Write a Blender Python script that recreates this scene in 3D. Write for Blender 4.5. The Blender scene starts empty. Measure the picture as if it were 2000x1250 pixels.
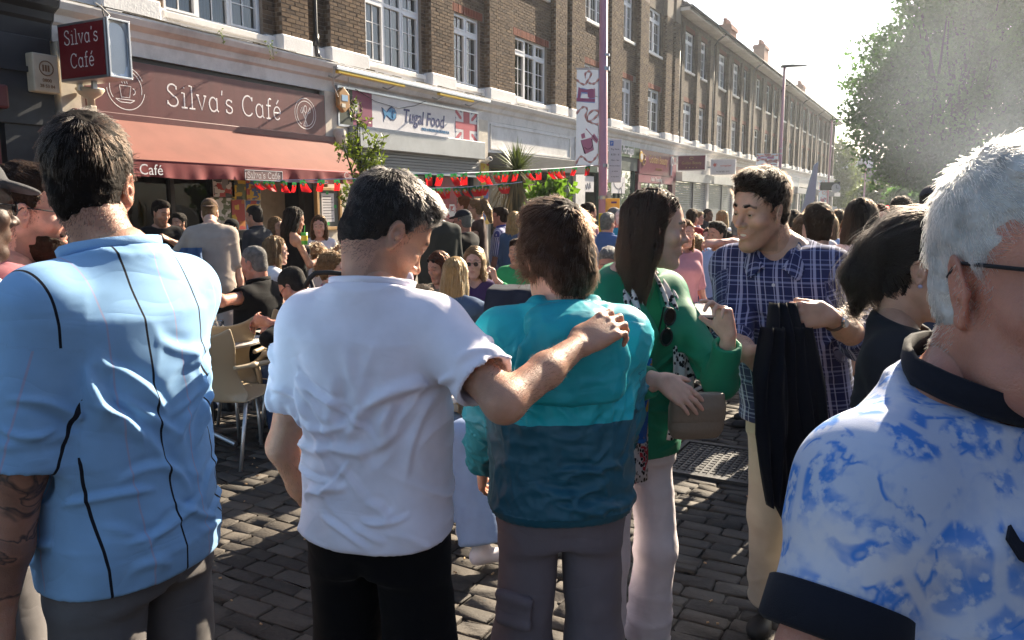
# street food crowd outside a cafe: camera, light, setting, shops, street things, people, furniture, smoke
import bpy, math, random
import numpy as np
from mathutils import Vector, Matrix
random.seed(7);RNG=np.random.default_rng(11)
SC=bpy.context.scene
COL=SC.collection
R=math.radians
CAM_H, YAW, PITCH, FPX=1.68, R(28.4), R(8.2), 1556.0
cam_data=bpy.data.cameras.new('camera');cam_data.sensor_width=36.0;cam_data.lens=28.0
cam_data.clip_start=0.05;cam_data.clip_end=2000
cam=bpy.data.objects.new('camera', cam_data);COL.objects.link(cam)
cam.location=(0, 0, CAM_H);cam.rotation_euler=(R(90)-PITCH, 0, YAW)
SC.camera=cam
SUN_AZ, SUN_EL=R(9.0), R(31.0)
world=bpy.data.worlds.new('World');SC.world=world;world.use_nodes=True
wn=world.node_tree.nodes;wl=world.node_tree.links
sky=wn.new('ShaderNodeTexSky');sky.sky_type='NISHITA';sky.sun_disc=False
sky.sun_elevation=SUN_EL;sky.sun_rotation=SUN_AZ
sky.air_density=1.0;sky.dust_density=1.2;sky.ozone_density=1.0
wn['Background'].inputs['Strength'].default_value=0.058
wl.new(sky.outputs[0], wn['Background'].inputs['Color'])
sun_data=bpy.data.lights.new('sun', 'SUN');sun_data.energy=5.0;sun_data.angle=R(0.55)
sun_data.color=(1.0, 0.86, 0.66)
sun=bpy.data.objects.new('sun', sun_data);COL.objects.link(sun)
sd=Vector((math.sin(SUN_AZ)*math.cos(SUN_EL), math.cos(SUN_AZ)*math.cos(SUN_EL), math.sin(SUN_EL)))
sun.rotation_euler=sd.to_track_quat('Z', 'Y').to_euler();sun.location=sd*60
vs=SC.view_settings
vs.view_transform='Standard';vs.look='None';vs.gamma=1.0;vs.use_curve_mapping=False
vs.exposure=1.82
cy=SC.cycles
cy.use_denoising=True;cy.max_bounces=7;cy.diffuse_bounces=3;cy.glossy_bounces=3
cy.transmission_bounces=4;cy.transparent_max_bounces=8;cy.volume_bounces=1
cy.volume_step_rate=2.0;cy.caustics_reflective=False;cy.caustics_refractive=False
cy.sample_clamp_indirect=6.0
F0=np.array([-math.sin(YAW), math.cos(YAW), 0.0]);RT=np.array([math.cos(YAW), math.sin(YAW), 0.0])
FW=F0*math.cos(PITCH)+np.array([0, 0, -math.sin(PITCH)]);UP=F0*math.sin(PITCH)+np.array([0, 0, math.cos(PITCH)])
CP=np.array([0, 0, CAM_H])
def ray(x, y):return FW+(x-1000)/FPX*RT-(y-625)/FPX*UP
def at(x, y, d):return CP+ray(x, y)*d
def ground(x, y, z=0.0):
 d=ray(x, y);return CP+d*((z-CAM_H)/d[2])
FX=-10.5
def fac(x, y, out=0.0):
 d=ray(x, y);q=CP+d*((FX+out)/d[0]);return q[1], q[2]
def tag(o, label=None, cat=None, group=None, kind=None):
 if label:o['label']=label
 if cat:o['category']=cat
 if group:o['group']=group
 if kind:o['kind']=kind
 return o
def link(o, parent=None):
 COL.objects.link(o)
 if parent is not None:o.parent=parent
 return o
def empty(name, loc=(0, 0, 0), rz=0.0, label=None, cat=None, group=None):
 o=bpy.data.objects.new(name, None);COL.objects.link(o);o.empty_display_size=.1
 o.location=loc;o.rotation_euler=(0, 0, rz)
 return tag(o, label, cat, group)
KIDS={}
def kids(o):return[c for c in o.children]
def copy_tree(o, parent=None):
 c=o.copy();COL.objects.link(c)
 if parent is not None:c.parent=parent
 for ch in list(o.children):copy_tree(ch, c)
 return c
def np_mesh(name, V, F, mats=None, mi=None, smooth=True, attrs=None):
 """V (n,3); F (m,3|4) or a list of such arrays."""
 me=bpy.data.meshes.new(name)
 Fs=F if isinstance(F, list)else[F]
 Fs=[np.asarray(f, np.int32)for f in Fs if len(f)]
 V=np.asarray(V, np.float32)
 me.vertices.add(len(V));me.vertices.foreach_set('co', V.ravel())
 if Fs:
  lv=np.concatenate([f.ravel()for f in Fs]);tot=np.concatenate([np.full(len(f), f.shape[1], np.int32)for f in Fs])
  st=np.concatenate([[0], np.cumsum(tot)[:-1]]).astype(np.int32)
  me.loops.add(len(lv));me.loops.foreach_set('vertex_index', lv)
  me.polygons.add(len(tot));me.polygons.foreach_set('loop_start', st)
  if mi is not None:me.polygons.foreach_set('material_index', np.asarray(mi, np.int32))
  me.polygons.foreach_set('use_smooth', np.full(len(tot), smooth, bool))
 for m in(mats or[]):me.materials.append(m)
 for k, (typ, data)in(attrs or{}).items():
  a=me.attributes.new(k, typ, 'POINT')
  a.data.foreach_set('vector' if typ=='FLOAT_VECTOR' else 'value', np.asarray(data, np.float32).ravel())
 me.update(calc_edges=True);me.validate()
 return me
class MB:
 """collects simple shapes into ONE mesh"""
 def __init__(s):s.v=[];s.f=[];s.m=[];s.mats=[]
 def mi(s, m):
  if m not in s.mats:s.mats.append(m)
  return s.mats.index(m)
 def add(s, vs, fs, m):
  b=len(s.v);s.v+=[tuple(v)for v in vs];k=s.mi(m)
  for f in fs:s.f.append(tuple(i+b for i in f));s.m.append(k)
  return s
 def box(s, a, b, m, M=None):
  x0, y0, z0=a;x1, y1, z1=b
  vs=[(x0, y0, z0), (x1, y0, z0), (x1, y1, z0), (x0, y1, z0), (x0, y0, z1), (x1, y0, z1), (x1, y1, z1), (x0, y1, z1)]
  if M is not None:vs=[M@Vector(v)for v in vs]
  return s.add(vs, [(0, 3, 2, 1), (4, 5, 6, 7), (0, 1, 5, 4), (1, 2, 6, 5), (2, 3, 7, 6), (3, 0, 4, 7)], m)
 def tube(s, pts, r, m, n=8, caps=True):
  pts=[Vector(p)for p in pts];rr=r if isinstance(r, (list, tuple))else[r]*len(pts)
  vs=[];fs=[];prev=None
  for i, p in enumerate(pts):
   d=(pts[min(i+1, len(pts)-1)]-pts[max(i-1, 0)]).normalized()
   if prev is None:
    a=d.orthogonal().normalized()
   else:
    a=(prev-d*prev.dot(d)).normalized()
   prev=a;c=d.cross(a)
   for k in range(n):
    t=2*math.pi*k/n;vs.append(p+(a*math.cos(t)+c*math.sin(t))*rr[i])
  for i in range(len(pts)-1):
   for k in range(n):
    fs.append((i*n+k, i*n+(k+1)%n, (i+1)*n+(k+1)%n, (i+1)*n+k))
  if caps:
   fs.append(tuple(range(n))[::-1]);fs.append(tuple((len(pts)-1)*n+k for k in range(n)))
  return s.add(vs, fs, m)
 def lathe(s, prof, c, m, n=16, M=None):
  vs=[];fs=[];c=Vector(c)
  for(r, z)in prof:
   for k in range(n):
    t=2*math.pi*k/n;v=Vector((r*math.cos(t), r*math.sin(t), z))
    if M is not None:v=M@v
    vs.append(v+c)
  for i in range(len(prof)-1):
   for k in range(n):fs.append((i*n+k, i*n+(k+1)%n, (i+1)*n+(k+1)%n, (i+1)*n+k))
  return s.add(vs, fs, m)
 def prism(s, poly, o, ax, ay, az, m):
  """polygon (2D) in axes ax, ay at o, extruded along az"""
  o, ax, ay, az=Vector(o), Vector(ax), Vector(ay), Vector(az);n=len(poly)
  vs=[o+ax*x+ay*y for x, y in poly]+[o+ax*x+ay*y+az for x, y in poly]
  fs=[tuple(range(n)), tuple(range(n, 2*n))[::-1]]+[(i, n+i, n+(i+1)%n, (i+1)%n)for i in range(n)]
  return s.add(vs, fs, m)
 def mesh(s, name, smooth=False):
  me=bpy.data.meshes.new(name);me.from_pydata([tuple(v)for v in s.v], [], s.f)
  for m in s.mats:me.materials.append(m)
  me.polygons.foreach_set('material_index', s.m)
  if smooth:me.polygons.foreach_set('use_smooth', [True]*len(s.f))
  me.update()
  return me
 def build(s, name, parent=None, smooth=False, bevel=0.0, loc=None):
  o=bpy.data.objects.new(name, s.mesh(name, smooth));link(o, parent)
  if loc is not None:o.location=loc
  if bevel:
   b=o.modifiers.new('bevel', 'BEVEL');b.width=bevel;b.segments=2;b.limit_method='ANGLE'
  if smooth=='auto':
   pass
  return o
MATS={}
def nodes_of(m):return m.node_tree.nodes, m.node_tree.links
def mat(name, col, rough=0.6, spec=0.4, metal=0.0, var=0.0, vscale=6.0, bump=0.0, bscale=40.0, trans=0.0, sss=0.0, sheen=0.0, emit=None, alpha=None, coord='Object', dirt=0.0, dscale=1.5, stretch=None, coat=0.0):
 if name in MATS:return MATS[name]
 m=bpy.data.materials.new(name);m.use_nodes=True;MATS[name]=m
 N, L=nodes_of(m);b=N['Principled BSDF']
 b.inputs['Base Color'].default_value=(*col, 1);b.inputs['Roughness'].default_value=rough
 b.inputs['Specular IOR Level'].default_value=spec;b.inputs['Metallic'].default_value=metal
 if coat:b.inputs['Coat Weight'].default_value=coat
 if sheen:b.inputs['Sheen Weight'].default_value=sheen
 if sss:
  b.inputs['Subsurface Weight'].default_value=sss;b.inputs['Subsurface Radius'].default_value=(1.0, .3, .15);b.inputs['Subsurface Scale'].default_value=.012
 if emit:b.inputs['Emission Color'].default_value=(*emit[0], 1);b.inputs['Emission Strength'].default_value=emit[1]
 if alpha is not None:b.inputs['Alpha'].default_value=alpha
 src=None
 if var or bump or dirt:
  tc=N.new('ShaderNodeTexCoord');src=tc.outputs[coord]
  if stretch:
   mp=N.new('ShaderNodeMapping');mp.inputs['Scale'].default_value=stretch;L.new(src, mp.inputs[0]);src=mp.outputs[0]
 cs=None
 if var:
  n=N.new('ShaderNodeTexNoise');n.inputs['Scale'].default_value=vscale;n.inputs['Detail'].default_value=6;L.new(src, n.inputs['Vector'])
  r=N.new('ShaderNodeMapRange');r.inputs['From Min'].default_value=.3;r.inputs['From Max'].default_value=.7
  r.inputs['To Min'].default_value=1-var;r.inputs['To Max'].default_value=1+var;L.new(n.outputs[0], r.inputs[0])
  v=N.new('ShaderNodeVectorMath');v.operation='SCALE';v.inputs[0].default_value=col;L.new(r.outputs[0], v.inputs['Scale'])
  cs=v.outputs[0]
 if dirt:
  n=N.new('ShaderNodeTexNoise');n.inputs['Scale'].default_value=dscale;n.inputs['Detail'].default_value=8;n.inputs['Roughness'].default_value=.7;L.new(src, n.inputs['Vector'])
  r=N.new('ShaderNodeMapRange');r.inputs['From Min'].default_value=.48;r.inputs['From Max'].default_value=.75;r.inputs['To Max'].default_value=dirt;L.new(n.outputs[0], r.inputs[0])
  x=N.new('ShaderNodeMix');x.data_type='RGBA';L.new(r.outputs[0], x.inputs['Factor'])
  if cs is not None:L.new(cs, x.inputs[6])
  else:x.inputs[6].default_value=(*col, 1)
  x.inputs[7].default_value=(.10, .085, .065, 1);cs=x.outputs[2]
 if cs is not None:L.new(cs, b.inputs['Base Color'])
 if bump:
  n=N.new('ShaderNodeTexNoise');n.inputs['Scale'].default_value=bscale;n.inputs['Detail'].default_value=5;L.new(src, n.inputs['Vector'])
  bp=N.new('ShaderNodeBump');bp.inputs['Strength'].default_value=bump;bp.inputs['Distance'].default_value=.01;L.new(n.outputs[0], bp.inputs['Height']);L.new(bp.outputs[0], b.inputs['Normal'])
 if trans:
  t=N.new('ShaderNodeBsdfTranslucent');mx=N.new('ShaderNodeMixShader');mx.inputs[0].default_value=trans
  if cs is not None:L.new(cs, t.inputs[0])
  else:t.inputs[0].default_value=(*col, 1)
  L.new(b.outputs[0], mx.inputs[1]);L.new(t.outputs[0], mx.inputs[2]);L.new(mx.outputs[0], N['Material Output'].inputs['Surface'])
 return m
def hexc(h):
 h=h.lstrip('#');c=[int(h[i:i+2], 16)/255 for i in(0, 2, 4)]
 return tuple(x/12.92 if x<=.04045 else((x+.055)/1.055)**2.4 for x in c)
WHITE=mat('white_paint', (.74, .72, .70), .55, var=.05, dirt=.45, dscale=1.2)
BLACKP=mat('black_paint', (.02, .02, .022), .45)
def glass_mat(name, tint=(.55, .6, .62), refl=.25, mul=1.3):
 m=bpy.data.materials.new(name);m.use_nodes=True;N, L=nodes_of(m);N.remove(N['Principled BSDF'])
 t=N.new('ShaderNodeBsdfTransparent');t.inputs[0].default_value=(*tint, 1);g=N.new('ShaderNodeBsdfGlossy');g.inputs['Roughness'].default_value=.02
 f=N.new('ShaderNodeFresnel');f.inputs[0].default_value=1.5;x=N.new('ShaderNodeMath');x.operation='MULTIPLY_ADD';x.inputs[1].default_value=mul;x.inputs[2].default_value=refl*.3
 L.new(f.outputs[0], x.inputs[0]);mx=N.new('ShaderNodeMixShader');L.new(x.outputs[0], mx.inputs[0]);L.new(t.outputs[0], mx.inputs[1]);L.new(g.outputs[0], mx.inputs[2])
 tc=N.new('ShaderNodeNewGeometry');n=N.new('ShaderNodeTexNoise');n.inputs['Scale'].default_value=1.7;L.new(tc.outputs['Position'], n.inputs['Vector'])
 b=N.new('ShaderNodeBump');b.inputs['Strength'].default_value=.08;b.inputs['Distance'].default_value=.05;L.new(n.outputs[0], b.inputs['Height']);L.new(b.outputs[0], g.inputs['Normal'])
 L.new(mx.outputs[0], N['Material Output'].inputs['Surface']);return m
GLASS=glass_mat('window_glass')
STEEL=mat('steel', (.5, .5, .52), .35, metal=.9)
BLACKM=mat('matt_black', (.012, .012, .014), .6)
asph=mat('ground_mortar', (.042, .036, .031), .95, var=.35, vscale=14, bump=.6, bscale=60)
g=MB().add([(-400, -60, 0), (400, -60, 0), (400, 900, 0), (-400, 900, 0)], [(0, 1, 2, 3)], asph).build('ground')
tag(g, 'dark street ground between the cobbles', kind='structure')
def sett_mat():
 m=bpy.data.materials.new('granite_setts');m.use_nodes=True;N, L=nodes_of(m);b=N['Principled BSDF']
 a=N.new('ShaderNodeAttribute');a.attribute_name='tone'
 tc=N.new('ShaderNodeNewGeometry')
 n=N.new('ShaderNodeTexNoise');n.inputs['Scale'].default_value=55;n.inputs['Detail'].default_value=8;L.new(tc.outputs['Position'], n.inputs['Vector'])
 n2=N.new('ShaderNodeTexNoise');n2.inputs['Scale'].default_value=1.1;n2.inputs['Detail'].default_value=6;L.new(tc.outputs['Position'], n2.inputs['Vector'])
 r=N.new('ShaderNodeValToRGB');r.color_ramp.elements[0].color=(.022, .019, .017, 1);r.color_ramp.elements[1].color=(.090, .077, .065, 1)
 ad=N.new('ShaderNodeMath');ad.operation='MULTIPLY_ADD';ad.inputs[1].default_value=.45;L.new(n.outputs[0], ad.inputs[0])
 ad2=N.new('ShaderNodeMath');ad2.operation='MULTIPLY_ADD';ad2.inputs[1].default_value=.35;ad2.inputs[2].default_value=-.15;L.new(n2.outputs[0], ad2.inputs[0]);
 ad3=N.new('ShaderNodeMath');ad3.operation='ADD';L.new(ad2.outputs[0], ad3.inputs[0]);L.new(a.outputs['Fac'], ad3.inputs[1])
 L.new(ad3.outputs[0], ad.inputs[2]);L.new(ad.outputs[0], r.inputs[0]);L.new(r.outputs[0], b.inputs['Base Color'])
 b.inputs['Roughness'].default_value=.78;b.inputs['Specular IOR Level'].default_value=.35
 bp=N.new('ShaderNodeBump');bp.inputs['Strength'].default_value=.5;bp.inputs['Distance'].default_value=.008;L.new(n.outputs[0], bp.inputs['Height']);L.new(bp.outputs[0], b.inputs['Normal'])
 return m
SETT=sett_mat()
def sett_verts(cx, cy, lx, ly, hz, rng, rot):
 """one worn stone: eroded top with rounded shoulders (16 + 8 verts)"""
 out=[]
 for(sc, z)in((1.0, .0), (1.0, hz*.55), (.955, hz)):
  for(sx, sy)in((-1, -.80), (-.92, -1), (.92, -1), (1, -.80), (1, .80), (.92, 1), (-.92, 1), (-1, .80)):
   out.append([sx*lx/2*sc+rng.normal(0, .0035), sy*ly/2*sc+rng.normal(0, .0035), z+(rng.normal(0, .0025)if z else 0)])
 V=np.array(out);V[16:, 2]+=V[16:, 0]*rng.normal(0, .03)
 c, s=math.cos(rot), math.sin(rot)
 W=V.copy();W[:, 0]=V[:, 0]*c-V[:, 1]*s+cx;W[:, 1]=V[:, 0]*s+V[:, 1]*c+cy
 return W
SF=[(i, (i+1)%8, 8+(i+1)%8, 8+i)for i in range(8)]+[(8+i, 8+(i+1)%8, 16+(i+1)%8, 16+i)for i in range(8)]
ST=[tuple(range(16, 24))]
rng=np.random.default_rng(5)
stones=[]
yy=.3
DRAIN=(-1.22, 5.05, .30, .36)
while yy<22:
 ly=rng.uniform(.088, .112);xx=-9.6-rng.uniform(0, .3);wander=.02*math.sin(yy*1.3)
 while xx<4.6:
  lx=rng.uniform(.13, .24);cx, cyy=xx+lx/2, yy+ly/2+wander+.03*math.sin(xx*.8+yy*.2)
  if not(abs(cx-DRAIN[0])<DRAIN[2]+lx/2-.02 and abs(cyy-DRAIN[1])<DRAIN[3]+ly/2-.02)and(yy<12 or abs(cx+3)<5):
   d=np.array([cx, cyy, 0])-CP;w=d@FW
   if w>.5 and abs((d@RT)/w)<.95 and(d@UP)/w>-.62:
    stones.append((cx, cyy, lx-rng.uniform(.006, .013), ly-rng.uniform(.006, .013), rng.uniform(.007, .013), w))
  xx+=lx
 yy+=ly
pav=empty('cobbled_street', (0, 0, 0));tag(pav, 'worn granite cobbles laid in rows across the street', kind='structure')
stones.sort(key=lambda q:q[5])
def stone_mesh(lst, name):
 V=[];F4=[];F8=[];T=[]
 for i, (cx, cyy, lx, ly, hz, w)in enumerate(lst):
  V.append(sett_verts(cx, cyy, lx, ly, hz, rng, rng.normal(0, .02)))
  F4.append(np.array(SF)+24*i);F8.append(np.array(ST)+24*i);T.append(np.full(24, rng.uniform(0, .75)))
 return np_mesh(name, np.concatenate(V), [np.concatenate(F4), np.concatenate(F8)], [SETT], attrs={'tone':('FLOAT', np.concatenate(T))})
for q in stones[:300]:
 c=(q[0], q[1]);o=bpy.data.objects.new('cobble', stone_mesh([(0, 0)+q[2:]], 'cobble'));o.location=(c[0], c[1], .002);link(o, pav)
o=bpy.data.objects.new('cobbles', stone_mesh(stones[300:], 'cobbles'));o.location.z=.002;link(o, pav);o['kind']='stuff'
slab=mat('paving_slabs', (.20, .18, .16), .8, var=.2, vscale=3, bump=.3, dirt=.5)
mb=MB();mb.box((FX-.3, 2, 0), (-7.9, 120, .11), slab);pv=mb.build('pavement');tag(pv, 'raised slab pavement along the shop fronts', kind='structure')
kerb=mat('kerb_stone', (.24, .22, .2), .8, var=.15)
for i in range(26):
 y0=3+i*.915;MB().box((-7.9, y0, 0), (-7.76, y0+.905, .125), kerb).build('kerb_stone', pv, bevel=.008)
iron=mat('cast_iron', (.055, .055, .058), .5, metal=.6, bump=.2)
dr=empty('drain_cover', (DRAIN[0], DRAIN[1], .012), 0, 'cast iron drain cover set in the cobbles beside the white trousers', 'drain cover')
mb=MB();w_, h_=DRAIN[2], DRAIN[3]
for(a, b)in(((-w_, -h_), (w_, -h_+.035)), ((-w_, h_-.035), (w_, h_)), ((-w_, -h_+.035), (-w_+.035, h_-.035)), ((w_-.035, -h_+.035), (w_, h_-.035))):
 mb.box((a[0], a[1], 0), (b[0], b[1], .022), iron)
mb.build('frame', dr)
mb=MB();mb.box((-w_+.04, -h_+.04, -.004), (w_-.04, h_-.04, .008), iron)
nx, ny=11, 13
for i in range(nx):
 for j in range(ny):
  x=-w_+.065+i*(2*w_-.13)/(nx-1);y=-h_+.065+j*(2*h_-.13)/(ny-1)
  mb.box((x-.015, y-.015, .008), (x+.015, y+.015, .016), iron)
mb.build('cover_plate', dr)
def brick_mat(name, c0, c1, c2):
 m=bpy.data.materials.new(name);m.use_nodes=True;N, L=nodes_of(m);b=N['Principled BSDF']
 a=N.new('ShaderNodeAttribute');a.attribute_name='tone';g=N.new('ShaderNodeNewGeometry')
 r=N.new('ShaderNodeValToRGB');e=r.color_ramp.elements;e[0].color=(*c0, 1);e[1].color=(*c2, 1);k=e.new(.5);k.color=(*c1, 1)
 n=N.new('ShaderNodeTexNoise');n.inputs['Scale'].default_value=28;n.inputs['Detail'].default_value=6;L.new(g.outputs['Position'], n.inputs['Vector'])
 x=N.new('ShaderNodeMath');x.operation='MULTIPLY_ADD';x.inputs[1].default_value=.5;L.new(n.outputs[0], x.inputs[0])
 s=N.new('ShaderNodeMath');s.operation='SUBTRACT';s.inputs[1].default_value=.25;L.new(a.outputs['Fac'], s.inputs[0]);L.new(s.outputs[0], x.inputs[2])
 L.new(x.outputs[0], r.inputs[0]);L.new(r.outputs[0], b.inputs['Base Color']);b.inputs['Roughness'].default_value=.9;b.inputs['Specular IOR Level'].default_value=.2
 bp=N.new('ShaderNodeBump');bp.inputs['Strength'].default_value=.6;bp.inputs['Distance'].default_value=.006;L.new(n.outputs[0], bp.inputs['Height']);L.new(bp.outputs[0], b.inputs['Normal'])
 return m
BRICK=brick_mat('stock_brick', (.062, .042, .031), (.130, .088, .058), (.215, .148, .094))
REDB=brick_mat('red_brick', (.15, .055, .04), (.22, .075, .05), (.27, .10, .065))
MORT=mat('mortar', (.24, .20, .165), .95, var=.15, vscale=20)
def tex_brick():
 m=bpy.data.materials.new('far_brickwork');m.use_nodes=True;N, L=nodes_of(m);b=N['Principled BSDF']
 g=N.new('ShaderNodeNewGeometry');mp=N.new('ShaderNodeSeparateXYZ');L.new(g.outputs['Position'], mp.inputs[0])
 ad=N.new('ShaderNodeMath');ad.operation='ADD';L.new(mp.outputs[0], ad.inputs[0]);L.new(mp.outputs[1], ad.inputs[1])
 cb=N.new('ShaderNodeCombineXYZ');L.new(ad.outputs[0], cb.inputs[0]);L.new(mp.outputs[2], cb.inputs[1])
 t=N.new('ShaderNodeTexBrick');L.new(cb.outputs[0], t.inputs['Vector']);t.inputs['Scale'].default_value=1
 t.inputs['Brick Width'].default_value=.225;t.inputs['Row Height'].default_value=.075;t.inputs['Mortar Size'].default_value=.005
 t.inputs['Color1'].default_value=(.062, .043, .032, 1);t.inputs['Color2'].default_value=(.125, .086, .058, 1);t.inputs['Mortar'].default_value=(.15, .12, .10, 1)
 n=N.new('ShaderNodeTexNoise');n.inputs['Scale'].default_value=2.5;n.inputs['Detail'].default_value=8;L.new(g.outputs['Position'], n.inputs['Vector'])
 mx=N.new('ShaderNodeMix');mx.data_type='RGBA';mx.blend_type='MULTIPLY';mx.inputs[0].default_value=.7;L.new(t.outputs[0], mx.inputs[6]);L.new(n.outputs[0], mx.inputs[7])
 sc=N.new('ShaderNodeVectorMath');sc.operation='SCALE';sc.inputs['Scale'].default_value=1.5;L.new(mx.outputs[2], sc.inputs[0]);L.new(sc.outputs[0], b.inputs['Base Color'])
 b.inputs['Roughness'].default_value=.9
 bp=N.new('ShaderNodeBump');bp.inputs['Strength'].default_value=.5;bp.inputs['Distance'].default_value=.006;bp.invert=True;L.new(t.outputs['Fac'], bp.inputs['Height']);L.new(bp.outputs[0], b.inputs['Normal'])
 return m
FARB=tex_brick()
UPVC=mat('upvc_white', (.78, .78, .79), .35)
PLINTH=mat('plinth_white', (.72, .71, .71), .6, var=.06, vscale=3, bump=.5, bscale=35, dirt=.25)
CURT=mat('net_curtain', (.42, .42, .46), .9, var=.2, vscale=3, stretch=(1, 14, .3))
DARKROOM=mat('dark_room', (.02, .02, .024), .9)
PIPE=mat('drain_pipe_black', (.015, .015, .017), .4)
def window(parent, s0, s1, z0, z1, lights=2, top=.42, xo=-.10, detail=2, curtain=False):
 """casement window: outer frame + mullions + transom + panes, set back in the wall"""
 X=FX+xo;fr=.06
 mb=MB();mb.box((X-.05, s0, z0), (X+.02, s0+fr, z1), UPVC);mb.box((X-.05, s1-fr, z0), (X+.02, s1, z1), UPVC)
 mb.box((X-.05, s0+fr, z0), (X+.02, s1-fr, z0+fr), UPVC);mb.box((X-.05, s0+fr, z1-fr), (X+.02, s1-fr, z1), UPVC)
 w=(s1-s0-2*fr)/lights;zt=z1-top if top else z1
 for i in range(1, lights):
  y=s0+fr+w*i;mb.box((X-.045, y-.035, z0+fr), (X+.024, y+.035, z1-fr), UPVC)
 if top:mb.box((X-.045, s0+fr, zt-.035), (X+.022, s1-fr, zt+.035), UPVC)
 f=mb.build('window_frame')
 w0=empty('window', (0, 0, 0));w0.parent=parent;f.name='frame';f.parent=w0
 if detail>=2:
  mb=MB()
  for i in range(lights):
   ya, yb=s0+fr+w*i+.035*(i>0), s0+fr+w*(i+1)-.035*(i<lights-1)
   bands=[(z0+fr, zt-.035)]+([(zt+.035, z1-fr)]if top else[])
   for bi, (za, zb)in enumerate(bands):
    if(i%2==0)or lights==2:
     t=.035
     mb.box((X-.03, ya, za), (X+.035, ya+t, zb), UPVC);mb.box((X-.03, yb-t, za), (X+.035, yb, zb), UPVC)
     mb.box((X-.03, ya+t, za), (X+.035, yb-t, za+t), UPVC);mb.box((X-.03, ya+t, zb-t), (X+.035, yb-t, zb), UPVC)
    ym=(ya+yb)/2;mb.box((X-.016, ym-.009, za), (X-.002, ym+.009, zb), UPVC)
    if bi==0:
     for k in(1, 2):
      zz=za+(zb-za)*k/3;mb.box((X-.017, ya, zz-.009), (X-.003, yb, zz+.009), UPVC)
  mb.build('glazing_bars', w0)
 for i in range(lights):
  ya=s0+fr+w*i;pm=MB()
  tl=random.uniform(-.006, .006)
  pm.add([(X-.022+tl, ya, z0+.03), (X-.022-tl, ya+w, z0+.03), (X-.022-tl*.5, ya+w, z1-.03), (X-.022+tl, ya, z1-.03)], [(0, 1, 2, 3)], GLASS)
  pm.build('pane', w0)
 if detail>=2:
  back=MB()
  n=40
  if curtain:
   vs=[];
   for k in range(n+1):
    y=s0+(s1-s0)*k/n;x=X-.12+.02*math.sin(k*1.9);vs+=[(x, y, z0), (x, y, z1)]
   back.add(vs, [(2*k, 2*k+2, 2*k+3, 2*k+1)for k in range(n)], CURT)
   back.build('curtain', w0)
 return w0
def brick_run(acc, y0, y1, z0, z1, x, ret_lo=None, ret_hi=None, course=.075, bl=.225):
 """stretcher-bond bricks on a face at plane x between y0..y1; ret_*: depth of the return faces"""
 nz=int(round((z1-z0)/course))
 for k in range(nz):
  za=z0+k*course;y=y0-(bl/2 if k%2 else 0)
  while y<y1-.02:
   a, b=max(y, y0), min(y+bl, y1)
   if b-a>.03:acc.append((x, a+.005, b-.005, za+.005, za+course-.005, 0))
   y+=bl
  for(yy, dep, sg)in((y0, ret_lo, -1), (y1, ret_hi, 1)):
   if dep:
    q=x-(bl/4 if k%2 else 0)
    while q>x-dep+.02:
     a, b=max(q-bl/2, x-dep), q
     if b-a>.03:acc.append((yy, a+.005, b-.005, za+.005, za+course-.005, sg))
     q-=bl/2
def brick_box(bk, rng):
 p, a, b, z0, z1, sg=bk;t=rng.normal(0, .0022);d=.009
 if sg==0:
  return[(p-d, a, z0), (p-d, b, z0), (p-d, b, z1), (p-d, a, z1), (p+t, a+.003, z0+.003), (p+t, b-.003, z0+.003), (p+t, b-.003, z1-.003), (p+t, a+.003, z1-.003)]
 return[(a, p-sg*d, z0), (b, p-sg*d, z0), (b, p-sg*d, z1), (a, p-sg*d, z1), (a, p+sg*t, z0), (b, p+sg*t, z0), (b, p+sg*t, z1), (a, p+sg*t, z1)]
BFQ=np.array([(4, 5, 6, 7), (0, 1, 5, 4), (1, 2, 6, 5), (2, 3, 7, 6), (3, 0, 4, 7)])
def bricks_mesh(lst, name, material, rng):
 V=np.array([v for b in lst for v in brick_box(b, rng)]);n=len(lst)
 F=(BFQ[None]+8*np.arange(n)[:, None, None]).reshape(-1, 4)
 T=np.repeat(np.clip(rng.normal(.5, .2, n), 0, 1), 8)
 return np_mesh(name, V, F, [material], smooth=False, attrs={'tone':('FLOAT', T)})
Z1=4.62
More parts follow.
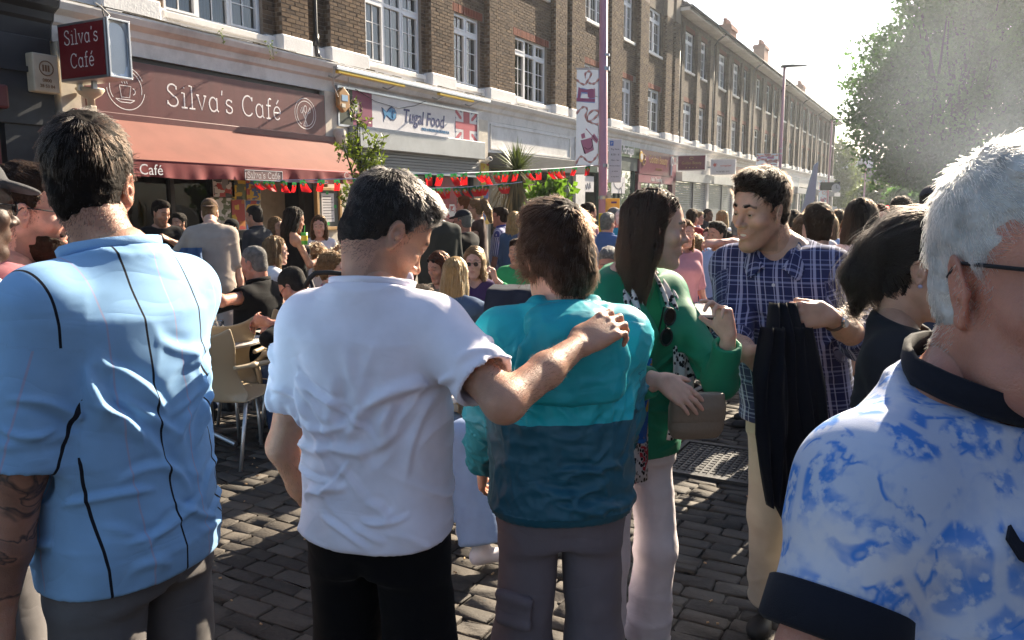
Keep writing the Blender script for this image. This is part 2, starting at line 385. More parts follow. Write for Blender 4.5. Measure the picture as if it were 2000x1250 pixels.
def terrace(name, label, S0, S1, ztop, wins, piers, pipes, near_until, brick_top):
 b=empty(name, (FX, (S0+S1)/2, 0));tag(b, label, 'building')
 b.location=(0, 0, 0)
 acc=[]
 zs=[(4.55, 6.22), (7.55, 9.22)]
 core=MB();xw=FX
 edges=sorted(wins, key=lambda w:w[0])
 def strips(za, zb, solid):
  if solid:core.box((xw-.3, S0, za), (xw-.008, S1, zb), MORT if zb<=brick_top+.01 and S0<near_until else FARB);return
  y=S0
  for(a, c, n, kind)in edges:
   core.box((xw-.3, y, za), (xw-.008, a, zb), MORT if y<near_until and zb<=brick_top+.01 else FARB);y=c
  core.box((xw-.3, y, za), (xw-.008, S1, zb), MORT if y<near_until and zb<=brick_top+.01 else FARB)
 strips(4.2, 4.55, True);strips(4.55, 6.22, False);strips(6.22, 7.55, True);strips(7.55, 9.22, False);strips(9.22, ztop, True)
 core.build('wall', b)
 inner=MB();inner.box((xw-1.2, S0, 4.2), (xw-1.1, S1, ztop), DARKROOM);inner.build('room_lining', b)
 yb=S0
 runs=[]
 for(a, c, n, kind)in edges:runs.append((yb, a));yb=c
 runs.append((yb, S1))
 for(a, c)in runs:
  if a<near_until:brick_run(acc, a, min(c, near_until+2), Z1, 6.195, xw)
 if near_until>S0:
  brick_run(acc, S0, near_until, 6.195+.21, 7.53, xw)
  for(a, c)in runs:brick_run(acc, a, c, 7.53, brick_top, xw)
 pm=MB()
 for(a, c, dep)in piers:
  base=xw+dep
  pm.box((xw-.006, a+.004, Z1), (base-.008, c-.004, ztop-.35), MORT if a<near_until else FARB)
  if a<near_until:brick_run(acc, a, c, Z1, brick_top, base, ret_lo=dep, ret_hi=dep)
 pm.build('pier_core', b)
 k=0
 if acc:
  cx=np.array([(0 if q[5]else 0, 0, 0)for q in acc])
  def vis(q):
   y=(q[1]+q[2])/2 if q[5]==0 else q[0];z=q[3];d=np.array([FX, y, z])-CP;w=d@FW
   if w<1:return 1e9
   px, py=1000+FPX*(d@RT)/w, 625-FPX*(d@UP)/w
   return w+(0 if-20<px<2020 and-12<py<1250 else 1000)+(6 if q[5]else 0)
  acc=[(vis(q), q)for q in acc];acc.sort(key=lambda t:t[0])
  seen=[q for v, q in acc if v<900]
  rg=np.random.default_rng(3)
  for q in seen[:300]:
   o=bpy.data.objects.new('brick', bricks_mesh([q], 'brick', BRICK, rg));link(o, b)
  rest=[q for v, q in acc][len(seen[:300]):]
  o=bpy.data.objects.new('bricks', bricks_mesh(rest, 'bricks', BRICK, rg));link(o, b);o['kind']='stuff'
 rg=np.random.default_rng(9)
 for(a, c, n, kind)in edges:
  for(za, zb)in zs:
   if za>ztop:continue
   if a<near_until and za<5:
    lst=[];y=a-.1
    while y<c+.1:lst.append((xw, y+.004, y+.071, zb+.004-.022, zb+.205-.03, 0));y+=.075
    o=bpy.data.objects.new('lintel', bricks_mesh(lst, 'lintel', REDB, rg));link(o, b);o['kind']='stuff'
   elif a>=near_until:
    MB().box((xw-.02, a-.1, zb), (xw+.004, c+.1, zb+.2), REDB).build('lintel', b)
   MB().box((xw-.2, a-.06, za-.10), (xw+.08, c+.06, za), WHITE).build('window_sill', b, bevel=.01)
   if za<5:MB().box((xw-.25, a, 4.2), (xw+.02, c, za-.10), PLINTH).build('apron_panel', b)
   window(b, a, c, za, zb, n, .42, detail=2 if a<45 else 1, curtain=(a<16 and kind==1))
 pl=MB()
 for(a, c, dep)in piers:
  MB().box((xw-.1, a-.05, 4.2), (xw+dep+.05, c+.05, 4.62), PLINTH).build('plinth_block', b, bevel=.03)
 y=S0;
 blocks=sorted([(a-.05, c+.05)for a, c, d in piers]+[(a-.001, c+.001)for a, c, n, kk in edges])
 for(a, c)in blocks+[(S1, S1)]:
  if a-y>.06:MB().box((xw-.1, y, 4.2), (xw+.06, a, 4.58), PLINTH).build('plinth_course', b, bevel=.012)
  y=max(y, c)
 for(y, z0)in pipes:
  mb=MB();X=xw+.07
  mb.tube([(X, y, ztop-.4), (X, y, z0+.25), (X+.03, y, z0+.12), (X+.12, y, z0+.02)], .042, PIPE, 10)
  mb.tube([(X, y, z0+.5), (X, y, z0+.28)], .058, PIPE, 10)
  z=z0+1.4
  while z<ztop-.5:
   mb.tube([(X, y, z), (X, y, z+.07)], .056, PIPE, 10);z+=1.8
  mb.build('drain_pipe', b, smooth=True)
 return b
near_wins=[(8.47, 10.47, 3, 1), (13.25, 15.2, 3, 1), (16.55, 17.75, 2, 0), (19.6, 21.55, 3, 0), (24.3, 25.95, 3, 0), (27.65, 28.7, 2, 0), (30.3, 31.95, 2, 0)]
near_piers=[(7.35, 8.2, .18), (10.75, 11.42, .16), (12.0, 13.05, .16), (15.35, 16.25, .16), (17.95, 19.2, .16), (21.8, 22.6, .16), (22.95, 23.95, .16), (26.2, 27.3, .16), (29.1, 30.05, .16), (32.2, 33.0, .16), (33.4, 34.05, .16)]
T1=terrace('brick_terrace', 'long brown brick terrace of flats above the cafe and fish shop', 2.0, 34.1, 13.2, near_wins, near_piers, [(11.7, 4.3), (23.55-.9, 4.3)], 34.1, 9.2)
far_wins=[];far_piers=[];far_pipes=[(34.25, 4.3)]
y=35.0
while y<86:
 far_wins+=[(y, y+1.65, 2, 0), (y+2.85, y+3.75, 1, 0), (y+5.9, y+7.5, 2, 0)]
 far_piers+=[(y-.55, y-.15, .14), (y+1.85, y+2.35, .14), (y+4.05, y+4.6, .14), (y+5.15, y+5.65, .14), (y+7.7, y+8.15, .14)]
 far_pipes.append((y+4.9, 4.3));y+=8.85
far_wins=[w for w in far_wins if w[1]<87.8];far_piers=[p for p in far_piers if p[1]<88.2]
T2=terrace('brick_terrace', 'lower brick terrace with pitched roof and red chimneys running down the street', 34.1, 88.3, 9.75, far_wins, far_piers, far_pipes, 0, 0)
tile=mat('roof_tiles', (.075, .06, .055), .85, var=.3, vscale=9)
rf=MB();e0=FX+.62
rf.add([(e0, 33.9, 9.9), (e0, 88.9, 9.9), (FX-4.2, 84.5, 13.0), (FX-4.2, 38, 13.0)], [(0, 1, 2, 3)], tile)
rf.add([(e0, 88.9, 9.9), (FX-9, 88.9, 9.9), (FX-4.2, 84.5, 13.0)], [(0, 1, 2)], tile)
rf.add([(e0, 33.9, 9.9), (FX-4.2, 38, 13.0), (FX-9, 33.9, 9.9)], [(0, 1, 2)], tile)
roof=rf.build('roof', T2)
for k in range(16):
 t=k/16;x=e0+(FX-4.2-e0)*t;z=9.9+3.1*t;ya, yb=33.9+4.1*t, 88.9-4.4*t
 MB().box((x-.02, ya, z), (x+.03, yb, z+.035), tile).build('tile_course', roof)
MB().box((FX-.1, 33.95, 9.72), (e0-.05, 88.6, 9.86), WHITE).build('soffit', T2)
gt=MB();gt.tube([(e0+.02, 33.9, 9.86), (e0+.02, 88.9, 9.86)], .07, PIPE, 8);gt.build('gutter', T2, smooth=True)
hp=MB()
for y in far_pipes[1:]:
 hp=MB();hp.tube([(e0, y[0], 9.8), (FX+.25, y[0], 9.55), (FX+.08, y[0], 9.3)], .042, PIPE, 8);hp.build('swan_neck', T2, smooth=True)
chim=mat('chimney_brick', (.30, .115, .07), .9, var=.2, vscale=12, bump=.4);pot=mat('chimney_pot', (.36, .15, .09), .8)
for(px, py0, py1, out)in((1487, 122, 90, -4.2), (1420, 75, 52, -3.0), (1562, 185, 167, -3.8)):
 y, z1=fac(px, py1, out);_, z0=fac(px, py0, out);x=FX+out
 c=MB();L_=.85
 c.box((x-.45, y-L_, z0-1.2), (x+.45, y+L_, z1-.3), chim);c.box((x-.52, y-L_-.07, z1-.3), (x+.52, y+L_+.07, z1-.1), chim);c.box((x-.46, y-L_, z1-.1), (x+.46, y+L_, z1), chim)
 co=c.build('chimney', roof)
 for k in(-.5, 0, .5):
  p=MB();p.lathe([(.13, 0), (.15, .1), (.12, .35), (.15, .42), (.10, .42)], (x, y+k, z1), pot, 12);p.build('chimney_pot', T2, smooth=True)
def cornice(parent, S0, S1, m, name='cornice'):
 prof=[(-.1, 3.80), (.10, 3.80), (.12, 4.0), (.17, 4.04), (.19, 4.13), (.30, 4.19), (.34, 4.27), (.34, 4.30), (-.1, 4.36)]
 n=len(prof);mb=MB();N_=max(2, int((S1-S0)/1.4));vs=[]
 for k in range(N_+1):
  y=S0+(S1-S0)*k/N_;dz=random.uniform(-.006, .006)
  vs+=[(FX+a, y, z+dz)for a, z in prof]
 fs=[(k*n+i, k*n+(i+1)%n, (k+1)*n+(i+1)%n, (k+1)*n+i)for k in range(N_)for i in range(n)]
 fs+=[tuple(range(n))[::-1], tuple(N_*n+i for i in range(n))]
 mb.add(vs, fs, m);return mb.build(name, parent)
NAVY=mat('navy_black_paint', (.018, .022, .03), .45, var=.2)
cornice(T1, 2.0, 6.62, NAVY);cornice(T1, 6.64, 12.1, WHITE);cornice(T1, 12.1, 17.85, WHITE);cornice(T1, 17.85, 23.4, WHITE);cornice(T1, 23.4, 34.1, WHITE)
cornice(T2, 34.1, 88.3, WHITE)
moss=mat('cornice_dirt', (.10, .085, .06), 1.0, var=.4, vscale=18, bump=.8)
ms=MB()
for k in range(260):
 y=random.uniform(6.7, 33);l=random.uniform(.08, .4);x=FX+random.uniform(.22, .33)
 ms.box((x-.02, y, 4.296), (x+.012, y+l, 4.31+random.uniform(.0, .02)), moss)
o=ms.build('dirt_crust', T1);o['kind']='stuff'
SHOPG=glass_mat('shop_glass', (.45, .48, .5), 0.0, .55)
def arc(cx, cy, rx, ry, a0, a1, n=14):return[(cx+rx*math.cos(R(a0+(a1-a0)*i/n)), cy+ry*math.sin(R(a0+(a1-a0)*i/n)))for i in range(n+1)]
GL={'S':(1.05, [arc(.5, 1.16, .38, .34, 35, 200, 12)+arc(.5, .36, .42, .36, 80, -160, 16), [(.82, 1.42), (.82, 1.18)], [(.08, .38), (.08, .1)]]), 'i':(.5, [[(.05, 1), (.27, 1), (.27, 0)], [(.02, 0), (.52, 0)], [(.25, 1.36), (.28, 1.42)]]), 'l':(.5, [[(.05, 1.55), (.27, 1.55), (.27, 0)], [(.02, 0), (.52, 0)]]), 'v':(.92, [[(.1, 1), (.45, 0), (.8, 1)], [(.0, 1), (.25, 1)], [(.65, 1), (.9, 1)]]), 'a':(.95, [arc(.42, .5, .36, .5, 50, 320, 18), [(.76, 1.0), (.76, .12), (.9, 0)], [(.64, .88), (.76, .75)]]), "'":(.3, [[(.18, 1.6), (.12, 1.25)]]), 's':(.72, [arc(.34, .74, .26, .24, 30, 210, 10)+arc(.34, .26, .29, .25, 70, -160, 12), [(.58, .98), (.58, .80)], [(.06, .28), (.06, .05)]]), 'C':(1.2, [arc(.62, .75, .55, .75, 40, 320, 22), [(1.04, 1.45), (1.04, 1.15)]]), 'f':(.62, [[(.6, 1.5), (.45, 1.56), (.3, 1.42), (.27, 1.2), (.27, 0)], [(.05, 1), (.55, 1)], [(.05, 0), (.5, 0)]]), 'e':(.9, [[(.08, .52), (.8, .52)]+arc(.44, .5, .36, .5, 3, 320, 20)]), 'é':(.9, [[(.08, .52), (.8, .52)]+arc(.44, .5, .36, .5, 3, 320, 20), [(.38, 1.2), (.62, 1.55)]]), ' ':(.55, []), }
def slab_text(txt, size, m, r, sp=.16):
 """MB of stroke lettering in the (y, z) plane, starting at the origin; returns MB and width"""
 mb=MB();x=0
 for ch in txt:
  w, st=GL[ch]
  for pl in st:mb.tube([(0, (x+a)*size, b*size)for a, b in pl], r, m, 6)
  x+=w+sp
 return mb, x*size
def text_obj(txt, size, m, name, parent, loc, rot=(R(90), 0, R(90)), align='CENTER', shear=0, offset=0, extrude=.004, sx=1.0):
 c=bpy.data.curves.new(name, 'FONT');c.body=txt;c.size=size;c.align_x=align;c.shear=shear;c.offset=offset;c.extrude=extrude;c.resolution_u=3
 o=bpy.data.objects.new(name, c);COL.objects.link(o)
 dg=bpy.context.evaluated_depsgraph_get();me=bpy.data.meshes.new_from_object(o.evaluated_get(dg));me.materials.clear();me.materials.append(m)
 bpy.data.objects.remove(o);bpy.data.curves.remove(c)
 o=bpy.data.objects.new(name, me);link(o, parent);o.location=loc;o.rotation_euler=rot;o.scale=(sx, 1, 1)
 return o
LETTER=mat('sign_lettering', (.80, .76, .76), .4)
MAROON=mat('cafe_sign_maroon', (.12, .030, .030), .42, var=.18, vscale=5, stretch=(1, 1, .08), spec=.5)
REDBOX=mat('lightbox_red', (.17, .008, .016), .5, spec=.15)
ALU=mat('aluminium_frame', (.42, .44, .47), .38, metal=.85)
CREAMW=mat('shop_cream_paint', (.62, .56, .47), .6, var=.08, dirt=.35, dscale=2)
def P3(s, z, out=0.0):return(FX+out, s, z)
shop=empty('cafe_shopfront', (0, 0, 0), 0, 'dark cafe shop front with cream pillars and a poster covered window below the awning', 'shop front')
for(a, c)in((6.66, 7.02), (11.78, 12.42)):
 MB().box((FX-.2, a, 0), (FX+.16, c, 3.798), CREAMW).build('pillar', shop, bevel=.01)
 MB().box((FX-.2, a-.02, 0), (FX+.2, c+.02, .35), CREAMW).build('pillar_base', shop)
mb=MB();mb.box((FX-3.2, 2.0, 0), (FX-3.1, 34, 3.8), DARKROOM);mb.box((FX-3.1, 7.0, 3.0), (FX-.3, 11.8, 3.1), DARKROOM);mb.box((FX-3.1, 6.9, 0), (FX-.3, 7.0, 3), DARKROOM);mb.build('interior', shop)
mb=MB()
fr=mat('cafe_frame_dark', (.028, .024, .024), .45)
mb.box((FX-.12, 7.02, 0), (FX+.02, 9.55, .62), fr)
for y in(7.02, 8.4, 9.5):mb.box((FX-.1, y, .62), (FX, y+.07, 3.0), fr)
mb.box((FX-.1, 7.02, 2.62), (FX, 9.5, 2.70), fr);mb.box((FX-.1, 9.57, 2.75), (FX, 11.78, 3.0), fr);mb.box((FX-.12, 7.02, 3.0), (FX+.03, 11.78, 3.80), fr)
mb.box((FX-.1, 11.28, 0), (FX+.02, 11.50, 2.98), fr)
mb.build('window_frame', shop)
for(a, c)in((7.09, 8.4), (8.47, 9.5)):
 MB().add([P3(a, .62, -.05), P3(c, .62, -.05), P3(c, 2.62, -.05), P3(a, 2.62, -.05)], [(0, 1, 2, 3)], SHOPG).build('window_pane', shop)
beige=mat('doorway_beige', (.30, .26, .20), .8, var=.15)
MB().box((FX-.55, 10.55, 0), (FX-.45, 11.28, 2.75), beige).build('doorway_panel', shop)
MB().box((FX-.5, 9.60, 0), (FX-.44, 10.5, 2.75), mat('inner_door', (.05, .05, .055), .4)).build('door', shop)
def print_mat(name, cols, scale, seed):
 m=bpy.data.materials.new(name);m.use_nodes=True;N, L=nodes_of(m);b=N['Principled BSDF']
 tc=N.new('ShaderNodeTexCoord');mp=N.new('ShaderNodeMapping');mp.inputs['Location'].default_value=(seed, seed*1.7, seed*.3);mp.inputs['Scale'].default_value=(scale, scale, scale*1.4);L.new(tc.outputs['Object'], mp.inputs[0])
 v=N.new('ShaderNodeTexVoronoi');v.distance='CHEBYCHEV';v.inputs['Scale'].default_value=3;L.new(mp.outputs[0], v.inputs['Vector'])
 r=N.new('ShaderNodeValToRGB');r.color_ramp.interpolation='CONSTANT';e=r.color_ramp.elements
 while len(e)<len(cols):e.new(.5)
 for i, c in enumerate(cols):e[i].position=i/len(cols);e[i].color=(*c, 1)
 s=N.new('ShaderNodeSeparateColor');L.new(v.outputs['Color'], s.inputs[0]);L.new(s.outputs[0], r.inputs[0]);L.new(r.outputs[0], b.inputs['Base Color']);b.inputs['Roughness'].default_value=.5
 return m
PW=(.55, .53, .5);PK=(.03, .03, .03);PY=(.55, .36, .03);PR=(.35, .04, .03);PB=(.03, .08, .25);PO=(.45, .16, .03);PG=(.10, .12, .05)
posters=[((412, 322), (456, 385), [PW, PK, PW, (.2, .2, .2), PR], 'black and white event poster at the top of the cafe window', None), ((410, 386), (452, 455), [PW, (.35, .33, .28), PW, PG], 'pale printed notice under the black and white poster', None), ((448, 340), (478, 390), [PG, PY, PG, PK], 'olive poster with yellow PORTUGAL heading', 'PORTUGAL'), ((477, 348), (506, 390), [PY, PB, PR, PY], 'yellow and blue poster beside the PORTUGAL poster', None), ((447, 390), (477, 448), [PR, PO, PY, PR], 'red and orange dance poster on the cafe window', None), ((477, 392), (507, 448), [PR, PY, PG, PB], 'colourful poster with yellow block lowest on the window', None)]
for i, (a, c, cols, lab, tx)in enumerate(posters):
 y0, z1=fac(*a);y1, z0=fac(*c);x=FX+.035
 p=empty('poster', (x, (y0+y1)/2, (z0+z1)/2), 0, lab, 'poster', 'posters on the cafe window')
 MB().box((-.004, -(y1-y0)/2, -(z1-z0)/2), (.0, (y1-y0)/2, (z1-z0)/2), print_mat('poster_print_%d'%i, cols, 3.0, i*3.3)).build('sheet', p)
 MB().box((-.008, -(y1-y0)/2-.012, -(z1-z0)/2-.012), (-.0045, (y1-y0)/2+.012, (z1-z0)/2+.012), mat('poster_paper', PW, .6)).build('backing', p)
 if tx:text_obj(tx, .085, mat('poster_yellow', (.6, .42, .04), .5), 'lettering', p, (.002, 0, (z1-z0)/2-.1), offset=.002, extrude=.001)
ys0, _=fac(150, 170);ys1, _=fac(621, 230)
sign=empty('cafe_fascia_sign', (FX+.17, (ys0+ys1)/2, 3.32), 0, "long maroon fascia sign with white lettering Silva's Café and a coffee cup emblem", 'sign')
hw=(ys1-ys0)/2
MB().box((-.16, -hw, -.385), (0, hw, .385), MAROON).build('board', sign, bevel=.006)
mb, w=slab_text("Silva's Café", .215, LETTER, .0125);k=mb.build('lettering', sign);k.location=(.001, -w/2+.10, -.17);k.scale=(.12, 1, 1)
mb=MB();c0=-hw+.62
for rr, a0, a1 in((.30, 25, 155), (.30, 185, 350), (.255, -15, 120), (.255, 160, 215)):
 mb.tube([(0, c0+y, z)for y, z in arc(0, 0, rr, rr, a0, a1, 24)], .006, LETTER, 6)
for pl in([(-.10, .03), (-.08, -.13), (.05, -.13), (.08, .03), (-.10, .03)], arc(.10, -.04, .045, .045, 80, -80, 10), [(-.17, -.16), (.13, -.16)], [(-.17, -.16), (-.1, -.2), (.06, -.2), (.13, -.16)], [(-.05, .06), (-.07, .10), (-.04, .14), (-.06, .19)], [(-.01, .06), (-.03, .11), (0, .16), (-.02, .22)], [(.03, .06), (.01, .10), (.04, .14), (.02, .19)]):
 mb.tube([(0, c0+y, z)for y, z in pl], .006, LETTER, 6)
c1=hw-.52
for rr, a0, a1 in((.27, -60, 300), (.22, -100, 240)):mb.tube([(0, c1+y, z)for y, z in arc(0, 0, rr, rr, a0, a1, 30)], .0055, LETTER, 6)
for pl in([(-.10, .10), (-.07, .02), (.05, -.22)], [(-.13, .06), (-.11, .0), (-.07, .02)], [(-.06, .12), (-.05, .05), (-.07, .02)], [(0, .02), (0, -.24)], arc(0, .08, .035, .06, 0, 360, 14), [(.12, .12), (.05, .0), (-.06, -.22)], [(.12, .12), (.13, .04), (.05, 0)]):
 mb.tube([(0, c1+y, z)for y, z in pl], .0065, LETTER, 6)
k=mb.build('emblem', sign);k.location=(.001, 0, 0);k.scale=(.2, 1, 1)
AWN=mat('awning_canvas', (.25, .092, .070), .75, var=.10, vscale=2.5, bump=.15, bscale=220, trans=.16, dirt=.12)
AWV=mat('awning_valance', (.22, .035, .04), .75, var=.12, vscale=4, trans=.1)
aw=empty('cafe_awning', (FX, 9.2, 2.2), 0, "dusty red canvas cafe awning with a maroon valance lettered Café", 'awning')
AY0, AY1, AO, AZT, AZB=6.82, 11.95, 1.06, 2.90, 2.27
def aw_pt(u, v):
 x=FX+.18+(AO-.18)*v;z=AZT+(AZB-AZT)*v-.05*math.sin(math.pi*v)*(1+.3*math.sin(u*9));return(x, AY0+(AY1-AY0)*u, z)
vs=[];NU, NV=60, 10
for i in range(NU+1):
 for j in range(NV+1):vs.append(aw_pt(i/NU, j/NV))
mb=MB();mb.add(vs, [(i*(NV+1)+j, (i+1)*(NV+1)+j, (i+1)*(NV+1)+j+1, i*(NV+1)+j+1)for i in range(NU)for j in range(NV)], AWN)
o=mb.build('canvas', aw, smooth=True);o.location=(-FX, -9.2, -2.2)
vs=[];NV=5;NU=130
for i in range(NU+1):
 u=i/NU
 for j in range(NV+1):
  v=j/NV;wv=(.018*math.sin(u*61)+.012*math.sin(u*37+1)+.008*math.sin(u*113))*v
  vs.append((FX+AO+.01+wv, AY0+(AY1-AY0)*u, AZB-.02-.20*v+.010*math.sin(u*23)*v))
mb=MB();mb.add(vs, [(i*(NV+1)+j, (i+1)*(NV+1)+j, (i+1)*(NV+1)+j+1, i*(NV+1)+j+1)for i in range(NU)for j in range(NV)], AWV)
o=mb.build('valance', aw, smooth=True);o.location=(-FX, -9.2, -2.2)
mb=MB();mb.tube([(FX+AO-.01, AY0, AZB-.01), (FX+AO-.01, AY1, AZB-.01)], .022, AWV, 8);o=mb.build('front_rail', aw, smooth=True);o.location=(-FX, -9.2, -2.2)
mb=MB();mb.box((FX+.02, AY0-.02, AZT-.06), (FX+.22, AY1+.02, AZT+.06), MAROON);o=mb.build('cassette', aw, bevel=.01);o.location=(-FX, -9.2, -2.2)
for yy in(AY0+.5, AY1-.5):
 mb=MB();mb.tube([(FX+.1, yy, AZT-.30), (FX+.6, yy+.25, AZT-.52), (FX+AO-.04, yy, AZB-.06)], .022, STEEL, 8);o=mb.build('folding_arm', aw, smooth=True);o.location=(-FX, -9.2, -2.2)
ya, za=fac(272, 341, AO+.03)
o=text_obj('Café', .20, LETTER, 'lettering', aw, (AO+.03, ya-9.2, za-2.2+.005), align='LEFT', extrude=.001)
ya, za=fac(672, 352, AO+.03)
o=text_obj('Café', .17, mat('pale_letter', (.55, .45, .44), .6), 'lettering', aw, (AO+.03, ya-9.2, za-2.2+.03), align='LEFT', extrude=.001)
ya, z1=fac(478, 332, AO+.05);yb, z0=fac(552, 353, AO+.05)
pl=empty('cafe_name_plate', (FX+AO+.05, (ya+yb)/2, (z0+z1)/2), 0, "small grey plate lettered Silva's Café pinned to the awning valance", 'sign')
hw=(yb-ya)/2;hh=(z1-z0)/2+.008
MB().box((-.012, -hw, -hh), (0, hw, hh), mat('plate_grey_pink', (.21, .13, .125), .5)).build('plate', pl, bevel=.003)
mb=MB()
for q in((-hw, -hh, hw, -hh+.008), (-hw, hh-.008, hw, hh), (-hw, -hh+.008, -hw+.008, hh-.008), (hw-.008, -hh+.008, hw, hh-.008)):mb.box((0, q[0], q[1]), (.004, q[2], q[3]), LETTER)
mb.build('border', pl)
mb, w=slab_text("Silva's Café", .062, LETTER, .0042);k=mb.build('lettering', pl);k.location=(.0005, -w/2, -.045);k.scale=(.15, 1, 1)
for sy in(-1, 1):
 for sz in(-1, 1):MB().lathe([(.0, .012), (.011, .009), (.011, 0)], (0, sy*(hw-.022), sz*(hh-.02)), BLACKM, 10, Matrix.Rotation(R(90), 3, 'Y')).build('fixing', pl)
ya, _=fac(88, 130)
bx=empty('projecting_sign_box', (FX+.25, 6.78, 3.62), 0, "projecting red light box sign lettered Silva's Café with a dented end", 'sign')
W_, Hh, T_=.98, .36, .16
MB().box((0, -T_, -Hh), (W_-.02, T_, Hh), ALU).build('case', bx, bevel=.012)
MB().box((.03, -T_-.006, -Hh+.035), (W_-.05, -T_-.001, Hh-.035), REDBOX).build('face', bx)
for tx, z in(("Silva's", .09), ("Café", -.20)):
 mb, w=slab_text(tx, .115, LETTER, .0075);k=mb.build('lettering', bx);k.rotation_euler=(0, 0, R(-90));k.location=(W_/2-w/2, -T_-.0065, z);k.scale=(.15, 1, 1)
vs=[];n=14
for i in range(n+1):
 for j in range(n+1):
  u, v=i/n, j/n;e=math.sin(math.pi*u)*math.sin(math.pi*v)
  d=-.05*e-.03*e*math.sin(u*5+v*7)-.025*math.exp(-((v-.2)**2)*30)*e*(1+math.sin(u*20))
  vs.append((W_-.012+d*.9, -T_+.02+(2*T_-.04)*u, -Hh+.02+(2*Hh-.04)*v))
mb=MB().add(vs, [(i*(n+1)+j, (i+1)*(n+1)+j, (i+1)*(n+1)+j+1, i*(n+1)+j+1)for i in range(n)for j in range(n)], mat('dented_sheet', (.55, .57, .60), .3, metal=.6))
mb.build('dented_end', bx, smooth=True)
mb=MB()
for q in((-T_, -Hh, T_, -Hh+.025), (-T_, Hh-.025, T_, Hh), (-T_, -Hh+.025, -T_+.025, Hh-.025), (T_-.025, -Hh+.025, T_, Hh-.025)):mb.box((W_-.019, q[0], q[1]), (W_+.02, q[2], q[3]), ALU)
mb.build('end_frame', bx, bevel=.004)
for dx in(.12, .42):MB().box((dx, -.03, -Hh-.09), (dx+.04, .03, -Hh), ALU).build('bracket', bx)
MB().box((-.32, -.03, .1), (0, .03, .16), ALU).build('bracket', bx)
cab=mat('black_cable', (.02, .02, .02), .6);cabw=mat('white_cable', (.55, .52, .48), .6)
mb=MB();mb.tube([(FX+.9, 6.85, 3.98), (FX+.85, 6.95, 4.1), (FX+.55, 7.05, 4.26), (FX+.38, 7.1, 4.33)], .012, cabw, 6);mb.tube([(FX+.92, 6.86, 3.98), (FX+.8, 6.9, 4.12), (FX+.5, 7.1, 4.28), (FX+.36, 7.2, 4.34)], .009, cab, 6)
tag(mb.build('cable', smooth=True), 'twisted cable looping from the dented red light box up to the cornice', 'cable')
mb=MB();mb.tube([(FX+.34, 7.15, 4.32)]+[(FX+.345, 7.15+i*.35, 4.315+.012*math.sin(i))for i in range(1, 14)]+[(FX+.30, 12.4, 4.28)], .009, cab, 6);tag(mb.build('cable', smooth=True), 'thin black cable lying along the cornice over the cafe sign', 'cable')
ab=empty('alarm_box', (FX+.2, 6.43, 3.35), 0, 'old cream alarm box with brown print on the navy shop beside the light box', 'alarm box')
cream=mat('aged_cream_plastic', (.58, .50, .38), .5, var=.12);brn=mat('brown_print', (.22, .12, .06), .6)
MB().box((-.1, -.17, -.24), (.06, .17, .24), cream).build('case', ab, bevel=.02)
mb=MB();mb.tube([(.065, y, .06+z)for y, z in arc(0, 0, .09, .09, 0, 360, 20)], .007, brn, 5)
for i in range(3):mb.box((.06, -.05+i*.035, .02), (.066, -.03+i*.035, .1), brn)
mb.build('emblem', ab)
text_obj('0800', .06, brn, 'lettering', ab, (.063, 0, -.11), extrude=.001, offset=.001);text_obj('28 53 84', .055, brn, 'lettering', ab, (.063, 0, -.18), extrude=.001, offset=.001)
hx=empty('hexagonal_alarm_box', (FX+.2, 12.18, 3.66), 0, 'hexagonal brown alarm box with a blue label between the two shop signs', 'alarm box')
amber=mat('amber_plastic', (.42, .23, .09), .4)
hexp=[(.20*math.sin(R(60*i))*.9, .24*math.cos(R(60*i)))for i in range(6)]
MB().prism(hexp, (0, 0, 0), (0, 1, 0), (0, 0, 1), (.10, 0, 0), amber).build('case', hx, bevel=.02)
MB().box((.102, -.08, -.02), (.106, .09, .09), mat('blue_label', (.25, .42, .62), .5)).build('label_plate', hx)
MB().box((.102, -.08, -.14), (.106, .02, -.07), mat('clear_lens', (.75, .7, .6), .2)).build('lens', hx)
ls=empty('alarm_siren', (FX+.2, 12.12, 2.98), 0, 'small white round siren on the pillar below the hexagonal alarm box', 'siren')
MB().lathe([(0, .14), (.11, .14), (.13, .1), (.13, -.12), (.1, -.15), (0, -.15)], (0, 0, 0), CREAMW, 16).build('drum', ls, smooth=True)
text_obj('eagle', .075, PIPE, 'lettering', ls, (.132, 0, -.02), extrude=.001)
lamp=empty('flood_lamp', (FX+.35, 6.95, 3.02), 0, 'white dish shaped lamp on a bracket under the red light box', 'lamp')
MB().lathe([(.0, -.02), (.05, -.02), (.05, .06), (.14, .12), (.18, .18), (.175, .20), (.0, .20)], (0, 0, 0), cream, 18).build('shade', lamp, smooth=True)
MB().box((-.06, -.05, -.26), (.05, .05, -.02), cream).build('housing', lamp, bevel=.015)
mb=MB();mb.tube([(-.2, -.05, -.15), (-.06, 0, -.15)], .02, cream, 8);mb.build('bracket', lamp)
leafg=mat('leaf_green', (.13, .19, .03), .5, var=.3, vscale=20, trans=.35)
def leaf_mesh(name, centers, dirs, size, m, rng, asp=.45):
 n=len(centers);C_=np.asarray(centers);D_=np.asarray(dirs);D_=D_/(np.linalg.norm(D_, axis=1, keepdims=True)+1e-9)
 U_=np.cross(D_, rng.normal(size=(n, 3)));U_/=np.linalg.norm(U_, axis=1, keepdims=True)+1e-9
 N_=np.cross(D_, U_);S_=size*rng.uniform(.65, 1.25, (n, 1))if np.isscalar(size)else size[:, None]
 V=np.stack([C_, C_+D_*S_*.45+U_*S_*asp*.5+N_*S_*.06, C_+D_*S_, C_+D_*S_*.45-U_*S_*asp*.5+N_*S_*.06], 1).reshape(-1, 3)
 F=np.arange(4*n).reshape(n, 4)
 return np_mesh(name, V, F, [m], smooth=False)
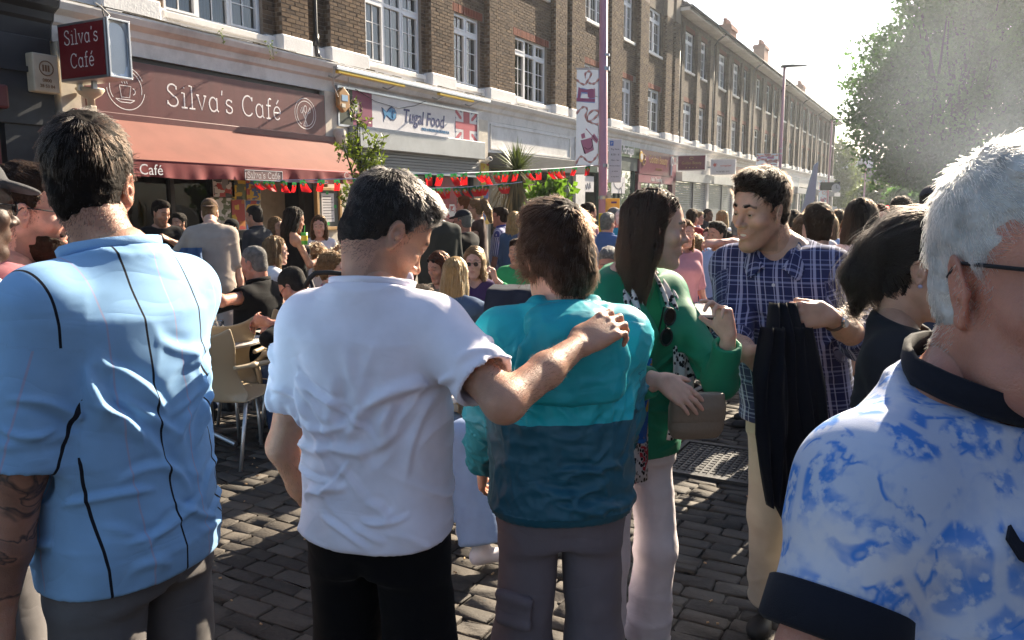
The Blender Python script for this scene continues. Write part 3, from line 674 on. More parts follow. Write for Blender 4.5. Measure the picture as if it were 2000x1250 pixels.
for(px, py, lab)in((425, 92, 'little weed sprouting from the white cornice over the cafe sign'), (522, 100, 'tiny weed at the foot of the brick pier beside the drain pipe')):
 y, z=fac(px, py, .36);w_=empty('cornice_weed', (FX+.33, y, 4.3), 0, lab, 'plant')
 mb=MB();mb.tube([(0, 0, 0), (.06, .03, .06), (.10, .05, -.05), (.1, .06, -.14)], .005, leafg, 5);mb.build('stem', w_)
 r_=np.random.default_rng(int(px));c_=r_.normal((.08, .04, -.02), (.03, .03, .07), (16, 3));o=bpy.data.objects.new('leaves', leaf_mesh('leaves', c_, r_.normal(size=(16, 3)), .05, leafg, r_));link(o, w_)
ds=empty('navy_shopfront', (0, 0, 0), 0, 'navy painted shop front with dark red pilaster at the near end of the terrace', 'shop front')
dred=mat('dark_red_paint', (.10, .015, .02), .4)
mb=MB();mb.box((FX-.1, 2.0, 2.7), (FX+.12, 6.6, 3.799), NAVY);mb.build('fascia', ds, bevel=.01)
MB().box((FX-.1, 2.0, 3.35), (FX+.16, 6.6, 3.42), NAVY).build('fascia_moulding', ds)
MB().box((FX-.1, 5.95, 0), (FX+.08, 6.62, 2.699), NAVY).build('pilaster', ds)
MB().box((FX-.1, 5.2, 0), (FX+.15, 5.85, 2.85), dred).build('red_pilaster', ds, bevel=.02)
MB().box((FX+.0, 5.1, 2.86), (FX+.24, 5.95, 3.15), dred).build('capital', ds, bevel=.03)
MB().box((FX-.1, 2, 0), (FX+.02, 5.2, .7), NAVY).build('stall_riser', ds)
MB().add([P3(2, .7, -.03), P3(5.2, .7, -.03), P3(5.2, 2.7, -.03), P3(2, 2.7, -.03)], [(0, 1, 2, 3)], SHOPG).build('window_pane', ds)
ts=empty('fish_shopfront', (0, 0, 0), 0, 'fish shop front with a grey roller shutter box and half open shutter', 'shop front')
MB().box((FX-.2, 17.42, 0), (FX+.14, 17.88, 3.799), CREAMW).build('pillar', ts, bevel=.01)
shb=mat('shutter_box_grey', (.40, .42, .43), .5, var=.08, vscale=2, dirt=.25, metal=.2)
y0, _=fac(664, 250, .34);y1, _=fac(925, 290, .34)
MB().box((FX-.05, 12.46, 2.80), (FX+.34, 17.40, 3.22), shb).build('shutter_box', ts, bevel=.012)
shm=mat('shutter_slat_grey', (.17, .18, .19), .45, metal=.4)
for k in range(6):MB().box((FX+.14, 12.5, 2.42+k*.064), (FX+.175-.01*(k%2), 17.36, 2.42+k*.064+.058), shm).build('slat', ts, bevel=.008)
MB().box((FX+.12, 12.5, 2.36), (FX+.2, 17.36, 2.41), ALU).build('bottom_bar', ts)
mb=MB();mb.box((FX-.1, 12.44, 3.222), (FX+.03, 17.41, 3.80), CREAMW);mb.build('fascia_back', ts)
fg=mat('fish_shop_frame', (.03, .03, .032), .4)
mb=MB();mb.box((FX-.1, 12.46, 0), (FX+.0, 17.4, .5), fg)
for y in(12.46, 13.9, 15.4, 16.4, 17.3):mb.box((FX-.1, y, .5), (FX, y+.09, 2.8), fg)
mb.build('window_frame', ts)
MB().add([P3(12.5, .5, -.06), P3(17.3, .5, -.06), P3(17.3, 2.8, -.06), P3(12.5, 2.8, -.06)], [(0, 1, 2, 3)], SHOPG).build('window_pane', ts)
MB().box((FX+.03, 12.5, .4), (FX+.06, 13.6, 2.3), mat('pale_blue_board', (.32, .36, .42), .6, var=.08)).build('side_board', ts)
MB().box((FX-.45, 14.1, 1.2), (FX-.42, 15.3, 2.4), mat('inside_panel', (.14, .14, .15), .7)).build('inside_panel', ts)
y0, zt=fac(660, 178, .16);y1, _=fac(931, 240, .16)
fs=empty('fish_shop_sign', (FX+.16, (y0+y1)/2, 3.56), 0, 'white sign lettered Tugal Food with a blue fish between Portuguese and British flags', 'sign')
hw=(y1-y0)/2;hh=.34
SGW=mat('sign_white', (.66, .64, .66), .45, var=.05);
MB().box((-.1, -hw, -hh), (0, hw, hh), SGW).build('board', fs)
mb=MB()
for q in((-hw-.04, -hh-.04, hw+.04, -hh), (-hw-.04, hh, hw+.04, hh+.04), (-hw-.04, -hh, -hw, hh), (hw, -hh, hw+.04, hh)):mb.box((-.1, q[0], q[1]), (.025, q[2], q[3]), ALU)
mb.build('frame', fs)
gdark=mat('flag_dark_green', (.022, .035, .02), .5);gmag=mat('flag_crimson', (.22, .03, .09), .5);gpink=mat('flag_emblem_pink', (.58, .30, .40), .5);gold=mat('flag_emblem_gold', (.25, .17, .10), .5)
fw0=-hw;fw1=-hw+1.02
mb=MB();mb.box((.0, fw0, -hh), (.003, fw0+.42, hh), gdark);mb.box((.0, fw0+.42, -hh), (.003, fw1, hh), gmag)
mb.build('portuguese_flag', fs)
mb=MB();cc=fw0+.50
for rx, rz in((.2, .2), (.2, .07), (.07, .2)):mb.tube([(.005, cc+y, z-.02)for y, z in arc(0, 0, rx, rz, 0, 360, 26)], .010, gold, 5)
mb.prism([(-.11, .17), (.11, .17), (.11, -.02), (.06, -.12), (0, -.16), (-.06, -.12), (-.11, -.02)], (.006, cc, 0), (0, 1, 0), (0, 0, 1), (.004, 0, 0), gpink)
mb.prism([(-.075, .13), (.075, .13), (.075, 0), (.04, -.08), (0, -.11), (-.04, -.08), (-.075, 0)], (.011, cc, 0), (0, 1, 0), (0, 0, 1), (.003, 0, 0), SGW)
mb.build('flag_shield', fs)
fb=mat('fish_blue', (.02, .20, .42), .45);fo=mat('fish_outline', (.012, .03, .12), .45)
fish=[(-.26, .10), (-.20, .08), (-.12, .02), (-.05, .09), (.04, .14), (.14, .12), (.20, .04), (.19, -.05), (.12, -.11), (.02, -.11), (-.06, -.07), (-.13, -.03), (-.17, -.09), (-.20, -.16), (-.20, -.05), (-.24, .03)]
yc=fw1+.60
MB().prism([(a*1.12-.003, b*1.14)for a, b in fish], (.001, yc, .0), (0, 1, 0), (0, 0, 1), (.003, 0, 0), fo).build('fish_outline', fs)
MB().prism([(a*.98, b*.93)for a, b in fish], (.004, yc, .0), (0, 1, 0), (0, 0, 1), (.003, 0, 0), fb).build('fish', fs)
mb=MB();mb.tube([(.009, yc+.10+y, .0+z)for y, z in arc(0, 0, .035, .07, 110, 270, 10)], .005, fo, 5);mb.tube([(.009, yc+.15+y, .04+z)for y, z in arc(0, 0, .015, .015, 0, 360, 8)], .005, fo, 5);mb.build('fish_gill', fs)
navyt=mat('sign_navy_ink', (.012, .02, .13), .45)
text_obj('Tugal Food', .40, navyt, 'lettering', fs, (.004, fw1+1.85, -.115), shear=.12, offset=.005, extrude=.002, sx=.88)
text_obj('FRESH & FROZEN FISH DISTRIBUTOR', .085, fb, 'lettering', fs, (.004, fw1+2.30, -.235), offset=.0, extrude=.002, sx=.80)
uw0, uw1=hw-.98, hw;ub=mat('flag_navy', (.03, .04, .22), .5);ur=mat('flag_red_pale', (.44, .08, .11), .5)
mb=MB();mb.box((0, uw0, -hh), (.002, uw1, hh), ub)
uc=(uw0+uw1)/2;aw_=(uw1-uw0)/2
def clipbar(w, m, x, off=0):
 for s_ in(-1, 1):
  d=Vector((aw_, hh*s_)).normalized();n=Vector((-d.y, d.x))
  pts=[]
  for t0, t1 in((-1, 1), ):
   poly=[(-aw_, -hh*s_-w), (-aw_, -hh*s_+w), (aw_, hh*s_+w), (aw_, hh*s_-w)]
  poly=[(max(-aw_, min(aw_, a)), max(-hh, min(hh, b)))for a, b in poly]
  poly=[(-aw_, -hh*s_), (-aw_, (-hh+w)*s_), (aw_-w*1.3, hh*s_), (aw_, hh*s_), (aw_, (hh-w)*s_), (-aw_+w*1.3, -hh*s_)]
  if s_<0:poly=poly[::-1]
  mb.prism(poly, (x, uc, 0), (0, 1, 0), (0, 0, 1), (.0015, 0, 0), m)
clipbar(.15, SGW, .002);clipbar(.055, ur, .0036)
mb.box((.0052, uc-.22, -hh), (.0068, uc+.22, hh), SGW);mb.box((.0052, uw0, -.15), (.0069, uw1, .15), SGW)
mb.box((.0068, uc-.14, -hh), (.0084, uc+.14, hh), ur);mb.box((.0069, uw0, -.085), (.0085, uw1, .085), ur)
mb.build('union_flag', fs)
y0, z0=fac(655, 153, .55);y1, z1=fac(955, 217, .55)
lb=empty('sign_light_bar', (FX+.55, (y0+y1)/2, 4.12), 0, 'long strip light bar with yellow tubes held out over the fish shop sign', 'lamp')
hw=(y1-y0)/2
yel=mat('yellow_diffuser', (.80, .55, .05), .35)
mb=MB();mb.box((-.05, -hw, 0), (.05, hw, .07), ALU);mb.build('housing', lb, bevel=.01)
for a, c in((-hw+.05, -hw+2.1), (hw-2.2, hw-.75)):MB().box((-.04, a, -.05), (.04, c, -.001), yel).build('tube_cover', lb, bevel=.01)
for y in(-hw+.25, -.9, .9, hw-.5):
 mb=MB();mb.tube([(-.0, y, -.02), (-.25, y, -.10), (-.45, y, -.02)], .018, STEEL, 6);mb.build('bracket', lb)
mb=MB();mb.tube([(-.02, -hw, .03), (-.1, -hw+.05, -.25), (-.25, -hw+.35, -.42), (-.38, -hw+.6, -.4), (-.38, -hw+.8, -.25), (-.36, -hw+.8, 0)], .010, cabw, 6);mb.build('cable', lb, smooth=True)
mb=MB();mb.tube([(-.36, -hw+1.0, -.2), (-.36, -hw+1.6, -.36), (-.36, -hw+2.4, -.42), (-.36, -hw+3.0, -.30), (-.36, -hw+3.4, -.16)], .006, cab, 5);mb.build('cable', lb, smooth=True)
cctv=empty('security_camera', (FX+.25, 17.62, 2.78), 0, 'small white security camera on the pillar beside the roller shutter', 'camera')
MB().lathe([(.0, .0), (.055, 0), (.06, .16), (.05, .17), (0, .17)], (0, 0, 0), WHITE, 12, Matrix.Rotation(R(70), 3, 'Y')@Matrix.Rotation(R(20), 3, 'X')).build('body', cctv, smooth=True)
MB().lathe([(.0, .175), (.042, .172)], (0, 0, 0), BLACKM, 12, Matrix.Rotation(R(70), 3, 'Y')@Matrix.Rotation(R(20), 3, 'X')).build('lens', cctv)
MB().box((-.15, -.03, -.02), (0, .03, .03), WHITE).build('bracket', cctv)
y0, z1=fac(926, 315, .17);y1, z0=fac(947, 400, .17)
pb=empty('advert_banner', (FX+.165, 17.66, 2.1), 0, 'tall narrow advert in yellow, red and blue on the pillar by the fish shop', 'poster')
MB().box((0, -.20, -.9), (.012, .20, .62), print_mat('advert_print', [PY, PR, PB, PY, (.6, .5, .1)], 1.6, 12.3)).build('sheet', pb)
rb=empty('red_poster', (FX+.08, 16.0, 1.85), 0, 'dark red poster with pale lettering hanging inside the fish shop window', 'poster')
MB().box((0, -.45, -.5), (.01, .45, .5), mat('deep_red_print', (.22, .02, .03), .5, var=.3, vscale=4)).build('sheet', rb)
MB().box((0.011, -.4, -.45), (.014, .4, -.15), print_mat('red_poster_print', [PW, PR, PW, PR, (.4, .3, .3)], 2.5, 5.1)).build('print', rb)
rs=empty('restaurant_front', (0, 0, 0), 0, 'restaurant front with a blank white fascia and a dark grey canopy box', 'shop front')
mb=MB();mb.box((FX-.1, 17.9, 3.02), (FX+.10, 23.35, 3.799), WHITE);mb.build('fascia', rs)
mb=MB()
for q in((18.05, 3.70, 23.0, 3.74), (18.05, 3.10, 23.0, 3.14), (18.05, 3.14, 18.09, 3.70), (22.96, 3.14, 23.0, 3.70)):mb.box((FX+.101, q[0], q[1]), (FX+.125, q[2], q[3]), WHITE)
mb.build('fascia_frame', rs)
canm=mat('canopy_charcoal', (.07, .072, .075), .5, var=.2, vscale=2, dirt=.1)
MB().box((FX-.1, 17.98, 2.62), (FX+.62, 23.05, 3.0), canm).build('canopy_box', rs, bevel=.01)
mb=MB();mb.box((FX-.1, 17.95, 0), (FX+.03, 18.2, 2.62), fg);mb.box((FX-.1, 18.2, 0), (FX, 23.0, .4), fg)
for y in(19.4, 20.6, 21.8, 22.9):mb.box((FX-.1, y, .4), (FX, y+.1, 2.62), fg)
mb.build('window_frame', rs)
MB().add([P3(18.2, .4, -.06), P3(23, .4, -.06), P3(23, 2.62, -.06), P3(18.2, 2.62, -.06)], [(0, 1, 2, 3)], SHOPG).build('window_pane', rs)
dkg=mat('dark_green_paint', (.015, .05, .035), .4)
MB().box((FX-.1, 22.75, 0), (FX+.06, 23.35, 3.015), dkg).build('green_post', rs)
gs=empty('green_cafe_front', (0, 0, 0), 0, 'green cafe shop front with framed white posters in its dark windows', 'shop front')
grn=mat('sign_green', (.030, .085, .035), .4, var=.15)
MB().box((FX-.2, 23.36, 0), (FX+.16, 24.1, 3.799), WHITE).build('pillar', gs)
MB().box((FX-.1, 24.1, 2.95), (FX+.10, 29.2, 3.42), mat('green_grey_band', (.10, .12, .11), .5)).build('lower_band', gs)
mb=MB();mb.box((FX-.1, 24.1, 0), (FX+.02, 29.2, .5), dkg)
for y in(24.1, 25.6, 25.9, 27.2, 27.6, 29.0):mb.box((FX-.1, y, .5), (FX+.02, y+.18, 2.95), dkg)
mb.build('window_frame', gs)
MB().add([P3(24.1, .5, -.06), P3(29.1, .5, -.06), P3(29.1, 2.95, -.06), P3(24.1, 2.95, -.06)], [(0, 1, 2, 3)], SHOPG).build('window_pane', gs)
sg=empty('green_fascia_sign', (FX+.14, 26.9, 3.67), 0, 'green fascia sign ending in white script Portugal behind the pink lamp post', 'sign')
MB().box((-.1, -2.7, -.25), (0, 2.7, .13), grn).build('board', sg)
text_obj('CAFETERIA', .36, LETTER, 'lettering', sg, (.006, -.95, -.15), offset=.008, sx=.62)
text_obj('Portugal', .44, LETTER, 'lettering', sg, (.006, 1.15, -.14), shear=.3, offset=.012, sx=.8)
for a, c, lab in(((1128, 342), (1160, 375), 'white poster with handwriting in the near green window'), ((1195, 344), (1221, 378), 'white poster with a necklace drawing beside the lamp post')):
 y0, z1=fac(*a, .05);y1, z0=fac(*c, .05)
 q=empty('poster', (FX+.03, (y0+y1)/2, (z0+z1)/2), 0, lab, 'poster')
 hw_, hh_=(y1-y0)/2, (z1-z0)/2
 MB().box((0, -hw_, -hh_), (.012, hw_, hh_), SGW).build('sheet', q)
 mb=MB()
 if 'hand' in lab:mb.tube([(.015, -hw_*.7+i*hw_*.1, -.1+.09*math.sin(i*2.2)*(1 if i%3 else 1.8))for i in range(14)], .008, PIPE, 4)
 else:
  mb.tube([(.015, y, z)for y, z in arc(0, .45*hh_, hw_*.7, hh_*.9, 185, 355, 14)], .008, PIPE, 4);mb.tube([(.015, y, z)for y, z in arc(hw_*.3, -.25, .14, .16, 0, 360, 14)], .012, PIPE, 4)
 mb.build('drawing', q)
rep=empty('repairs_sign', (FX+.12, 25.2, 2.86), 0, 'dark board lettered REPAIRS under the green fascia', 'sign')
MB().box((-.05, -1.0, -.10), (0, .85, .12), dkg).build('board', rep);text_obj('REPAIRS', .22, LETTER, 'lettering', rep, (.004, .30, -.07), offset=.006, sx=.8)
bs=empty('beauty_shopfront', (0, 0, 0), 0, 'burgundy beauty shop front with a wide glass window', 'shop front')
burg=mat('burgundy_paint', (.15, .022, .05), .4, var=.12);burl=mat('burgundy_light', (.26, .07, .11), .4)
mb=MB();mb.box((FX-.1, 29.25, 0), (FX+.12, 29.6, 2.85), burg);mb.box((FX-.1, 33.6, 0), (FX+.12, 34.05, 3.7), burg);mb.box((FX-.1, 29.6, 0), (FX+.04, 33.6, .6), burg);mb.build('frame', bs, bevel=.01)
MB().box((FX-.1, 29.25, 2.55), (FX+.14, 33.58, 2.86), burl).build('lower_fascia', bs)
text_obj('Nails Threading', .22, LETTER, 'lettering', bs, (FX+.146, 31.4, 2.63), extrude=.002)
mb=MB()
for y in(30.9, 32.3):mb.box((FX-.06, y, .6), (FX+.0, y+.08, 2.55), ALU)
mb.build('mullion', bs)
MB().add([P3(29.6, .6, -.05), P3(33.6, .6, -.05), P3(33.6, 2.55, -.05), P3(29.6, 2.55, -.05)], [(0, 1, 2, 3)], SHOPG).build('window_pane', bs)
sb=empty('burgundy_fascia_sign', (FX+.15, 31.45, 3.33), 0, 'burgundy fascia sign with gold lettering Golden Beauty', 'sign')
MB().box((-.2, -2.15, -.46), (0, 2.15, .46), burg).build('board', sb)
gold2=mat('gold_letter', (.42, .26, .12), .4)
text_obj('Golden Beauty', .44, gold2, 'lettering', sb, (.005, .1, .0), offset=.003, sx=.88);text_obj('B E A U T Y', .16, gold2, 'lettering', sb, (.005, .2, -.28))
mb=MB();mb.tube([(.01, -1.72+y, .08+z)for y, z in arc(0, 0, .2, .2, 30, 330, 18)], .025, gold2, 5);mb.tube([(.01, -1.72, .08), (.01, -1.52, .08)], .025, gold2, 5);mb.tube([(.01, -1.62+y, .02+z)for y, z in arc(0, 0, .1, .1, 90, -90, 10)], .02, gold2, 5);mb.build('emblem', sb)
mb=MB();mb.box((.002, 1.62, -.44), (.006, 2.1, .44), burl);mb.tube([(.01, 1.86+y, .18+z)for y, z in arc(0, 0, .13, .17, 0, 360, 16)], .04, SGW, 5);mb.tube([(.01, 1.8, -.02), (.01, 1.75, -.4)], .05, SGW, 5);mb.build('portrait_panel', sb)
rbg=empty('round_emblem_sign', (FX+.2, 29.32, 3.5), 0, 'small round yellow and white emblem between the green and burgundy signs', 'sign')
MB().lathe([(0, .02), (.2, .02), (.21, 0), (0, 0)], (0, 0, 0), mat('emblem_yellow', (.6, .35, .05), .5), 18, Matrix.Rotation(R(90), 3, 'Y')).build('disc', rbg);MB().lathe([(0, .03), (.12, .03), (.12, .02)], (0, 0, 0), SGW, 16, Matrix.Rotation(R(90), 3, 'Y')).build('centre', rbg)
for(pa, pb_, lab, kind)in(((1327, 303), (1376, 333), 'projecting burgundy sign lettered Golden Beauty in gold', 0), ((1391, 311), (1434, 341), 'projecting white sign with a red flower mark and small red lettering', 1)):
 dpt=33.5 if kind==0 else 38.5
 c=(at(*pa, dpt)+at(*pb_, dpt))/2;w=(at(*pb_, dpt)-at(*pa, dpt))@RT;h=(at(*pa, dpt)-at(*pb_, dpt))[2]
 q=empty('projecting_sign', (FX+.35+0, c[1], c[2]), 0, lab, 'sign');wid=w/math.cos(YAW)
 x0=c[0]-FX-.35-wid/2
 fm=burg if kind==0 else SGW
 MB().box((x0, -.06, -h/2), (x0+wid, .06, h/2), LETTER).build('case', q, bevel=.01);MB().box((x0+.03, -.066, -h/2+.03), (x0+wid-.03, -.061, h/2-.03), fm).build('face', q)
 MB().box((-.4, -.03, -.05), (x0, .03, .03), STEEL).build('bracket', q)
 if kind==0:
  text_obj('Golden Beauty', .17, gold2, 'lettering', q, (x0+wid/2, -.07, -.06), rot=(R(90), 0, 0), sx=.82)
  mb=MB();mb.tube([(x0+wid/2+y, -.07, .18+z)for y, z in arc(0, 0, .08, .05, 0, 300, 14)], .012, gold2, 5)
  for i in range(4):mb.box((x0+wid*(.3+.12*i), -.07, -.22), (x0+wid*(.34+.12*i), -.067, -.18), gold2)
  mb.build('emblem', q)
 else:
  fr_=mat('red_flower', (.5, .05, .03), .5);mb=MB()
  for i in range(7):
   a_=R(i*51);mb.prism([(0, 0), (.05, .025), (.13, 0), (.05, -.025)], (x0+.22, -.068, .1), (math.cos(a_), 0, math.sin(a_)), (-math.sin(a_), 0, math.cos(a_)), (0, -.003, 0), fr_)
  mb.build('emblem', q)
  text_obj('trainingschool', .13, fr_, 'lettering', q, (x0+wid*.62, -.07, .02), rot=(R(90), 0, 0), sx=.7);text_obj('Tel: 020 8831 3215', .09, PIPE, 'lettering', q, (x0+wid*.5, -.07, -.25), rot=(R(90), 0, 0), sx=.9)
slatm=mat('blue_grey_shutter', (.16, .18, .20), .5, metal=.3)
fasc=[mat('far_fascia_%d'%i, c, .5, var=.1)for i, c in enumerate([(.32, .32, .33), (.42, .40, .39), (.26, .10, .09), (.40, .40, .40), (.45, .42, .38), (.30, .33, .36), (.5, .48, .45), (.28, .28, .3), (.42, .35, .32), (.45, .45, .46)])]
labs=['shuttered shop beside the burgundy front, blue grey roller shutters down', 'shuttered shop with a white projecting sign', 'shop with a faded red fascia behind the smiling man', 'pale grey shop front further down the terrace', 'cream shop front further down the terrace', 'grey blue shop front towards the far end', 'off white shop front towards the far end', 'dark grey shop front near the far end', 'pinkish shop front near the far end', 'last white shop front at the corner']
for i in range(10):
 s0=34.12+i*5.42;s1=s0+5.38
 q=empty('shopfront', (0, 0, 0), 0, labs[i], 'shop front', 'shops along the far terrace')
 MB().box((FX-.1, s0, 3.12), (FX+.12, s1, 3.799), fasc[i]).build('fascia', q)
 MB().box((FX-.15, s1-.42, 0), (FX+.16, s1, 3.115), WHITE).build('pillar', q)
 if i<2:
  MB().box((FX-.1, s0+.03, 2.72), (FX+.38, s1-.45, 3.10), shb).build('shutter_box', q)
  for(a, c)in((s0+.05, s0+2.7), (s0+2.9, s1-.45)):
   for k in range(27):MB().box((FX+.02, a, k*.1), (FX+.07, c, k*.1+.088), slatm).build('slat', q, bevel=.015 if i==0 else 0)
  MB().box((FX-.05, s0+2.7, 0), (FX+.12, s0+2.9, 2.72), shm).build('guide_rail', q)
 else:
  mb=MB();mb.box((FX-.1, s0, 0), (FX, s1-.42, .6), fasc[(i*3)%10])
  for k in range(4):mb.box((FX-.1, s0+k*1.6, .6), (FX+.02, s0+k*1.6+.12, 3.11), fasc[(i*7+1)%10])
  mb.build('window_frame', q);MB().add([P3(s0, .6, -.05), P3(s1-.42, .6, -.05), P3(s1-.42, 3.1, -.05), P3(s0, 3.1, -.05)], [(0, 1, 2, 3)], SHOPG).build('window_pane', q)
  if i%2:MB().box((FX+.02, s0+.1, 2.55), (FX+.9, s1-.5, 2.95), fasc[(i+4)%10]).build('canopy', q)
PINK=mat('pink_post_paint', (.56, .27, .33), .4, var=.06)
BANW=mat('banner_cloth', (.46, .52, .62), .7, trans=.12)
bpk=mat('print_pink', (.52, .20, .29), .7);brd=mat('print_salmon', (.62, .31, .28), .7);bmag=mat('print_magenta', (.42, .13, .24), .7);bblu=mat('print_blue', (.28, .36, .66), .7);bln=mat('print_line', (.09, .03, .06), .6)
def ribbon(mb, pts, w, y, m):
 """flat printed ribbon following pts (x,z) on the banner"""
 P=[Vector((a, b))for a, b in pts];L_=[];R_=[]
 for i, p in enumerate(P):
  d=(P[min(i+1, len(P)-1)]-P[max(i-1, 0)]).normalized();n=Vector((-d.y, d.x))
  ww=w*(.65+.35*math.sin(i*.9));L_.append(p+n*ww);R_.append(p-n*ww)
 vs=[(q.x, y, q.y)for q in L_]+[(q.x, y, q.y)for q in R_];n=len(P)
 mb.add(vs, [(i, i+1, n+i+1, n+i)for i in range(n-1)], m)
def smooth_pts(pts, k=6):
 out=[];P=[Vector(p)for p in pts]
 for i in range(len(P)-1):
  a, b, c, d=P[max(i-1, 0)], P[i], P[i+1], P[min(i+2, len(P)-1)]
  for j in range(k):
   t=j/k;out.append(.5*((2*b)+(c-a)*t+(2*a-5*b+4*c-d)*t*t+(3*b-a-3*c+d)*t**3))
 out.append(P[-1]);return[tuple(p)for p in out]
def banner_art(W, H, parent, y):
 """ribbons, sewing machine and nail varnish; x 0..W, z 0..H"""
 sx=W/250.;sz=H/1040.
 def T(pts):return[(a*sx, H-b*sz)for a, b in pts]
 mb=MB();e=-.004
 for pts in([(0, 115), (40, 150), (90, 165), (130, 110), (160, 50), (130, 25), (95, 50), (95, 100)], [(130, 145), (170, 160), (210, 145), (245, 105)], [(0, 480), (50, 420), (95, 405), (120, 440), (100, 510), (135, 560), (210, 520), (245, 460), (190, 440), (130, 490), (125, 540), (170, 575), (245, 595)], [(0, 1020), (40, 950), (80, 945), (120, 985), (170, 1000), (215, 960), (245, 915)]):
  ribbon(mb, smooth_pts(T(pts)), 13*sx, y+e, brd);ribbon(mb, smooth_pts(T([(a+3, b+12)for a, b in pts])), 2.0*sx, y+e*1.4, bln)
 def poly(pts, m, d):mb.prism(T(pts), (0, y+d, 0), (1, 0, 0), (0, 0, 1), (0, -.0015, 0), m)
 poly([(0, 330), (20, 215), (60, 200), (150, 225), (205, 215), (205, 340), (140, 345), (130, 270), (60, 262), (30, 345), (205, 345), (205, 365), (0, 350)], bblu, -.0030)
 poly([(20, 190), (45, 210), (110, 222), (170, 210), (200, 225), (200, 310), (150, 312), (125, 300), (120, 250), (50, 245), (40, 310), (12, 312)], bmag, -.0052)
 poly([(0, 310), (205, 318), (205, 352), (0, 345)], bmag, -.0072);poly([(188, 200), (204, 215), (207, 300), (190, 300)], bpk, -.0072)
 mb.tube([(p[0], y-.008, p[1])for p in T([(205, 290), (235, 300)])], 3*sx, bln, 4)
 poly([(50, 765), (180, 745), (200, 870), (105, 915), (90, 905)][::1], bln, -.0030)
 poly([(52, 768), (165, 735), (197, 868), (112, 912)], bpk, -.0048);poly([(52, 700), (92, 685), (105, 735), (65, 750)], bpk, -.0048)
 mb.tube([(p[0], y-.008, p[1])for p in smooth_pts(T([(95, 840), (125, 860), (165, 850), (185, 815)]))], 4*sx, bln, 4)
 poly([(165, 735), (200, 690), (250, 760), (230, 800)], bpk, -.0050);mb.tube([(p[0], y-.008, p[1])for p in T([(110, 640), (180, 715)])], 4*sx, bmag, 5);mb.tube([(p[0], y-.0085, p[1])for p in T([(108, 640), (118, 648)])], 8*sx, bpk, 5)
 mb.tube([(p[0], y-.008, p[1])for p in T([(185, 715), (238, 780)])], 3.5*sx, bln, 4)
 return mb.build('print', parent)
def lamp_post(px, pybase, d, h, lab, ban=None, arm=False, plate=False, lean=0.0):
 b=at(px, pybase, d);q=empty('lamp_post', (b[0], b[1], 0), 0, lab, 'lamp post', 'pink lamp posts along the street')
 mb=MB();mb.tube([(0, 0, 0), (0, 0, 1.1), (0, 0, 1.15), (lean, 0, h)], [.095, .095, .075, .06], PINK, 14);mb.build('pole', q, smooth=True)
 if arm:
  mb=MB();mb.tube([(lean, 0, h-.05), (lean, 0, h+.12)], .05, PIPE, 8);mb.prism([(-.12, 0), (.62, .05), (.95, .06), (.95, .09), (.3, .13), (-.15, .1)], (lean, -.12, h), (1, 0, 0), (0, 0, 1), (0, .24, 0), PIPE);mb.build('lantern', q, bevel=.01)
 if ban:
  (W, z0, z1, gap, side)=ban;x1=-gap if side<0 else gap+W
  bb=MB();n=14
  vs=[(x1-W+W*i/n, .03*math.sin(i*.5)*0, z0+(z1-z0)*j/n)for i in range(n+1)for j in range(n+1)]
  bb.add(vs, [(i*(n+1)+j, (i+1)*(n+1)+j, (i+1)*(n+1)+j+1, i*(n+1)+j+1)for i in range(n)for j in range(n)], BANW);bo=bb.build('banner', q)
  art=banner_art(W, z1-z0, bo, -.001);art.location=(x1-W, 0, z0)
  for z in(z0, z1):
   mb=MB();mb.tube([(0, 0, z), (x1-W-.02 if side<0 else x1, 0, z)], .012, STEEL, 6);mb.tube([(0, 0, z-.03), (0, 0, z+.03)], .075, STEEL, 12);mb.build('bracket', q)
  mb=MB();mb.tube([(0, 0, z1+.2), (0, 0, z1+.24)], .07, STEEL, 12);mb.build('clamp', q)
 if plate:
  pl=MB();pl.box((.07, -.05, 2.06), (.29, -.035, 2.78), SGW);po=pl.build('parking_plate', q, bevel=.01)
  tb=mat('plate_blue', (.08, .18, .5), .5);MB().box((.09, -.052, 2.67), (.15, -.0505, 2.75), tb).build('plate_symbol', po);text_obj('P', .06, SGW, 'lettering', po, (.12, -.053, 2.69), rot=(R(90), 0, 0), extrude=.0005)
  for k, (tx, s_)in enumerate((('Pay here', .040), ('8.30 - 6', .045), ('Mon - Sat', .034), ('Permit holders', .030), ('or ticket', .03), ('at any time', .03))):
   text_obj(tx, s_, PIPE, 'lettering', po, (.18, -.0515, 2.60-k*.09), rot=(R(90), 0, 0), extrude=.0005)
  mb=MB();mb.tube([(0, 0, 1.78), (0, 0, 1.84)], .09, STEEL, 12);mb.box((.05, -.05, 1.65), (.12, 0, 1.9), ALU);mb.build('bracket', q)
 return q
dP=13.6
z1=at(1120, 141, dP)[2];z0=at(1125, 324, dP)[2];Wb=43*dP/FPX
lp=lamp_post(1178, 420, dP, 9.2, 'pink lamp post with a banner of a sewing machine and nail varnish', (Wb, z0, z1, .10, -1), plate=True, lean=-.10)
lp.rotation_euler.z=YAW
q=lamp_post(1519, 420, 36, at(1516, 139, 36)[2], 'pink lamp post with a flat lantern in front of the far terrace', (.95, at(0, 330, 36)[2], at(0, 301, 36)[2], .1, -1), arm=True);q.rotation_euler.z=YAW*.9
q=lamp_post(1615, 420, 62, at(1616, 238, 62)[2], 'pink lamp post at the far corner of the terrace with a banner', (at(1612, 300, 62)-at(1598, 300, 62))@RT and((at(1613, 300, 62)-at(1598, 300, 62))@RT, at(0, 402, 62)[2], at(0, 352, 62)[2], .1, -1), arm=True);q.rotation_euler.z=YAW*.9
q=lamp_post(1686, 410, 75, at(1686, 320, 75)[2], 'slim pink post beyond the terrace before the dark roofed house');q.rotation_euler.z=YAW
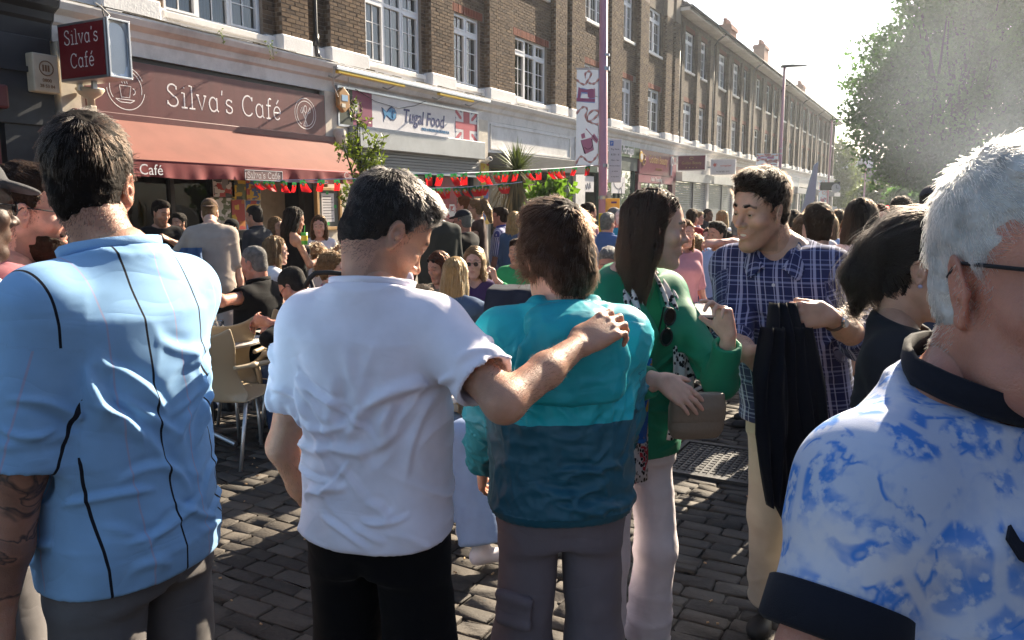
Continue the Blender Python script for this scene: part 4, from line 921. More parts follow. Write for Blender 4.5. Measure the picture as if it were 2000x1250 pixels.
q=empty('street_light', (*at(1978, 400, 42)[:2], 0), YAW, 'grey twin street light fading into smoke beside the big tree', 'lamp post');zt=at(1978, 180, 42)[2]
mb=MB();mb.tube([(0, 0, 0), (0, 0, zt)], .09, STEEL, 10);mb.build('pole', q);mb=MB();mb.tube([(-.45, 0, 0), (-.45, 0, zt+.1)], .06, STEEL, 10);mb.build('second_pole', q)
for dx, dz in((-2.6, .35), (.3, 0)):
 MB().box((dx-.5, -.1, zt+dz-.04), (dx+.9, .1, zt+dz+.04), STEEL).build('lantern', q)
mb=MB();mb.tube([(-2.2, 0, zt+.3), (0, 0, zt)], .04, STEEL, 6);mb.build('arm', q)
ys=empty('yellow_notice', (*at(1190, 400, 12.9)[:2], 0), YAW, 'yellow plastic street notice strapped behind the crowd at the pink lamp post', 'sign')
c=at(1192, 405, 12.9)
yl1=mat('notice_yellow', (.75, .50, .12), .5, trans=.3);yl2=mat('notice_bright_yellow', (.65, .55, .03), .5, trans=.2)
c1=at(1196, 402, 12.9)[2];MB().box((-.06, .0, c1-.13), (.17, .02, c1+.12), yl1).build('upper_panel', ys, bevel=.02)
c2=at(1192, 436, 12.9)[2];MB().box((-.17, -.03, c2-.2), (.15, -.01, c2+.16), yl2).build('lower_panel', ys, bevel=.01)
MB().lathe([(0, .01), (.055, .01), (.055, 0)], (.02, -.035, c2+.03), mat('notice_purple', (.12, .05, .2), .5), 14, Matrix.Rotation(R(90), 3, 'X')).build('no_parking_disc', ys)
mb=MB();mb.box((.03, -.004, c1+.04), (.12, .0, c1+.07), mat('notice_purple', (.12, .05, .2)));mb.build('print', ys)
mb=MB();mb.tube([(0, .08, 0), (0, .08, c1+.1)], .02, STEEL, 6);mb.build('stake', ys)
cs=empty('pub_clock_sign', (*at(1626, 365, 60)[:2], at(1626, 365, 60)[2]), YAW, 'dark hanging sign with a pale round clock at the far corner', 'sign')
MB().box((-.9, -.06, -.25), (.55, .06, .35), BLACKM).build('board', cs);MB().lathe([(0, .08), (.33, .08), (.36, .0)], (.25, -.02, -.1), SGW, 20, Matrix.Rotation(R(90), 3, 'X')).build('dial', cs)
mb=MB();mb.box((.235, -.12, -.1), (.265, -.10, .12), BLACKM);mb.box((.25, -.12, -.115), (.42, -.10, -.085), BLACKM);mb.build('hand', cs)
fl=empty('feather_flag', (*at(1563, 425, 26)[:2], 0), YAW, 'pale feather flag with an orange blot standing among the far crowd', 'flag')
za, zb=at(1575, 318, 26)[2], .9
pts=[(-.10, zb), (.30, zb), (.46, zb+(za-zb)*.5), (.50, za), (.36, za-.1), (.16, zb+(za-zb)*.55)]
MB().prism(pts, (0, 0, 0), (1, 0, 0), (0, 0, 1), (0, .012, 0), mat('flag_pale', (.66, .62, .68), .7, trans=.4)).build('cloth', fl)
MB().prism([(.03, zb+.25), (.3, zb+.28), (.33, zb+.6), (.2, zb+.72), (.08, zb+.6)], (0, -.004, 0), (1, 0, 0), (0, 0, 1), (0, .003, 0), mat('flag_orange', (.7, .16, .03), .6, trans=.3)).build('print', fl)
mb=MB();mb.tube([(-.11, .01, 0), (-.10, .01, zb), (.17, .01, zb+(za-zb)*.55), (.37, .01, za-.1), (.5, .01, za+.02)], .018, STEEL, 6);mb.build('pole', fl)
PGRN=mat('bunting_green', (.02, .16, .05), .6, trans=.45);PRED=mat('bunting_red', (.62, .015, .02), .6, trans=.5);PYEL=mat('bunting_yellow', (.75, .50, .05), .6, trans=.4);STRING=mat('bunting_string', (.45, .48, .62), .6)
def flag_mesh(seed):
 r_=random.Random(seed);n=5;mb=MB();W_, Hh_=.084, .145
 sk=r_.uniform(-.05, .1);tw=r_.uniform(-.7, .7);a1=r_.uniform(-.03, .05)
 def p(u, v, e=0):
  x=(u-.5)*W_*(1-.08*v)+sk*v*v;y=.03*math.sin(u*3+seed)*v+tw*.10*(u-.5)*v+a1*v+e;return(x, y, -v*Hh_+.02*(u-.5)*v*tw)
 for i in range(n):
  for j in range(6):
   q=[p(i/n, j/6), p((i+1)/n, j/6), p((i+1)/n, (j+1)/6), p(i/n, (j+1)/6)];m=PGRN if j<2 else PRED
   mb.add(q, [(0, 1, 2, 3)], m)
 for e in(-.003, .003):
  c=[]
  for k in range(12):t=2*math.pi*k/12;c.append(p(.5+.27*math.cos(t), .36+.19*math.sin(t), e))
  mb.add(c, [tuple(range(12))], PYEL)
  c=[]
  for k in range(12):t=2*math.pi*k/12;c.append(p(.5+.20*math.cos(t), .36+.14*math.sin(t), e*1.3))
  mb.add(c, [tuple(range(12))], PRED)
  mb.add([p(.40, .27, e*1.7), p(.60, .27, e*1.7), p(.60, .38, e*1.7), p(.5, .46, e*1.7), p(.40, .38, e*1.7)], [(0, 1, 2, 3, 4)], SGW)
  mb.add([p(.46, .31, e*2), p(.54, .31, e*2), p(.54, .38, e*2), p(.46, .38, e*2)], [(0, 1, 2, 3)], bblu)
 return mb.mesh('flag', True)
FLAGS=[flag_mesh(i)for i in range(7)]
def bunting(ends, flags, lab, seed):
 """ends: list of (px,py,depth) along the string; flags: px positions"""
 P=[at(*e)for e in ends];xs=[e[0]for e in ends];q=empty('bunting', tuple(P[0]), 0, lab, 'bunting', 'strings of small red and green flags')
 def pos(px):return np.array([np.interp(px, xs, [p[k]for p in P])for k in range(3)])-P[0]
 mb=MB();mb.tube([tuple(pos(x))for x in np.linspace(xs[0], xs[-1], 60)], .006, STRING, 5);mb.build('string', q)
 for i, x in enumerate(flags):
  o=bpy.data.objects.new('flag', FLAGS[(i*5+seed)%7]);link(o, q);o.location=tuple(pos(x));o.rotation_euler=(random.uniform(-.25, .25), random.uniform(-.2, .25), YAW*.7+random.uniform(-.5, .5))
 return q
bunting([(540, 352, 9.6), (600, 351, 9.5), (700, 349, 9.3), (800, 340, 9.2), (900, 338, 9.6), (1000, 334, 10.6), (1100, 328, 12), (1172, 322, 13.4)], [552, 590, 628, 658, 695, 731, 752, 779, 808, 835, 859, 885, 905, 932, 947, 967, 987, 1007, 1027, 1048, 1072, 1085, 1098, 1122, 1146], 'upper string of small Portuguese flags stretched from the cafe awning to the pink post', 0)
bunting([(800, 369, 10.5), (900, 366, 11), (1000, 358, 12), (1020, 355, 12.2)], [822, 842, 858, 874, 890, 906, 922, 934, 948, 975, 992], 'lower string of small Portuguese flags behind the man with greying hair', 3)
bunting([(490, 352, 11.6), (560, 355, 11.5), (640, 356, 11.2)], [500, 519, 530, 556, 575, 595], 'short row of little red and green flags under the awning edge', 2)
barkm=mat('bark', (.032, .032, .018), .9, var=.3, vscale=9, bump=.8, bscale=25)
def shrub(base, pts, n, size, lab, seed, m, name='leafy_shrub', asp=.45, stems=4):
 """pts: list of (x,z,rx,rz) blobs relative to base, in the camera-facing plane"""
 r_=np.random.default_rng(seed);q=empty(name, tuple(base), YAW, lab, 'plant')
 mb=MB()
 C_=[];D_=[];w=np.array([b[2]*b[3]for b in pts]);w=w/w.sum()
 for b, ww in zip(pts, w):
  k=int(n*ww)+3
  for t in range(max(2, k//14)):
   c=np.array([b[0]+r_.normal(0, b[2]*.5), r_.normal(0, b[2]*.5), b[1]+r_.normal(0, b[3]*.5)])
   d=np.array([c[0]*.4+r_.normal(0, .3), r_.normal(0, .4), .7+r_.normal(0, .3)]);d/=np.linalg.norm(d)
   L_=.22*size/.07
   mb.tube([tuple(c-d*L_*.6), tuple(c), tuple(c+d*L_*.5)], [.006, .004, .002], barkm, 5)
   for j in range(14):
    s_=r_.uniform(-.6, .5);C_.append(c+d*L_*s_+r_.normal(0, .01, 3));v=r_.normal(size=3);v-=d*(v@d);v/=np.linalg.norm(v);D_.append(v*.8+d*.6)
 for k in range(stems):
  x=r_.normal(0, .04);tp=pts[k%len(pts)]
  mb.tube([(x, r_.normal(0, .03), -base[2]+.05), (x*1.5, 0, (tp[1]-base[2])*.3), (tp[0]*.6, 0, tp[1]*.6-.1), (tp[0], 0, tp[1])], [.022, .018, .012, .006], barkm, 6)
 mb.build('stems', q);o=bpy.data.objects.new('leaves', leaf_mesh('leaves', np.array(C_), np.array(D_), size, m, r_, asp));link(o, q);o['kind']='stuff'
 return q
d=10.6;B=at(705, 350, d)
def rel(px, py, dd=10.6):v=at(px, py, dd)-B;return(v@RT, v[2])
bl=[]
for(px, py, rx, ry)in((700, 222, 9, 16), (705, 250, 14, 14), (698, 275, 9, 12), (672, 285, 16, 12), (735, 283, 16, 16), (690, 300, 18, 16), (720, 310, 28, 22), (735, 328, 16, 12), (700, 345, 26, 10), (785, 340, 8, 6), (770, 352, 18, 7), (690, 375, 26, 16), (672, 400, 14, 10), (720, 372, 20, 14)):
 a, z=rel(px, py);bl.append((a, z, rx*d/FPX, ry*d/FPX))
lf1=mat('shrub_leaf', (.16, .22, .025), .38, var=.4, vscale=9, trans=.45, coord='Object')
shrub(B, bl, 1100, .075, 'tall loose green shrub beside the cafe awning behind the bunting', 4, lf1, stems=5)
tub=empty('planter', (B[0], B[1], 0), 0, 'dark round planter holding the tall shrub', 'planter');MB().lathe([(0, 0), (.24, 0), (.30, .5), (.31, .52), (.27, .52), (.26, .46), (0, .46)], (0, 0, 0), BLACKM, 18).build('pot', tub, smooth=True)
d=14.5;B=at(1010, 335, d);q=empty('cordyline_palm', tuple(B), YAW, 'spiky green cordyline palm in front of the restaurant canopy', 'plant')
r_=np.random.default_rng(8);palm=mat('palm_leaf', (.10, .135, .03), .5, var=.3, vscale=6, trans=.25);dead=mat('palm_dead_leaf', (.19, .14, .07), .8, var=.3, trans=.15)
def blade_mesh(n, L0, L1, el0, el1, droop, w, m, name):
 V=[];F=[]
 for i in range(n):
  az=r_.uniform(0, 2*math.pi);el=R(r_.uniform(el0, el1));L_=r_.uniform(L0, L1);k=5;dd=np.array([math.cos(az)*math.cos(el), math.sin(az)*math.cos(el), math.sin(el)]);side=np.cross(dd, [0, 0, 1.]);side/=np.linalg.norm(side)+1e-9
  b=len(V)
  for j in range(k):
   t=j/(k-1);p=dd*L_*t+np.array([0, 0, -droop*L_*t**2.2]);ww=w*(1-t)**.7*(.5+min(1, t*4)*.5)
   V+=[p-side*ww, p+side*ww]
  F+=[(b+2*j, b+2*j+1, b+2*j+3, b+2*j+2)for j in range(k-1)]
 return np_mesh(name, np.array(V), np.array(F), [m], smooth=True)
o=bpy.data.objects.new('fronds', blade_mesh(230, .45, .80, -15, 85, .18, .016, palm, 'fronds'));link(o, q);o['kind']='stuff'
o=bpy.data.objects.new('dead_fronds', blade_mesh(110, .5, .95, -70, -10, .5, .014, dead, 'dead_fronds'));link(o, q);o['kind']='stuff'
mb=MB();mb.tube([(0, 0, .05), (.02, 0, -.6), (0, 0, -B[2])], [.09, .11, .12], barkm, 10);mb.build('trunk', q, smooth=True)
d=14.0;B=at(1085, 375, d);lf2=mat('broad_leaf', (.12, .23, .02), .4, var=.35, vscale=5, trans=.5)
bl=[]
for(px, py, rx, ry)in((1070, 365, 16, 8), (1100, 368, 18, 9), (1080, 382, 20, 10), (1108, 388, 10, 10), (1060, 400, 14, 8), (1040, 385, 12, 12)):
 v=at(px, py, d)-B;bl.append((v@RT, v[2], rx*d/FPX, ry*d/FPX))
shrub(B, bl, 330, .15, 'bright green broad leaved plant beside the palm', 6, lf2, asp=.8, stems=4)
def tree(base, crown, n, size, lab, seed, m, group=None, trunk_r=.3, name='plane_tree'):
 """crown: blobs (x, y, z, r) in world axes relative to the base"""
 r_=np.random.default_rng(seed);q=empty(name, tuple(base), 0, lab, 'tree', group)
 mb=MB();fork=np.array([0, 0, 3.2]);mb.tube([(0, 0, 0), (.05, 0, 1.2), tuple(fork)], [trunk_r*1.25, trunk_r, trunk_r*.8], barkm, 12)
 for(x, y, z, rr)in crown:
  c=np.array([x, y, z]);m1=fork+(c-fork)*.5+r_.normal(0, .3, 3)
  mb.tube([tuple(fork), tuple(m1), tuple(c), tuple(c+r_.normal(0, rr*.5, 3))], [trunk_r*.5, trunk_r*.32, trunk_r*.14, .03], barkm, 8)
  for t in range(4):e=c+r_.normal(0, rr*.6, 3);mb.tube([tuple(m1), tuple((m1+e)/2+r_.normal(0, .15, 3)), tuple(e)], [trunk_r*.2, trunk_r*.1, .015], barkm, 5)
 mb.build('trunk', q, smooth=True)
 w=np.array([b[3]**2.2 for b in crown]);w/=w.sum();C_=[];D_=[]
 for b, ww in zip(crown, w):
  k=int(n*ww);nt=max(6, k//26)
  dirs=r_.normal(size=(nt, 3));dirs/=np.linalg.norm(dirs, axis=1, keepdims=True);rad=b[3]*r_.uniform(.25, 1.08, (nt, 1))**.6
  tw=np.array(b[:3])+dirs*rad*np.array([1, 1, .85])
  for t in tw:
   s_=r_.uniform(.5, 1.2)*b[3]*.16+.12
   cc=t+r_.normal(0, 1, (26, 3))*np.array([s_, s_, s_*.5]);C_.append(cc);D_.append(r_.normal(size=(26, 3))+np.array([0, 0, -.35]))
 o=bpy.data.objects.new('crown', leaf_mesh('crown', np.concatenate(C_), np.concatenate(D_), size, m, r_, .75));link(o, q);o['kind']='stuff'
 return q
lf3=mat('plane_leaf', (.058, .145, .016), .5, var=.45, vscale=.6, trans=.62)
lf4=mat('far_leaf', (.12, .16, .025), .55, var=.35, vscale=.5, trans=.4)
D_T=40.0;B=at(1850, 415, D_T);B[2]=0
cr=[]
for(px, py, r)in((1735, 110, 60), (1700, 180, 50), (1690, 240, 45), (1720, 290, 52), (1760, 200, 70), (1800, 120, 80), (1770, 330, 48), (1810, 300, 65), (1840, 200, 85), (1860, 60, 85), (1900, -20, 90), (1905, 130, 95), (1890, 290, 75), (1960, 60, 90), (1980, 200, 90), (1960, 320, 70), (2040, 120, 100), (2060, 260, 90), (1830, 365, 35), (1730, 345, 30), (1980, -100, 110), (1800, 20, 50), (2080, -40, 110), (1875, -90, 70)):
 dd=D_T+RNG.uniform(-3, 4);v=at(px, py, dd)-B;cr.append((v[0], v[1], v[2], r*dd/FPX))
tree(B, cr, 76000, .23, 'huge green plane tree rising through the smoke over the crowd', 21, lf3, trunk_r=.42)
for(bx, by, dd, blobs, lab, sd_, mm)in((1650, 420, 95, ((1632, 310, 22), (1655, 300, 20), (1640, 345, 30), (1670, 345, 24), (1625, 380, 24), (1655, 385, 30), (1640, 285, 12)), 'yellow green tree at the far end of the terrace', 31, lf4), (1700, 425, 85, ((1690, 385, 26), (1715, 380, 24), (1735, 395, 24), (1705, 400, 24)), 'low green tree in front of the dark roofed house', 32, lf4), (1770, 420, 70, ((1760, 380, 20), (1790, 385, 24), (1830, 392, 22), (1800, 400, 22)), 'dark green tree under the plane tree at the end of the street', 33, lf3)):
 B=at(bx, by, dd);B[2]=0;cr=[(*(at(a, b, dd+RNG.uniform(-2, 2))-B), r*dd/FPX)for a, b, r in blobs]
 tree(B, cr, 7000, .36, lab, sd_, mm, trunk_r=.25, name='street_tree')
hs=empty('distant_house', (*at(1690, 420, 120)[:2], 0), YAW, 'distant house with a steep dark tiled roof between the trees', 'building')
z0, z1, zt=at(0, 364, 120)[2], at(0, 328, 120)[2], at(0, 322, 120)[2]
MB().box((-4, 0, 0), (5, 8, z0), fasc[4]).build('wall', hs)
MB().prism([(-3.2, z0), (5.2, z0), (3.2, z1), (-3.0, z1)], (0, -.3, 0), (1, 0, 0), (0, 0, 1), (0, 8, 0), tile).build('roof', hs)
MB().box((-3.6, -.4, z0-.15), (5.6, 8, z0-.002), WHITE).build('eaves', hs)
MB().box((-2.4, 1, z1+.003), (1.6, 5, z1+1.7), WHITE).build('white_wing', hs);MB().box((-1.2, .97, z1+.4), (-.2, 1.0, z1+1.3), GLASS).build('window', hs)
MB().box((-2.2, .6, z1+.4), (-1.7, 1.2, z1+2.4), chim).build('chimney', hs)
r_=np.random.default_rng(77);cc=[]
for i in range(90):
 a=r_.uniform(-400, 400);
tl=[]
for i in range(60):
 x=r_.uniform(-70, 60);y=150+r_.uniform(0, 30);hgt=r_.uniform(4, 9)
 tl.append(r_.normal((x, y, hgt*.5), (4, 3, hgt*.28), (240, 3)))
cc=np.concatenate(tl);cc[:, 2]=np.abs(cc[:, 2])
o=bpy.data.objects.new('treeline', leaf_mesh('treeline', cc, r_.normal(size=cc.shape), .9, lf4, r_, .8));link(o);tag(o, 'mass of far trees closing off the end of the street', kind='stuff')
tlg=empty('traffic_light', (*at(1732, 405, 58)[:2], 0), YAW, 'traffic light showing red above the far crowd', 'traffic light');zt=at(0, 405, 58)[2]
MB().box((-.15, -.1, zt-.75), (.15, .1, zt+.22), BLACKM).build('housing', tlg);MB().lathe([(0, .02), (.10, .02), (.11, 0)], (0, -.11, zt), mat('red_signal', (.6, .02, .02), .4, emit=((1, .03, .03), 6.0)), 14, Matrix.Rotation(R(90), 3, 'X')).build('red_lamp', tlg)
mb=MB();mb.tube([(0, .05, 0), (0, .05, zt-.7)], .06, STEEL, 8);mb.build('pole', tlg)
op=empty('opposite_terrace', (0, 0, 0), 0, 'brick terrace on the other side of the street, behind the camera side', 'building')
MB().box((13, -40, 0), (20, 22, 9), FARB).build('wall', op)
mb=MB()
for i in range(18):
 for z in(1, 4.6, 7.2):mb.box((12.97, -38+i*3.3, z), (12.999, -36.3+i*3.3, z+1.5), GLASS)
o=mb.build('windows', op);o['kind']='stuff'
A_=lambda*v:np.array(v, float)
def nrm(v):v=np.asarray(v, float);return v/(np.linalg.norm(v)+1e-12)
def vnoise(P, seed=0):
 """value noise, P (n,3) -> -1..1"""
 i=np.floor(P).astype(np.int64);f=P-i;f=f*f*(3-2*f);out=0
 for dx in(0, 1):
  for dy in(0, 1):
   for dz in(0, 1):
    x, y, z=i[:, 0]+dx, i[:, 1]+dy, i[:, 2]+dz
    h=(x*73856093)^(y*19349663)^(z*83492791)^(seed*2654435761)
    h=(h^(h>>13))*1274126177;h=(h^(h>>16))&0xffff
    w=(f[:, 0]if dx else 1-f[:, 0])*(f[:, 1]if dy else 1-f[:, 1])*(f[:, 2]if dz else 1-f[:, 2])
    out=out+w*(h/32767.5-1)
 return out
class Field:
 def __init__(s, lo, hi, h):
  s.lo=np.asarray(lo, float);s.h=h;n=np.maximum(4, np.ceil((np.asarray(hi)-s.lo)/h).astype(int)+1)
  s.ax=[(s.lo[i]+h*np.arange(n[i])).astype(np.float32)for i in range(3)];s.v=np.full(n, .08, np.float32)
 def sl(s, lo, hi):
  out=[]
  for i in range(3):
   a=int(np.floor((lo[i]-s.lo[i])/s.h));b=int(np.ceil((hi[i]-s.lo[i])/s.h))+1
   a=max(a, 0);b=min(b, len(s.ax[i]))
   if b<=a:return None
   out.append(slice(a, b))
  return tuple(out)
 def apply(s, prim):
  op, kind, k, a=prim[0], prim[1], prim[2], prim[3];clip=prim[4]if len(prim)>4 else None
  pad=max(k, .0)+2.6*s.h+.004
  if kind=='cap':lo=np.minimum(a[0]-a[2], a[1]-a[3])-pad;hi=np.maximum(a[0]+a[2], a[1]+a[3])+pad
  elif kind=='ell':
   c, r, M=a;e=np.asarray(r)if M is None else np.sqrt(((M*np.asarray(r)[None, :])**2).sum(1));lo=c-e-pad;hi=c+e+pad
  elif kind=='loft':
   zs, cx, cyy, hw, hd, p=a;lo=A_(np.min(cx-hw), np.min(cyy-hd), zs[0])-pad;hi=A_(np.max(cx+hw), np.max(cyy+hd), zs[-1])+pad
  elif kind=='half':lo=s.lo-1;hi=s.lo+50
  q=s.sl(lo, hi)
  if q is None:return
  X=s.ax[0][q[0]][:, None, None];Y=s.ax[1][q[1]][None, :, None];Z=s.ax[2][q[2]][None, None, :]
  if kind=='cap':
   A0, B0, ra, rb=a;ba=B0-A0;L2=float(ba@ba)+1e-12
   px, py, pz=X-A0[0], Y-A0[1], Z-A0[2]
   t=np.clip((px*ba[0]+py*ba[1]+pz*ba[2])/L2, 0, 1)
   d=np.sqrt((px-t*ba[0])**2+(py-t*ba[1])**2+(pz-t*ba[2])**2)-(ra+(rb-ra)*t)
  elif kind=='ell':
   c, r, M=a;px, py, pz=X-c[0], Y-c[1], Z-c[2]
   if M is not None:px, py, pz=(px*M[0, 0]+py*M[1, 0]+pz*M[2, 0]), (px*M[0, 1]+py*M[1, 1]+pz*M[2, 1]), (px*M[0, 2]+py*M[1, 2]+pz*M[2, 2])
   k0=np.sqrt((px/r[0])**2+(py/r[1])**2+(pz/r[2])**2);k1=np.sqrt((px/r[0]**2)**2+(py/r[1]**2)**2+(pz/r[2]**2)**2)
   d=k0*(k0-1)/(k1+1e-9)
  elif kind=='loft':
   zs, cx, cyy, hw, hd, p=a;z=Z[0, 0];I=lambda w:np.interp(z, zs, w)[None, None, :].astype(np.float32)
   HW, HD=I(hw), I(hd);qx=np.abs(X-I(cx))/HW;qy=np.abs(Y-I(cyy))/HD
   d=((qx**p+qy**p)**(1/p)-1)*np.minimum(HW, HD)
   d=np.maximum(d, np.maximum(zs[0]-Z, Z-zs[-1]))
  elif kind=='half':d=(X-a[0][0])*a[1][0]+(Y-a[0][1])*a[1][1]+(Z-a[0][2])*a[1][2]
  if clip is not None:
   for(pt, n)in clip:d=np.maximum(d, (X-pt[0])*n[0]+(Y-pt[1])*n[1]+(Z-pt[2])*n[2])
  v=s.v[q]
  if op=='u':
   if k>0:hh=np.maximum(k-np.abs(v-d), 0)/k;s.v[q]=np.minimum(v, d)-hh*hh*k*.25
   else:s.v[q]=np.minimum(v, d)
  elif op=='s':
   d=-d
   if k>0:hh=np.maximum(k-np.abs(v-d), 0)/k;s.v[q]=np.maximum(v, d)+hh*hh*k*.25
   else:s.v[q]=np.maximum(v, d)
  elif op=='i':s.v[q]=np.maximum(v, d)
 def mesh(s):
  v=s.v;ins=v<0;n=np.array(v.shape)
  c=[ins[dx:n[0]-1+dx, dy:n[1]-1+dy, dz:n[2]-1+dz]for dx in(0, 1)for dy in(0, 1)for dz in(0, 1)]
  cnt=sum(x.astype(np.int8)for x in c);act=(cnt>0)&(cnt<8)
  idx=np.full(act.shape, -1, np.int64);ijk=np.argwhere(act);idx[act]=np.arange(len(ijk))
  if len(ijk)==0:return np.zeros((0, 3)), np.zeros((0, 4), int)
  acc=np.zeros((len(ijk), 3));ne=np.zeros(len(ijk));co=[(dx, dy, dz)for dx in(0, 1)for dy in(0, 1)for dz in(0, 1)]
  val={o:v[ijk[:, 0]+o[0], ijk[:, 1]+o[1], ijk[:, 2]+o[2]]for o in co}
  for o in co:
   for axx in range(3):
    if o[axx]==0:
     o2=list(o);o2[axx]=1;o2=tuple(o2);a, b=val[o], val[o2];m=(a<0)!=(b<0)
     t=np.where(m, a/(a-b+1e-20), 0)
     for k in range(3):acc[:, k]+=np.where(m, o[k]+(t if k==axx else 0), 0)
     ne+=m
  V=s.lo+(ijk+acc/ne[:, None])*s.h
  F=[]
  for axx in range(3):
   b1, b2=[(1, 2), (2, 0), (0, 1)][axx]
   sl0=[slice(None)]*3;sl1=[slice(None)]*3;sl0[axx]=slice(0, -1);sl1[axx]=slice(1, None)
   e0, e1=ins[tuple(sl0)], ins[tuple(sl1)];e=np.argwhere(e0!=e1)
   e=e[(e[:, b1]>0)&(e[:, b2]>0)&(e[:, b1]<n[b1]-1)&(e[:, b2]<n[b2]-1)]
   if len(e)==0:continue
   q=[]
   for(p1, p2)in((0, 0), (1, 0), (1, 1), (0, 1)):
    z=e.copy();z[:, b1]-=1-p1;z[:, b2]-=1-p2;q.append(idx[z[:, 0], z[:, 1], z[:, 2]])
   q=np.stack(q, 1);fl=~e0[e[:, 0], e[:, 1], e[:, 2]];q[fl]=q[fl][:, ::-1];F.append(q)
  F=np.concatenate(F)if F else np.zeros((0, 4), int);F=F[(F>=0).all(1)]
  return V, F
def prim_box(prims):
 lo, hi=[], []
 for p in prims:
  if p[0]!='u':continue
  a=p[3]
  if p[1]=='cap':lo+=[a[0]-a[2], a[1]-a[3]];hi+=[a[0]+a[2], a[1]+a[3]]
  elif p[1]=='ell':m=max(a[1]);lo.append(a[0]-m);hi.append(a[0]+m)
  elif p[1]=='loft':lo.append(A_(np.min(a[1]-a[3]), np.min(a[2]-a[4]), a[0][0]));hi.append(A_(np.max(a[1]+a[3]), np.max(a[2]+a[4]), a[0][-1]))
 return np.min(lo, 0), np.max(hi, 0)
def sdf_mesh(prims, h, lo=None, hi=None):
 a, b=prim_box(prims)
 if lo is not None:a=np.maximum(a, lo)
 if hi is not None:b=np.minimum(b, hi)
 f=Field(a-3*h, b+3*h, h)
 for p in prims:f.apply(p)
 return f.mesh()
def vnormals(V, F):
 n=np.cross(V[F[:, 2]]-V[F[:, 0]], V[F[:, 3 if F.shape[1]>3 else 1]]-V[F[:, 1 if F.shape[1]>3 else 0]]);out=np.zeros_like(V)
 for k in range(F.shape[1]):np.add.at(out, F[:, k], n)
 return out/(np.linalg.norm(out, axis=1, keepdims=True)+1e-12)
def relax(V, F, it=2, lam=.5):
 n=len(V);
 for _ in range(it):
  acc=np.zeros_like(V);c=np.zeros(n)
  for a, b in((0, 1), (1, 2), (2, 3), (3, 0)):
   np.add.at(acc, F[:, a], V[F[:, b]]);np.add.at(acc, F[:, b], V[F[:, a]]);np.add.at(c, F[:, a], 1);np.add.at(c, F[:, b], 1)
  V=V+lam*(acc/np.maximum(c, 1)[:, None]-V)
 return V
def cap(a, b, ra, rb=None, k=.02, op='u', clip=None):return(op, 'cap', k, (np.asarray(a, float), np.asarray(b, float), ra, ra if rb is None else rb), clip)
def ell(c, r, k=.02, op='u', M=None, clip=None):return(op, 'ell', k, (np.asarray(c, float), np.asarray(r, float), M), clip)
def rotm(yaw=0, pitch=0, roll=0):
 """yaw: turn left +, pitch: nod down +, roll: tilt to own right +  (degrees)"""
 y, p, r=R(yaw), R(-pitch), R(roll)
 Rz=np.array([[math.cos(y), -math.sin(y), 0], [math.sin(y), math.cos(y), 0], [0, 0, 1]]);Rx=np.array([[1, 0, 0], [0, math.cos(p), -math.sin(p)], [0, math.sin(p), math.cos(p)]]);Ry=np.array([[math.cos(r), 0, math.sin(r)], [0, 1, 0], [-math.sin(r), 0, math.cos(r)]])
 return Rz@Rx@Ry
def xf(prims, M, t, s=1.0):
 out=[]
 for p in prims:
  a=p[3];cl=None if len(p)<5 or p[4]is None else[(M@(np.asarray(q)*s)+t, M@np.asarray(n))for q, n in p[4]]
  if p[1]=='cap':na=(M@(a[0]*s)+t, M@(a[1]*s)+t, a[2]*s, a[3]*s)
  elif p[1]=='ell':na=(M@(a[0]*s)+t, a[1]*s, M if a[2]is None else M@a[2])
  elif p[1]=='half':na=(M@(a[0]*s)+t, M@a[1])
  out.append((p[0], p[1], p[2]*s, na, cl))
 return out
SQ=A_(.955, 1.0, 1.05)
def sqz(P):
 out=[]
 for p in P:
  a=p[3];cl=None if len(p)<5 or p[4]is None else[(np.asarray(q)*SQ, nrm(np.asarray(n)/SQ))for q, n in p[4]]
  if p[1]=='cap':a=(a[0]*SQ, a[1]*SQ, a[2], a[3])
  elif p[1]=='ell':a=(a[0]*SQ, a[1]*SQ if a[2]is None else a[1], a[2])
  out.append((p[0], p[1], p[2], a, cl))
 return out
